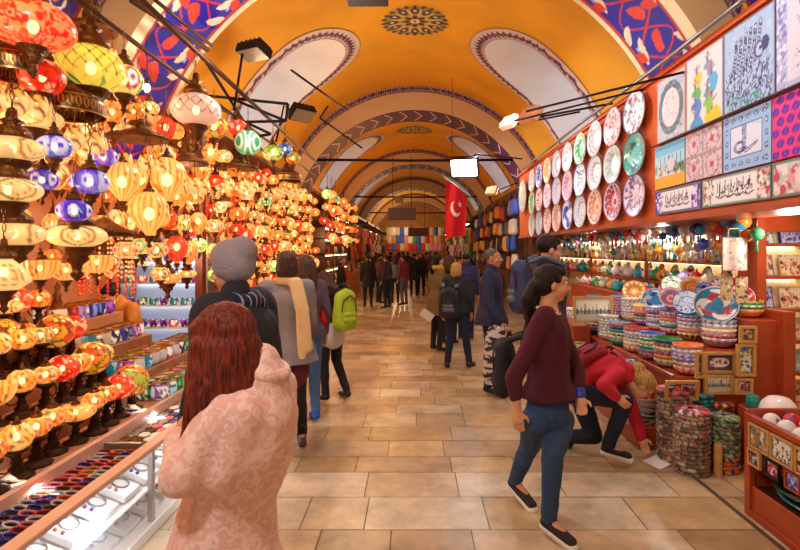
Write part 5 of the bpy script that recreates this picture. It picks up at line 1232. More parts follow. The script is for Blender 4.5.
# ================================================================ PEOPLE
from mathutils import noise
SKIN = mat('skin', '#d9996e', .5, var=.06, vscale=20); SKIN2 = mat('skin_tan', '#c07f55', .5)
SKIN.node_tree.nodes['Principled BSDF'].inputs['Subsurface Weight'].default_value = .08
LIP = mat('lips', '#a84a42', .45); EYEW = mat('eye_white', '#e8e4de', .2); EYED = mat('iris_brown', '#2a1810', .15)
def hairmat(name, col, col2):
    m, nt, b = newmat(name); tc = nt.nodes.new('ShaderNodeTexCoord'); mp = nt.nodes.new('ShaderNodeMapping'); mp.inputs['Scale'].default_value = (60, 60, 5)
    n = nt.nodes.new('ShaderNodeTexNoise'); n.inputs['Scale'].default_value = 2; n.inputs['Detail'].default_value = 4; r = nt.nodes.new('ShaderNodeValToRGB')
    r.color_ramp.elements[0].color = (*lin(col), 1); r.color_ramp.elements[1].color = (*lin(col2), 1); r.color_ramp.elements[0].position = .35; r.color_ramp.elements[1].position = .68
    nt.links.new(tc.outputs['Object'], mp.inputs[0]); nt.links.new(mp.outputs[0], n.inputs['Vector']); nt.links.new(n.outputs['Fac'], r.inputs[0]); nt.links.new(r.outputs[0], b.inputs['Base Color'])
    bp = nt.nodes.new('ShaderNodeBump'); bp.inputs['Strength'].default_value = .7; bp.inputs['Distance'].default_value = .01; nt.links.new(n.outputs['Fac'], bp.inputs['Height']); nt.links.new(bp.outputs[0], b.inputs['Normal'])
    b.inputs['Roughness'].default_value = .55; b.inputs['Specular IOR Level'].default_value = .3; return m
HR = {'red': hairmat('auburn_hair', '#3c0c06', '#86301a'), 'dark': hairmat('dark_hair', '#0c0706', '#24140e'), 'brown': hairmat('brown_hair', '#2c1a10', '#5a3620'), 'blonde': hairmat('blonde_hair', '#8a6028', '#d8b060'), 'grey': hairmat('cropped_grey_hair', '#3a3430', '#6a625a')}
def cloth(name, c, rough=.85, var=.12, bump=.25, bs=25, sheen=0): return mat(name, c, rough, var=var, vscale=5, bump=bump, bscale=bs, sheen=sheen)
def fold(me, amp, fr):
    n = len(me.vertices); co_ = np.empty(n*3); me.vertices.foreach_get('co', co_); no = np.empty(n*3); me.vertex_normals.foreach_get('vector', no) if hasattr(me, 'vertex_normals') else me.vertices.foreach_get('normal', no)
    co_ = co_.reshape(-1, 3); no = no.reshape(-1, 3)
    d = np.array([noise.noise(Vector((c[0]*fr, c[1]*fr, c[2]*fr*.6)))+.5*noise.noise(Vector((c[0]*fr*2.3+5, c[1]*fr*2.3, c[2]*fr*1.2))) for c in co_])
    co_ += no*d[:, None]*amp; me.vertices.foreach_set('co', co_.ravel()); me.update()
def person(x, y, rz, h, label, top, legs, shoes, hair, hstyle='short', W=None, L=None, yaw=0, pitch=0, roll=0, hem=None, hemr=.17, sleeve=1.0, collar=True, bulk=0, vox=.013, skin=None, near=True, hairdrop=.0, group=None, under=None, face=True, headcover=None, ff=.010, z0=0, hand_curl=.5, boot=0, extra=None, sm=6):
    s = h/1.70; skin = skin or SKIN
    base = Matrix.Translation((x, y, z0)) @ Matrix.Rotation(rz, 4, 'Z'); inv = base.inverted()
    J = dict(pelvis=(0, 0, .93), waist=(0, .0, 1.08), chest=(0, .0, 1.27), neck=(0, .0, 1.44), head=(0, .025, 1.575))
    for sd, q in (('L', -1), ('R', 1)):
        J.update({'sh'+sd: (q*.17, 0, 1.385), 'el'+sd: (q*.225, -.02, 1.10), 'wr'+sd: (q*.235, .06, .86), 'hip'+sd: (q*.09, 0, .90), 'kn'+sd: (q*.10, .02, .49), 'an'+sd: (q*.105, -.02, .085), 'toe'+sd: (q*.12, .14, .035)})
    J = {k: Vector(v)*s for k, v in J.items()}
    for k, v in (L or {}).items(): J[k] = Vector(v)*s
    for k, v in (W or {}).items(): J[k] = inv @ Vector(v)
    X = (J['shR']-J['shL']).normalized(); hx = (J['hipR']-J['hipL']).normalized()
    HM = Matrix.Rotation(math.radians(yaw), 3, 'Z') @ Matrix.Rotation(math.radians(pitch), 3, 'X') @ Matrix.Rotation(math.radians(roll), 3, 'Y')
    hd = J['head']
    def hp(a, b, c): return hd+HM @ (Vector((a, b, c))*s)
    # body
    b = MB(); hm = HM
    b.sph(hp(0, -.012, .022), Vector((.074, .092, .083))*s, 16, 12, hm); b.sph(hp(0, .02, -.035), Vector((.062, .072, .072))*s, 14, 10, hm); b.sph(hp(0, .045, -.085), Vector((.036, .036, .026))*s, 10, 8, hm)
    b.cap(hp(0, .082, .012), hp(0, .106, -.022), .009*s, .015*s, n=8); b.sph(hp(-.011, .093, -.028), .009*s, 8, 6); b.sph(hp(.011, .093, -.028), .009*s, 8, 6)
    b.sph(hp(0, .083, -.055), Vector((.024, .014, .012))*s, 10, 6, hm); b.sph(hp(0, .076, .035), Vector((.048, .018, .012))*s, 10, 6, hm)
    for q in (-1, 1): b.sph(hp(q*.075, -.008, -.012), Vector((.010, .02, .033))*s, 8, 6, hm); b.sph(hp(q*.038, .055, -.03), Vector((.026, .028, .024))*s, 8, 6, hm)
    b.cap(J['neck']-Vector((0, 0, .03))*s, hp(0, -.01, -.05), .055*s, .05*s)
    b.cap(J['chest'], J['neck'], .10*s, .055*s, X, 1.2); b.cap(J['waist'], J['chest'], .088*s, .10*s, X, 1.3); b.cap(J['pelvis'], J['waist'], .092*s, .088*s, X, 1.3)
    for sd, q in (('L', -1), ('R', 1)):
        b.cap(J['chest'].lerp(J['neck'], .5), J['sh'+sd], .055*s, .05*s); b.cap(J['sh'+sd], J['el'+sd], .047*s, .038*s); b.cap(J['el'+sd], J['wr'+sd], .037*s, .025*s)
        b.cap(J['hip'+sd], J['kn'+sd], .075*s, .05*s); b.cap(J['kn'+sd], J['an'+sd], .052*s, .035*s); b.cap(J['an'+sd], J['toe'+sd], .034*s, .026*s)
        d = (J['wr'+sd]-J['el'+sd]).normalized(); inw = (X*(-q)-d*(X*(-q)).dot(d)).normalized(); fw = d.cross(inw)*q*(1)
        if fw.y < 0 and abs(d.z) > .5: fw = -fw
        w = J['wr'+sd]; pc = w+d*.05*s
        b.cap(w, w+d*.07*s, .022*s, .026*s, fw, 1.35, n=10)
        if near:
            for i, (o_, ln) in enumerate(((.027, .062), (.009, .070), (-.009, .066), (-.026, .052))):
                r0 = w+d*.08*s+fw*o_*s; m1 = r0+(d*.9+inw*.45*hand_curl).normalized()*ln*.5*s; m2 = m1+(d*(1-.6*hand_curl)+inw*(.3+.9*hand_curl)).normalized()*ln*.5*s
                b.cap(r0, m1, .0095*s, .009*s, n=8); b.cap(m1, m2, .009*s, .0075*s, n=8)
            t0 = w+d*.03*s+fw*.024*s; t1 = t0+(d*.6+fw*.75+inw*.2).normalized()*.038*s; t2 = t1+(d*.9+fw*.2+inw*.3).normalized()*.03*s
            b.cap(t0, t1, .012*s, .011*s, n=8); b.cap(t1, t2, .0105*s, .008*s, n=8)
        else: b.cap(w+d*.07*s, w+d*.13*s, .022*s, .014*s, fw, 1.4, n=8)
    me = voxel(b, .0065*s if near else .014, 3 if near else 2)
    o = link('person', me, None, (x, y, z0), skin); o.rotation_euler = (0, 0, rz)
    tag(o, label, 'person', group)
    # legs
    g = MB(); e = .012+bulk*.3
    g.cap(J['pelvis']-Vector((0, 0, .02))*s, J['pelvis']+(J['waist']-J['pelvis'])*.4, (.112+e)*s, (.095+e)*s, hx, 1.3)
    for sd in 'LR':
        g.cap(J['hip'+sd], J['kn'+sd], (.082+e)*s, (.056+e)*s); g.cap(J['kn'+sd], J['an'+sd]+Vector((0, 0, .005))*s, (.054+e)*s, (.036+e)*s)
    gm = voxel(g, vox, 5)
    if near: fold(gm, .006, 14)
    part('trousers', gm, legs, o)
    # top
    t = MB(); k = .016+bulk
    t.cap(J['waist'], J['chest'], (.100+k)*s, (.114+k)*s, X, 1.3); t.cap(J['chest'], J['neck']-Vector((0, 0, .035))*s, (.11+k)*s, (.045+k*.5)*s, X, 1.3)
    t.cap(J['pelvis']+(J['waist']-J['pelvis'])*.1, J['waist'], (.120+k)*s, (.100+k)*s, X, 1.3)
    t.cap(J['shL']*.92+J['shR']*.08, J['shR']*.92+J['shL']*.08, (.05+k*.5)*s, (.05+k*.5)*s)
    for sd in 'LR':
        t.cap(J['chest'].lerp(J['neck'], .45), J['sh'+sd], (.055+k*.5)*s, (.048+k*.7)*s); t.cap(J['sh'+sd], J['el'+sd], (.046+k*.8)*s, (.036+k*.8)*s)
        if sleeve > 0: t.cap(J['el'+sd], J['el'+sd].lerp(J['wr'+sd], sleeve), (.036+k*.8)*s, (.027+k*.7)*s)
    if hem is not None:
        c = J['pelvis'].copy(); hz = hem; steps = 4
        for i in range(steps):
            a0 = c.lerp(Vector((c.x, c.y, hz)), i/steps); a1 = c.lerp(Vector((c.x, c.y, hz-.02)), (i+1)/steps); r0 = .13+k+(hemr-.13)*i/steps; r1 = .13+k+(hemr-.13)*(i+1)/steps
            t.cap(a0, a1, r0*s, r1*s, hx, 1.2, n=20)
    if collar: t.cap(J['neck']-Vector((0, 0, .02))*s, J['neck']+Vector((0, 0, .03))*s, .075*s, .07*s)
    for (p0_, p1_, r0_, r1_, e_) in (extra or []): t.cap(inv @ Vector(p0_), inv @ Vector(p1_), r0_, r1_, X, e_, n=16)
    tm = voxel(t, vox, sm)
    cut = (hem if hem is not None else .86)*(1 if hem is not None else s)
    if J['pelvis'].z > .7:
        bm = bmesh.new(); bm.from_mesh(tm); bmesh.ops.bisect_plane(bm, geom=bm.verts[:]+bm.edges[:]+bm.faces[:], plane_co=(0, 0, cut), plane_no=(0, 0, 1), clear_inner=True)
        bmesh.ops.holes_fill(bm, edges=[e_ for e_ in bm.edges if e_.is_boundary]); bm.to_mesh(tm); bm.free()
    if near: fold(tm, ff, 9)
    part(top[1], tm, top[0], o)
    if under is not None:
        u_ = MB(); c = J['pelvis']; u_.cap(c, c-Vector((0, 0, under[1]))*s, .145*s, .155*s, hx, 1.25); part(under[2], voxel(u_, vox, 5), under[0], o)
    # shoes
    for sd in 'LR':
        f = MB(); a, q = J['an'+sd], J['toe'+sd]; d = (q-a); d2 = Vector((d.x, d.y, 0)); d2 = d2.normalized() if d2.length > .03 else Vector((0, 1, 0)); 
        dn = d.normalized(); f.cap(a-dn*.02*s-Vector((0, 0, .025*s)), q+dn*.01*s, .040*s, .033*s, d2.cross(Vector((0, 0, 1))), 1.15); f.cap(a, a+(J['kn'+sd]-a).normalized()*(boot if boot else .05)*s, .046*s, (.056 if boot else .044)*s)
        sm_ = voxel(f, .008 if near else .014, 2)
        if isinstance(shoes, tuple):
            so = part('shoe', sm_, shoes[0], o); f2 = MB(); f2.cap(a-dn*.03*s-Vector((0, 0, .055*s)), q+dn*.02*s-Vector((0, 0, .022*s)), .036*s, .034*s, d2.cross(Vector((0, 0, 1))), 1.25); part('shoe_sole', voxel(f2, .008, 1), shoes[1], so)
        else: part('shoe', sm_, shoes, o)
    # hair
    hb = MB()
    if hair is not None:
        if hstyle != 'crop':
            hb.sph(hp(0, -.028, .036), Vector((.088, .098, .086))*s, 18, 12, hm); hb.sph(hp(0, .03, .078), Vector((.066, .05, .03))*s, 12, 8, hm)
        else:
            hb.sph(hp(0, -.024, .034), Vector((.080, .092, .080))*s, 18, 12, hm)
        if hstyle in ('long', 'longfront'):
            for q in (-1, 1): hb.cap(hp(q*.07, -.03, .02), hp(q*.085, -.05, -.14-hairdrop), .045*s, .04*s); 
            hb.cap(hp(0, -.07, .02), hp(0, -.10, -.16-hairdrop), .075*s, .075*s, X, 1.25)
            if hstyle == 'longfront':
                for q in (-1, 1): hb.cap(hp(q*.075, .03, .03), hp(q*.08, .06, -.16-hairdrop), .032*s, .03*s)
        if hstyle == 'bob': hb.sph(hp(0, -.045, -.03), Vector((.095, .085, .11))*s, 16, 10, hm)
        if hstyle == 'pony': hb.sph(hp(0, -.05, -.005), Vector((.084, .078, .085))*s, 14, 10, hm); hb.cap(hp(0, -.11, -.02), hp(0, -.14, -.12), .042*s, .048*s); hb.cap(hp(0, -.14, -.12), hp(0, -.115, -.29), .048*s, .018*s)
        if hstyle == 'bun': hb.sph(hp(0, -.12, .07), .052*s, 12, 8); hb.cap(hp(0.02, .06, .07), hp(.06, .07, -.03), .014*s, .008*s)
        hmm = voxel(hb, .010 if near else .016, 3)
        if near: fold(hmm, .005, 30)
        part('hair', hmm, hair, o)
    if headcover:
        kb = MB(); kb.sph(hp(0, -.022, .055), Vector((.096, .112, .085))*s, 20, 12, hm); kb.sph(hp(0, -.075, .07), Vector((.075, .07, .07))*s, 14, 10, hm); kb.cap(hp(0, -.02, .02), hp(0, -.02, .035), .104*s, .10*s)
        km = voxel(kb, .010, 4); fold(km, .004, 16); part('beanie', km, headcover, o)
    if face:
        for q in (-1, 1):
            ey = part('eye', MB().sph(hp(q*.031, .077, .014), Vector((.013, .010, .009))*s, 10, 8, hm).mesh(), EYEW, o); part('iris', MB().sph(hp(q*.031, .086, .014), .0058*s, 8, 6).mesh(), EYED, ey)
            if near: part('eyebrow', MB().cap(hp(q*.014, .093, .036), hp(q*.05, .080, .036), .0042*s, .003*s, n=6).mesh(), HR['dark'] if hair is None or hair == HR['red'] else hair, o)
        part('mouth', MB().sph(hp(0, .097, -.055), Vector((.021, .006, .007))*s, 10, 6, hm).mesh(), LIP, o)
    o['_'] = 0; del o['_']
    return o, base, J, s, hp
DENIM = cloth('blue_denim', '#2a4468', .8); DKDEN = cloth('dark_denim', '#1a2238', .85); BLK = cloth('black_fabric', '#15141a', .8); BOOT = mat('brown_leather', '#4a3830', .5, bump=.2); BLKS = mat('black_shoe_leather', '#1a1818', .4); WSOLE = mat('white_rubber', '#e6e2da', .5)
LEATHER = mat('black_leather', '#121014', .35, bump=.2)
def P2(u, v, D): return P(u, v, D)
# --- brocade for the pink coat
def brocade():
    m, nt, b = newmat('pink_brocade'); tc = nt.nodes.new('ShaderNodeTexCoord'); n = nt.nodes.new('ShaderNodeTexNoise'); n.inputs['Scale'].default_value = 34; n.inputs['Detail'].default_value = 4; n.inputs['Distortion'].default_value = 1.2
    nt.links.new(tc.outputs['Object'], n.inputs['Vector']); r = nt.nodes.new('ShaderNodeValToRGB'); r.color_ramp.elements[0].position = .46; r.color_ramp.elements[1].position = .54
    r.color_ramp.elements[0].color = (*lin('#e2ae9c'), 1); r.color_ramp.elements[1].color = (*lin('#f0c8b8'), 1); nt.links.new(n.outputs['Fac'], r.inputs[0]); nt.links.new(r.outputs[0], b.inputs['Base Color'])
    bp = nt.nodes.new('ShaderNodeBump'); bp.inputs['Strength'].default_value = .35; bp.inputs['Distance'].default_value = .01; nt.links.new(n.outputs['Fac'], bp.inputs['Height']); nt.links.new(bp.outputs[0], b.inputs['Normal']); b.inputs['Roughness'].default_value = .7; b.inputs['Sheen Weight'].default_value = .3; return m
o, B_, J, s, hp = person(-.565, 1.74, math.radians(78), 1.565, 'woman in a long pink brocade coat with long auburn hair, her back half turned', (brocade(), 'coat'), DKDEN, BOOT, HR['red'], 'none', vox=.011, hem=.34, hemr=.31,
    W={'head': P(222, 340, 1.70), 'neck': P(262, 368, 1.74), 'chest': P(254, 418, 1.74), 'waist': P(232, 485, 1.74), 'pelvis': P(220, 538, 1.74), 'hipL': P(214, 560, 1.66), 'hipR': P(226, 560, 1.82), 'shL': P(226, 408, 1.62), 'shR': P(278, 386, 1.88), 'elL': P2(180, 478, 1.54), 'wrL': (-.82, 1.80, 1.04), 'elR': (-.52, 2.02, 1.02), 'wrR': (-.72, 1.96, 1.0)}, yaw=4, pitch=-24, bulk=.022, ff=.007, sm=14, extra=[(P(262, 378, 1.74), P(254, 440, 1.74), .085, .13, 1.35), (P(240, 398, 1.66), P(276, 390, 1.84), .07, .07, 1), (P(254, 440, 1.74), P(232, 500, 1.74), .135, .125, 1.35), (P(240, 415, 1.63), P(222, 470, 1.60), .085, .075, 1), (P(232, 500, 1.74), P(216, 600, 1.74), .13, .2, 1.3)])

co_m = bpy.data.materials['pink_brocade']
part('coat_collar', voxel(MB().tube([J['neck']+Vector((.078*math.cos(a), .07*math.sin(a)-.0, .0+.02*math.sin(a))) for a in np.linspace(0, 2*PI, 18)[:-1]], .026, 8, closed=True), .009, 3), co_m, o)
for sd in 'LR': w_ = J['wr'+sd]; d_ = (J['el'+sd]-w_).normalized(); part('sleeve_cuff', voxel(MB().cap(w_+d_*.02, w_+d_*.07, .048, .052), .009, 2), co_m, o)
hb = MB()
hb.sph(hp(0, -.03, .033), (.090, .102, .088), 20, 12); hb.sph(hp(0, .045, .06), (.066, .045, .045), 12, 8)
hd_ = J['head']
hb.cap(hd_+Vector((0, -.05, -.02)), hd_+Vector((0, -.07, -.13)), .080, .072, (1, 0, 0), 1.1)
for i_ in range(16):
    a_ = -2.5+5.0*i_/15; cx_, cy_ = math.sin(a_), -math.cos(a_); l_ = .31+.045*((i_*5) % 4)-.10*max(0, -cy_)
    r0 = hd_+Vector((.078*cx_, .078*cy_-.01, -.01)); r1 = hd_+Vector((.092*cx_, .092*cy_-.01, -.16)); r2 = hd_+Vector((.085*cx_+.01*(i_ % 3), .06*cy_-.02, -l_))
    hb.cap(r0, r1, .032, .030); hb.cap(r1, r2, .030, .009)
for k_ in range(4):
    o_ = Vector((0, .012*k_-.03, 0)); hb.cap(hd_+Vector((-.072, .0, -.02))+o_, hd_+Vector((-.112, .015, -.16))+o_, .03, .03); hb.cap(hd_+Vector((-.112, .015, -.16))+o_, hd_+Vector((-.125, .05, -.31+.02*(k_ % 2)))+o_, .03, .010)
hm_ = voxel(hb, .009, 3); fold(hm_, .007, 26); part('hair', hm_, HR['red'], o)
# beanie man
o, B_, J, s, hp = person(-.86, 2.50, math.radians(75), 1.74, 'person in a grey knitted beanie and dark jacket looking at the lamps', (cloth('charcoal_jacket', '#20222c'), 'jacket'), BLK, BLKS, HR['dark'], 'crop', yaw=0, pitch=-12, headcover=cloth('grey_knit', '#9a9094', .95, bump=.6, bs=120), bulk=.05, vox=.014, hem=.78, hemr=.17)
sc_ = MB()
for i in range(12):
    a = 2*PI*i/12; a2 = 2*PI*(i+1)/12; c = J['neck']; sc_.cap(c+Vector((.10*math.cos(a), .09*math.sin(a), -.02+.012*(i % 2))), c+Vector((.10*math.cos(a2), .09*math.sin(a2), -.02)), .04, .04)
sc_.cap(J['neck']+Vector((.06, -.09, -.03)), J['neck']+Vector((.19, -.02, -.12)), .04, .045)
nv = mat('plaid_navy_scarf', '#1a2036', .9); nt = nv.node_tree; tc = nt.nodes.new('ShaderNodeTexCoord'); wv = nt.nodes.new('ShaderNodeTexWave'); wv.inputs['Scale'].default_value = 9; nt.links.new(tc.outputs['Object'], wv.inputs['Vector']); r = nt.nodes.new('ShaderNodeValToRGB'); r.color_ramp.elements[0].position = .8; r.color_ramp.elements[0].color = (*lin('#171c30'), 1); r.color_ramp.elements[1].position = .9; r.color_ramp.elements[1].color = (*lin('#8a90a0'), 1); nt.links.new(wv.outputs['Fac'], r.inputs[0]); nt.links.new(r.outputs[0], nt.nodes['Principled BSDF'].inputs['Base Color'])
part('scarf', voxel(sc_, .012, 3), nv, o)
# grey cape woman
o, B_, J, s, hp = person(-1.09, 4.42, math.radians(22), 1.70, 'woman in a long grey wool vest with a cream scarf down her back', (cloth('grey_wool', '#8a8280', .95, bump=.4, bs=80), 'vest'), BLK, BOOT, HR['brown'], 'bob', hem=.76, hemr=.20, vox=.015, bulk=.02, boot=.12,
    W={'elL': (-1.32, 4.5, 1.1), 'elR': (-.91, 4.5, 1.1), 'wrR': (-.95, 4.72, 1.05), 'wrL': (-1.3, 4.75, 1.05), 'anL': (-1.19, 4.25, .09), 'toeL': (-1.27, 4.16, .04), 'knL': (-1.16, 4.4, .48), 'anR': (-1.0, 4.58, .09), 'toeR': (-.97, 4.48, .04)}, under=(cloth('maroon_knit', '#5c1420'), .28, 'tunic'), face=True)
sc_ = MB(); 
for q, l_ in ((.05, .62), (.10, .56)): sc_.cap(J['neck']+Vector((q-.02, -.10, 0)), J['neck']+Vector((q+.03, -.165, -.25)), .026, .026, (1, 0, 0), 1.4); sc_.cap(J['neck']+Vector((q+.03, -.165, -.25)), J['neck']+Vector((q+.045, -.185, -l_)), .024, .030, (1, 0, 0), 1.4)
for i in range(10): a = 2*PI*i/10; sc_.cap(J['neck']+Vector((.085*math.cos(a), .075*math.sin(a), 0)), J['neck']+Vector((.085*math.cos(a+.63), .075*math.sin(a+.63), .0)), .035, .035)
part('scarf', voxel(sc_, .013, 3), cloth('cream_scarf', '#e2bf8a', .95, bump=.4, bs=90), o)
# jeans person behind
o, *_ = person(-1.08, 5.12, math.radians(30), 1.66, 'person in blue jeans and bright blue shoes mostly hidden by the grey vest', (cloth('mauve_jacket', '#5a4450'), 'jacket'), cloth('light_denim', '#4a78b0'), mat('blue_sneaker', '#1858c8', .5), HR['brown'], 'long', hem=.85, vox=.016)
part('red_lining', voxel(MB().cap((.17, .0, 1.3), (.2, .02, 1.0), .05, .06), .014, 3), mat('scarlet_cloth', '#e02818', .8), o)
# green backpack woman
LEG = cloth('black_leggings', '#121218', .7)
o, B_, J, s, hp = person(-.95, 5.9, math.radians(48), 1.52, 'bowed woman in a black leather jacket with a lime green backpack', (LEATHER, 'jacket'), LEG, BLKS, HR['brown'], 'longfront', pitch=-35, L={'head': (0, .17, 1.50), 'neck': (0, .10, 1.40), 'chest': (0, .05, 1.25), 'shL': (-.17, .06, 1.35), 'shR': (.17, .06, 1.35), 'elL': (-.22, .1, 1.08), 'elR': (.22, .1, 1.08), 'wrL': (-.12, .3, 1.05), 'wrR': (.12, .3, 1.05), 'anR': (.16, -.12, .085), 'toeR': (.2, .04, .035)}, hairdrop=.06, vox=.014, under=(cloth('white_shirt', '#cfc8c4'), .14, 'shirt'))
# ---- backpacks
def backpack(u, v, D, rz, w_, h_, d_, m1, m2, label, tilt=0, straps=True):
    p = P(u, v, D); r = empty('backpack', p, rz); r.rotation_euler = (tilt, 0, rz)
    b = MB(); b.cap((0, 0, -h_*.32), (0, 0, h_*.26), w_*.42, w_*.36, (1, 0, 0), 1.2, n=20)
    me = MB(); me.cap((-w_*.22, 0, -h_*.3), (-w_*.18, 0, h_*.26), d_*.5, d_*.42).cap((w_*.22, 0, -h_*.3), (w_*.18, 0, h_*.26), d_*.5, d_*.42).cap((0, -.01, -h_*.3), (0, -.01, h_*.3), d_*.52, d_*.44)
    mm = voxel(me, .012, 5); fold(mm, .006, 14); part('bag_body', mm, m1, r)
    pk = voxel(MB().cap((-w_*.17, -d_*.42, -h_*.22), (w_*.17, -d_*.42, -h_*.22), d_*.2, d_*.2).cap((-w_*.15, -d_*.4, -h_*.1), (w_*.15, -d_*.4, -h_*.1), d_*.2, d_*.18), .010, 4); part('front_pocket', pk, m1 if m2 is None else m2, r)
    part('zip_line', MB().tube([(-w_*.3, -d_*.4, -h_*.05), (-w_*.27, -d_*.46, h_*.18), (0, -d_*.5, h_*.30), (w_*.27, -d_*.46, h_*.18), (w_*.3, -d_*.4, -h_*.05)], .006, 6).mesh(), BLK, r)
    part('carry_loop', MB().tube([(-.04, d_*.2, h_*.45), (-.03, d_*.2, h_*.52), (.03, d_*.2, h_*.52), (.04, d_*.2, h_*.45)], .008, 6).mesh(), BLK, r)
    if straps:
        for q in (-1, 1):
            part('shoulder_strap', voxel(MB().cap((q*w_*.26, d_*.3, h_*.42), (q*w_*.33, d_*.9, h_*.5), .02, .02, (1, 0, 0), 1.6).cap((q*w_*.33, d_*.9, h_*.5), (q*w_*.36, d_*1.9, h_*.36), .02, .02, (1, 0, 0), 1.6).cap((q*w_*.36, d_*1.9, h_*.36), (q*w_*.38, d_*1.9, -h_*.05), .018, .016, (1, 0, 0), 1.5), .010, 2), BLK if m2 is None else m2, r)
    return tag(r, label, 'backpack')
backpack(345, 309, 5.74, math.radians(48), .34, .52, .17, cloth('lime_nylon', '#a8c01a', .6), None, 'lime green backpack on the bowed woman in leather')
# distant and middle-distance people
def simple(u, vtop, D, rz, h, label, tc, lc, hair, hst='short', hem=None, part_='jacket', skin=None, **k):
    X = (u-U0)/F*D
    return person(X, D, math.radians(rz), h, label, (cloth(f'cloth_{tc[1:]}', tc), part_), cloth(f'trouser_{lc[1:]}', lc), BLKS, HR[hair], hst, hem=hem, vox=.02 if D > 8 else .016, near=False, skin=skin or SKIN2, **k)
o, B_, J, s, hp = simple(341, 257, 12.6, -70, 1.56, 'man in a dark coat with a red scarf standing by the yellow shop', '#181418', '#181820', 'grey', 'crop', .75, 'coat')
part('scarf', voxel(MB().cap(J['neck']+Vector((-.08, .06, 0)), J['chest']+Vector((-.06, .15, -.05)), .035, .035).cap(J['chest']+Vector((-.06, .15, -.05)), J['waist']+Vector((-.06, .14, 0)), .035, .035).cap(J['neck']+Vector((.08, .02, 0)), J['waist']+Vector((.06, .15, 0)), .035, .035), .016, 2), M['red'], o)
simple(368, 256, 15.4, 10, 1.58, 'man in a long black coat seen from behind, far down the aisle', '#100e12', '#14141a', 'dark', 'crop', .6, 'coat')
simple(387, 257, 15.2, 60, 1.56, 'person in a plum-grey jacket talking beside the long black coat', '#3a2c3a', '#15151c', 'dark')
simple(379, 258, 16.6, -60, 1.6, 'person in a dark jacket with red shirt between the two talking', '#5a1a20', '#1a1a20', 'dark')
simple(395, 258, 16.4, 5, 1.56, 'person in a pale green-grey jacket behind the plum jacket', '#6a7468', '#2a2a30', 'brown', 'long')
simple(404, 258, 16.0, 50, 1.56, 'person in a crimson jacket and grey trousers far down the aisle', '#7a1c26', '#5a5458', 'dark')
simple(414, 257, 19, 0, 1.6, 'person in black walking away just right of the crimson jacket', '#101014', '#101014', 'dark', 'crop', .6, 'coat')
simple(421, 258, 19.5, 170, 1.6, 'person in black coming closer behind the olive coat', '#16141a', '#141418', 'brown', 'long', .7, 'coat')
far = [(376, 24, '#3a2a28', 'brown'), (384, 26, '#6a5a50', 'dark coat'), (391, 23, '#1c1c28', 'navy'), (399, 25, '#8a6a50', 'tan'), (408, 27, '#2a2018', 'dark brown'), (418, 28, '#a89a90', 'pale'), (426, 24, '#7a2a2a', 'red'), (430, 30, '#303038', 'charcoal'), (436, 27, '#4a3a5a', 'violet'), (385, 31, '#503828', 'rust'), (403, 33, '#282830', 'slate')]
for i, (u, D, c, w_) in enumerate(far): simple(u, 258, D, [0, 180, 40, -50][i % 4], 1.62, f'distant shopper in a {w_} top in the crowd at the end of the aisle' if w_ != 'dark coat' else 'distant shopper in a taupe top in the crowd at the end of the aisle', c, '#1c1a20', random.choice(['dark', 'brown']), random.choice(['short', 'long']), group='distant shoppers', face=False)
# olive coat, yellow scarf
OLV = cloth('olive_wool', '#6a5628', .9)
o, B_, J, s, hp = simple(437, 254, 8.75, -60, 1.64, 'woman in an olive coat and yellow scarf holding a paper', '#6a5628', '#17171c', 'dark', 'pony', .62, 'coat')
part('scarf', voxel(MB().cap(J['neck']+Vector((-.08, .0, .02)), J['neck']+Vector((.08, .02, .02)), .05, .05).cap(J['neck']+Vector((.02, -.08, .02)), J['neck']+Vector((.02, .08, .0)), .05, .05), .016, 2), cloth('mustard_scarf', '#c89a20'), o)
pg = MB().box(-.11, .11, -.002, .002, -.07, .07).mesh(); oo = link('paper_sheet', pg, None, P(427, 315, 8.45), mat('paper', '#e8dcd0', .8)); oo.rotation_euler = (.3, .6, .2); tag(oo, 'folded sheet of paper held by the woman in olive', 'paper')
simple(449, 256, 9.4, -20, 1.62, 'brown-haired woman half hidden behind the blonde backpacker', '#5a4038', '#26242c', 'brown', 'long')
simple(466, 254, 9.9, 0, 1.66, 'person in an indigo jacket beyond the blonde backpacker', '#2a2650', '#1c2038', 'dark', 'crop')
o, B_, J, s, hp = person(.60, 7.55, math.radians(-12), 1.53, 'blonde woman in a dark jacket seen from behind with a black backpack', (cloth('dark_green_jacket', '#1c1e20'), 'jacket'), DKDEN, (BOOT, BLKS), HR['blonde'], 'bob', hem=.80, hemr=.17, bulk=.02, vox=.016, L={'anL': (-.14, -.05, .085), 'toeL': (-.18, .1, .035), 'anR': (.2, .04, .085), 'toeR': (.25, .18, .035), 'knR': (.15, .03, .49)})
backpack(449, 302, 7.36, math.radians(-12), .34, .50, .16, cloth('black_nylon', '#17171c', .6), cloth('grey_nylon', '#5a5860', .6), 'black and grey backpack on the blonde woman seen from behind')
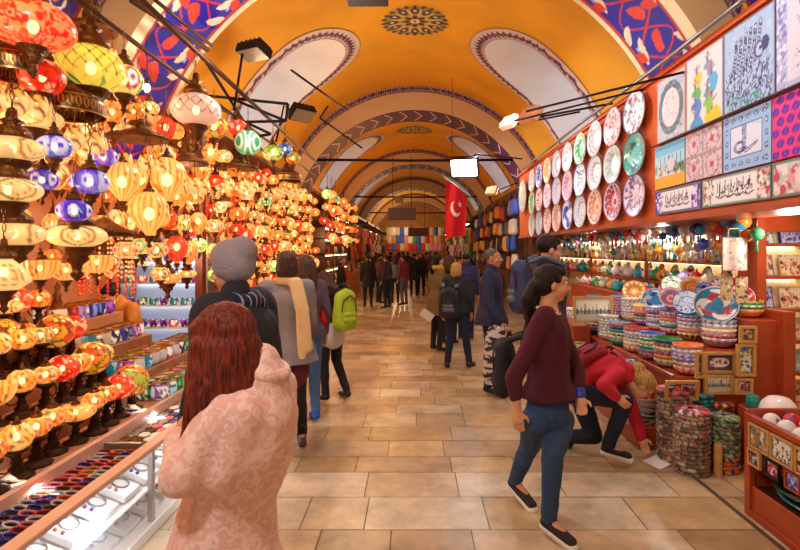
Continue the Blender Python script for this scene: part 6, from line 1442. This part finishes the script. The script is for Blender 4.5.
# man in blue jacket + zebra bag
o, B_, J, s, hp = person(.91, 6.22, math.radians(-108), 1.73, 'man with cropped grey hair in a navy jacket carrying a zebra print bag', (cloth('navy_jacket', '#1b2040', .75), 'jacket'), DKDEN, BLKS, HR['grey'], 'crop', bulk=.02, hem=.82, vox=.015, skin=SKIN2, yaw=-5,
    W={'elR': (.84, 5.98, 1.12), 'wrR': (.95, 5.90, .88)})
zc = Cv(60, 90, .7, .7, '#cbb8a8')
for i in range(16):
    for k in range(4): zc.leaf(.18*k+.06*(i % 2), .045*i, .17, .012+.006*((i*7+k) % 3), .5*math.sin(i*1.7+k), '#3a2c2c')
zp = [(.02, .36), (.07, .33), (.10, .2), (.115, 0), (.12, -.2), (.1, -.30), (.02, -.32)]
zb_ = lathe_cv(zc, zp); zb_.materials.append(M['cloth']); p = P(496, 357, 5.86); z = link('zebra_print_bag', zb_, None, p); z.scale = (1.25, .8, 1.0)
reg(link('bag_handle', MB().tube([(-.04, 0, .34), (-.03, 0, .42), (.03, 0, .42), (.04, 0, .34)], .008, 6).mesh(), z, None, BLK)); tag(z, 'long fuzzy bag with black and beige zebra stripes hanging from a hand', 'bag')
# glasses man
o, B_, J, s, hp = person(1.17, 4.62, math.radians(-84), 1.84, 'tall dark-haired man in glasses and a black jacket looking at the ceramics', (cloth('black_jacket', '#141418', .8), 'jacket'), DKDEN, BLKS, HR['dark'], 'short', bulk=.03, hem=.85, vox=.014, pitch=-12, collar=True)
gl = MB()
for q in (-1, 1): gl.tube([hp(q*.033+.022*math.cos(a), .104, .012+.017*math.sin(a)) for a in np.linspace(0, 2*PI, 13)[:-1]], .0022, 5, closed=True); gl.tube([hp(q*.055, .10, .016), hp(q*.08, .0, .012)], .0022, 5)
gl.tube([hp(-.011, .106, .016), hp(.011, .106, .016)], .0022, 5); part('glasses', gl.mesh(), BLKS, o)
backpack(521, 286, 4.5, math.radians(-84), .34, .50, .18, cloth('navy_nylon', '#1c2850', .6), cloth('slate_nylon', '#4a5468', .6), 'navy blue backpack with grey straps on the tall man in glasses')
# maroon woman
o, B_, J, s, hp = person(.80, 3.12, math.radians(-112), 1.62, 'dark-haired woman in a maroon sweater striding towards the camera', (cloth('maroon_sweater', '#4e1020', .9), 'sweater'), DENIM, (mat('black_canvas', '#2a2024', .8), WSOLE), HR['dark'], 'pony', vox=.011, sleeve=.55, collar=False, yaw=20, pitch=-6, bulk=.010,
    W={'pelvis': P(548, 412, 3.12), 'hipR': P(536, 420, 3.06), 'hipL': P(560, 420, 3.2), 'knR': P(530, 445, 3.33), 'anR': P(515, 481, 3.55), 'toeR': P(531, 504, 3.40), 'knL': P(553, 452, 2.98), 'anL': P(549, 520, 3.08), 'toeL': P(570, 541, 2.97), 'elR': P(514, 378, 3.0), 'wrR': P(517, 409, 2.98), 'elL': P(577, 372, 3.22), 'wrL': P(580, 396, 3.12)}, hem=.83, hemr=.14, L={'shL': (-.155, 0, 1.38), 'shR': (.155, 0, 1.38)})
w_ = J['wrL']; d = (J['elL']-J['wrL']).normalized(); part('bracelet', MB().cap(w_+d*.005, w_+d*.035, .036, .036).mesh(), mat('indigo_beads', '#2a3aa0', .4), o)
part('neckline', MB().tube([J['neck']+Vector((.075*math.cos(a), .068*math.sin(a), -.02-.035*max(0, math.sin(a)))) for a in np.linspace(0, 2*PI, 20)[:-1]], .008, 6, closed=True).mesh(), WSOLE, o)
backpack(505, 366, 3.3, math.radians(-112), .28, .42, .13, BLK, None, 'black backpack on the back of the striding woman in maroon')
# crouching woman
RJ = cloth('crimson_jacket', '#c41030', .7, bump=.3)
o, B_, J, s, hp = person(1.45, 4.22, math.radians(-90), 1.62, 'crouching blonde woman in a crimson jacket reaching for a paper on the floor', (RJ, 'jacket'), DKDEN, (mat('black_canvas', '#241e22', .8), WSOLE), HR['blonde'], 'bun', vox=.012, yaw=-12, pitch=-50, bulk=.018,
    W={'pelvis': P(576, 388, 4.22), 'waist': P(588, 374, 4.22), 'chest': P(608, 366, 4.2), 'neck': P(627, 374, 4.15), 'head': P(642, 385, 4.1), 'shR': P(616, 374, 3.98), 'shL': P(618, 366, 4.36),
       'elR': P(604, 385, 3.92), 'wrR': P(616, 396, 3.9), 'elL': P(631, 408, 4.28), 'wrL': P(641, 436, 4.2), 'hipR': P(574, 392, 4.1), 'hipL': P(578, 390, 4.32), 'knR': P(625, 400, 4.05), 'anR': P(608, 447, 4.12), 'toeR': P(627, 456, 4.08), 'knL': P(594, 436, 4.33), 'anL': P(556, 438, 4.42), 'toeL': P(548, 446, 4.42)})
backpack(585, 356, 4.2, math.radians(-90), .32, .44, .13, cloth('dark_red_nylon', '#8e1228', .7), cloth('black_nylon2', '#1a1418', .7), 'dark red backpack lying on the back of the crouching woman', tilt=math.radians(-66))
p = P(662, 449, 4.15); me = MB().box(-.1, .1, -.08, .08, 0, .003).mesh(); oo = link('paper_sheet', me, None, (p.x-.02, p.y, .012), mat('white_paper', '#efece8', .8)); oo.rotation_euler = (.06, -.1, .5); tag(oo, 'white sheet of paper on the floor by the crouching woman', 'paper')
# shopkeeper
o, *_ = person(-2.78, 5.05, math.radians(155), 1.50, 'stallholder in a tan coat bending behind the mosaic candle glasses', (cloth('tan_coat', '#b8742c', .8), 'coat'), BLK, BLKS, HR['dark'], 'short', pitch=-35, L={'neck': (0, .12, 1.36), 'head': (0, .2, 1.45), 'chest': (0, .06, 1.24), 'shL': (-.17, .08, 1.3), 'shR': (.17, .08, 1.3), 'elL': (-.24, .15, 1.05), 'elR': (.24, .15, 1.05), 'wrL': (-.18, .32, 1.0), 'wrR': (.18, .32, 1.0)}, hem=.6, vox=.015, bulk=.02)
# ================================================================ hanging flag, floodlights, far shops
# flag on a sloping pole
fl = empty('hanging_flag', P(455, 205, 9.0)); w_, h_ = .62, 1.02
cv = Cv(60, 90, w_, h_, '#c8141c'); cv.ell(.30, .56, .15, .15, 0, '#f0d8d0'); cv.ell(.335, .60, .125, .125, 0, '#c8141c')
st_ = [(.43+.055*math.cos(PI/2+.3+4*PI*k/5), .70+.055*math.sin(PI/2+.3+4*PI*k/5)) for k in range(6)]; cv.stroke(st_, .014, '#f0d8d0'); cv.ell(.43, .70, .022, .022, 0, '#f0d8d0')
def fp(x, y):
    t = 1-y/h_; a = x/w_; top = -.42*a; bot = 1-.42*abs(a-.05)
    return (-.16+a*(.36-.02*t)-.0*t, .05*math.sin(a*9+t*2), .45+top*.62-(t*(.98-.30*a))*1.05+.0)
me = cv.mesh(fp); me.materials.append(M['cloth']); part('flag_cloth', me, None, fl)
part('flag_pole', MB().tube([(-.2, 0, .5), (.28, 0, .12)], .012, 8).mesh(), M['steel'], fl); part('hanging_cord', MB().tube([(-.05, 0, .38), (-.05, 0, 2.2)], .004, 5).mesh(), M['iron'], fl)
tag(fl, 'red flag with a white crescent and star hanging over the aisle', 'flag')
def flood(p, aim, label, size=.2, lit=True, e=0, arm=None, hm='iron'):
    r = empty('floodlight', p); d = (Vector(aim)-Vector(p)).normalized(); q = d.to_track_quat('-Z', 'Y')
    h = part('lamp_housing', bevbox(-size*.6, size*.6, -size*.42, size*.42, .0, size*.4, .01), M[hm], r); h.rotation_mode = 'QUATERNION'; h.rotation_quaternion = q
    f = part('lamp_face', MB().box(-size*.54, size*.54, -size*.36, size*.36, -.006, .0).mesh(), M['litwhite'] if lit else mat('dull_lamp_glass', '#8a7a60', .2), r); f.rotation_mode = 'QUATERNION'; f.rotation_quaternion = q
    fins = MB()
    for k in range(5): fins.box(-size*.5+size*.23*k, -size*.46+size*.23*k, -size*.36, size*.36, size*.4, size*.5)
    c = part('cooling_fins', fins.mesh(), M[hm], r); c.rotation_mode = 'QUATERNION'; c.rotation_quaternion = q
    if arm: part('bracket_arm', MB().tube([(0, 0, 0)]+[tuple(Vector(a)-Vector(p)) for a in arm], .014, 6).mesh(), M['iron'], r)
    return tag(r, label, 'floodlight')
p = P(464, 168, 9.3); flood(p, (p.x-.8, p.y-3, p.z-1.6), 'bright white floodlight glowing above the red flag', .42, arm=[(p.x+.2, p.y, p.z+.25), (2.0, p.y+.4, 3.4)])
p = P(253, 55, 5.6); flood(p, (p.x-.3, p.y-.6, p.z-2), 'dark unlit floodlight bracketed high on the left vault', .27, False, arm=[(p.x-.1, p.y, p.z+.1), (-1.95, 5.6, 3.2)])
p = P(303, 116, 7.5); flood(p, (p.x+.5, p.y-.5, p.z-1), 'long black floodlight with pale glass on the left iron bracket', .3, False, arm=[(p.x-.25, p.y-.1, p.z+.12), (-1.95, 7.3, 3.22)])
for i, (u, v, D, ax, lb) in enumerate([(533, 118, 6.4, 2.3, 'small dull clip lamp facing the plates beneath the right lunette'), (512, 125, 7.6, 2.3, 'white clip lamp further along the plates near the vault'), (493, 192, 12, 2.3, 'white clip lamp near the hanging bags')]):
    p = P(u, v, D); flood(p, (2.4, D+.5, 2.6), lb, .24, i == 2, arm=[(2.32, D-.3, p.z+.05*D*.3)], hm=['rose', 'cream', 'cream'][i])
for i, (y, z, x0, lb) in enumerate([(4.5, 3.02, 1.65, 'upper'), (5.3, 3.12, 1.7, 'lower')]):
    tag(tubeobj('lamp_rod', [(x0*.7, y+.9, z+.12), (2.33, y, z+.22)], .012, M['iron']), f'{lb} dark rod reaching out from the display board over the aisle', 'rod')
# iron lattice bracket on the left + long thin bars
def bars(name, segs, r, m, label, cat):
    b = MB()
    for a, c in segs: b.tube([a, c], r, 6)
    return tag(link(name, b.mesh(), None, None, m), label, cat)
q = [P(230, 98, 6.2), P(288, 104, 6.2), P(286, 121, 6.2), P(245, 122, 6.2), P(271, 134, 6.2), P(243, 139, 6.2)]
bars('iron_bracket', [(q[0], q[1]), (q[1], q[2]), (q[2], q[3]), (q[0], q[2]), (q[3], q[4]), (q[4], q[5]), (P(200, 95, 6.2), q[0]), (P(205, 100, 6.2), q[3])], .018, M['iron'], 'black iron zigzag bracket in front of the left lunette', 'bracket')
bars('iron_strut', [(P(291, 70, 7.2), P(347, 110, 8.2))], .016, M['iron'], 'long thin iron strut crossing the left lunette', 'strut')
bars('iron_strut', [(P(320, 118, 8.8), P(362, 148, 9.6)), (P(320, 118, 8.8), P(328, 106, 8.8))], .016, M['iron'], 'short hooked iron strut beside the second arch on the left', 'strut')
bars('iron_strut', [(P(131, 0, 3.9), P(208, 50, 4.6))], .022, M['brownm'], 'thick brown strut crossing the near arch at upper left', 'strut')
bars('iron_strut', [(P(155, 0, 3.9), P(212, 46, 4.8))], .016, M['brownm'], 'thinner dark strut beside the thick brown one at upper left', 'strut')
bars('iron_strut', [(P(205, 60, 5.2), P(262, 150, 7.0))], .018, M['iron'], 'sloping dark strut under the unlit floodlight at left', 'strut')
cb = tag(link('cable_tray', bevbox(-.55, -.22, 4.15, 4.3, 3.71, 3.78), None, None, M['iron']), 'black cable tray hanging at the top middle of the view', 'cable tray')
reg(link('hanger_rod', MB().tube([(-.5, 4.22, 3.78), (-.5, 4.22, 4.8)], .006, 5).tube([(-.27, 4.22, 3.78), (-.27, 4.22, 4.8)], .006, 5).mesh(), cb, None, M['iron']))

# ---- far shops on both sides
fcol = {'orange': '#d8782a', 'red': '#b82a28', 'yellow': '#e8b830', 'white': '#e8e0d0', 'blue': '#3a5ab0', 'black': '#26222a', 'brown': '#7a4a28', 'pink': '#d88a90', 'green': '#4a8a50', 'beige': '#d0b890', 'tan leather': '#a8642c'}
FM = {k: cloth('wares_'+k, c, .7, bump=.1) for k, c in fcol.items()}
bagm = MB().cap((-.09, 0, -.1), (-.08, 0, .08), .06, .05).cap((.09, 0, -.1), (.08, 0, .08), .06, .05).cap((0, 0, -.1), (0, 0, .08), .065, .055)
bagm = voxel(bagm, .018, 3); bagm.materials.append(FM['brown']); bh = MB().tube([(-.09, 0, .1), (-.06, 0, .24), (.06, 0, .24), (.09, 0, .1)], .01, 6).mesh(); bh.materials.append(FM['black'])
bagp = link('hanging_bag', bagm, None, (0, 0, -50)); reg(link('bag_handle', bh, bagp))
garm = voxel(MB().cap((-.16, 0, .28), (.16, 0, .28), .05, .05).cap((0, 0, .25), (0, 0, -.3), .09, .12, (1, 0, 0), 1.6).cap((-.16, 0, .28), (-.24, 0, -.05), .05, .045).cap((.16, 0, .28), (.24, 0, -.05), .05, .045), .025, 3); garm.materials.append(FM['red'])
# bags hung along the right wall past the plates
k = 0
for j, z in enumerate((2.75, 2.3, 1.85, 1.42)):
    for i in range(15):
        y = 12.6+.62*i; c = random.choice(['black', 'brown', 'white', 'orange', 'red', 'tan leather', 'beige', 'yellow', 'blue', 'black'])
        o = dup(bagp, (2.42+random.uniform(-.05, .05), y, z+random.uniform(-.05, .05)), PI/2+random.uniform(-.3, .3), random.uniform(1.1, 1.5), {'hanging_bag': FM[c]})
        tag(o, f'{c} bag on the right wall, {["top", "second", "third", "lowest"][j]} row, {ordw(i)} beyond the plates', 'bag', 'bags hung beyond the wall plates')
tag(link('bag_wall_panel', MB().box(2.62, 2.66, 12.2, 21.8, .9, 3.3).mesh(), None, None, M['darkwall']), 'dark panel along the right side from which the bags hang', 'panel')
# yellow lit shop on the left
ys = empty('yellow_display_case', (-2.35, 15.2, 0))
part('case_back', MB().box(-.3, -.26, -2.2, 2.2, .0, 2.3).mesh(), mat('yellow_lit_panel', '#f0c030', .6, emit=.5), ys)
for z in (.4, .8, 1.2, 1.6, 2.0, 2.3): part('case_shelf', MB().box(-.28, .1, -2.2, 2.2, z-.03, z).mesh(), mat('gold_shelf', '#d8a830', .5), ys)
for y in (-2.2, -.75, .7, 2.17): part('case_upright', MB().box(-.28, .1, y, y+.04, 0, 2.3).mesh(), M['dwood'], ys)
for z in (.76, 1.16, 1.56, 1.96, 2.26): part('case_strip_lamp', MB().box(.02, .06, -2.15, 2.15, z-.02, z).mesh(), M['warmstrip'], ys)
tag(ys, 'yellow lit display case behind the man with the red scarf', 'display case')
ob = voxel(MB().cap((0, 0, .06), (0, 0, .16), .07, .05), .02, 2); ob.materials.append(FM['brown'])
for j, z in enumerate((.4, .8, 1.2, 1.6, 2.0)):
    for i in range(12):
        c = random.choice(['black', 'brown', 'red', 'tan leather', 'beige', 'black']); o = link('leather_pouch', ob, None, (-2.4, 13.2+.36*i, z)); setmat(o, FM[c])
        tag(o, f'{c} pouch in the yellow case, {["lowest", "second", "middle", "fourth", "top"][j]} shelf, {ordw(i)} from the near end', 'pouch', 'pouches in the yellow display case')
# stalls further on: counters, garments and boxes on both sides
for s, sn in ((-1, 'left'), (1, 'right')):
    for b_ in range(5 if s < 0 else 4):
        y0 = (18.6 if s < 0 else 22.6)+4.4*b_; x = s*2.55
        cs = random.choice(['#d8c0a0', '#c87a50', '#b8c8e0', '#e0d0b0', '#c89050'])
        sc_ = empty('market_stall', (x, y0+1.5, 0))
        part('stall_counter', MB().box(-.25, .25, -1.6, 1.6, 0, .85).mesh(), mat(f'stall_front_{sn}_{b_}', cs, .7), sc_); part('stall_back', MB().box(s*.5-.02, s*.5+.02, -1.8, 1.8, 0, 3.0).mesh(), mat(f'stall_back_{sn}_{b_}', random.choice(['#8a4a28', '#a86a3a', '#c8a070', '#604030']), .8), sc_)
        part('stall_canopy', bevbox(-.45, .5, -1.8, 1.8, 2.85, 2.95), M['brownm'], sc_); part('strip_lamp', MB().box(-.3, -.2, -1.5, 1.5, 2.82, 2.85).mesh(), M['warmstrip'], sc_)
        tag(sc_, f'{ordw(b_)} distant stall on the {sn} side of the aisle', 'stall', 'distant stalls')
        for j, z in enumerate((2.35, 1.7)):
            for i in range(6):
                c = random.choice(list(FM)); o = link('hanging_garment', garm, None, (x-s*.1, y0+.25+.52*i, z), None); setmat(o, FM[c]); o.rotation_euler = (0, 0, random.uniform(-.6, .6)+(0 if i % 2 else PI/2))
                tag(o, f'{c} garment on the {ordw(b_)} distant {sn} stall, {["upper", "lower"][j]} row, {ordw(i)} along', 'garment', 'garments on the distant stalls')
        for i in range(6):
            c = random.choice(list(FM)); o = link('leather_pouch', ob, None, (x, y0+.25+.5*i, .85)); setmat(o, FM[c]); o.scale = (1.5,)*3
            tag(o, f'{c} pouch on the counter of the {ordw(b_)} distant {sn} stall, {ordw(i)} along', 'pouch', 'pouches on the distant counters')
# textiles strung across the far end of the aisle
for j, z in enumerate((3.0, 2.45, 1.95)):
    for i in range(13):
        c = random.choice(['white', 'blue', 'pink', 'beige', 'orange', 'green', 'red', 'white', 'beige']); o = link('hanging_garment', garm, None, (-1.75+.29*i, 35.5, z), None); setmat(o, FM[c]); o.scale = (1, 1, .8)
        tag(o, f'{c} garment strung across the far end of the aisle, {["top", "middle", "bottom"][j]} row, {ordw(i)} from the left', 'garment', 'garments across the far end of the aisle')
drop(bagp)
# brown sign boards hanging across the far aisle, and a string of small lights
for i, (u, v, D) in enumerate([(402, 214, 17), (399, 200, 19), (418, 232, 24)]):
    p = P(u, v, D); o = tag(link('sign_board', bevbox(-.45, .45, -.03, .03, -.2, .2), None, p, M['dwood']), ['nearest brown board hanging over the far aisle', 'small dark box hanging from the far tie rod', 'lowest brown board over the crowd at the far end'][i], 'sign')
    if i == 1: o.scale = (.35, 1, .6)
    reg(link('sign_wire', MB().tube([(-.3, 0, .2), (-.3, 0, 1.9)], .01, 5).tube([(.3, 0, .2), (.3, 0, 1.9)], .01, 5).mesh(), o, None, M['iron']))
# ================================================================ lights
def pt(x, y, z, e, col, r=.06):
    l = bpy.data.lights.new('lamp_and_fill_light', 'POINT'); l.energy = e; l.color = lin(col); l.shadow_soft_size = r
    o = bpy.data.objects.new('lamp_and_fill_light', l); COL.objects.link(o); o.location = (x, y, z); return o
def ar(x, y, z, tx, ty, tz, e, col, s=.3, s2=None, spread=PI):
    l = bpy.data.lights.new('spot_light', 'AREA'); l.energy = e; l.color = lin(col); l.size = s; l.spread = spread
    if s2: l.shape = 'RECTANGLE'; l.size_y = s2
    o = bpy.data.objects.new('spot_light', l); COL.objects.link(o); o.location = (x, y, z)
    o.rotation_euler = (Vector((tx, ty, tz))-Vector((x, y, z))).to_track_quat('-Z', 'Y').to_euler(); return o
# bulbs among the lanterns
for i, y in enumerate((2.4, 3.6, 5.0, 6.5, 8.2, 10.2, 12.5, 15)): pt(-2.25, y, 2.75 if i % 2 else 2.0, 13, '#ffd0a0')
for y in (2.6, 3.7, 4.8): pt(-2.2, y, 1.62, 7, '#ffd8a8')
for y, e_, c_ in ((.3, 120, '#f6f8ff'), (4.4, 80, '#fbf8ff'), (8.5, 55, '#ffe2bc'), (13.5, 38, '#ffb468'), (18.0, 34, '#ffb060'), (23, 30, '#ffb060'), (28, 55, '#ffc890'), (33.5, 90, '#ffe0b8'), (39, 50, '#ffd0a0')): pt(-.9 if y > 12 else -.9, y, 3.3, e_, c_, .1)  # fill lights added along the aisle to brighten it, no bulbs hang here
# white spots over the ceramics side (floodlights without housings, aimed at the display board)
for y in (3.4, 5.2, 7.2, 9.4, 11.6): ar(1.2, y, 3.7, 2.4, y+.2, 2.4, 9 if y < 6 else 16, '#eef4ff', .25)
for y in (4.0, 6.0, 8.5): pt(2.9, y, 2.0-.15, 14, '#fffaf0', .08)
for y in (2.55, 3.7, 4.75): ar(-1.66, y, .465, -1.8, y, .1, 4, '#eef4ff', .04, .9)  # added inside the counter to boost the weak strip lamp
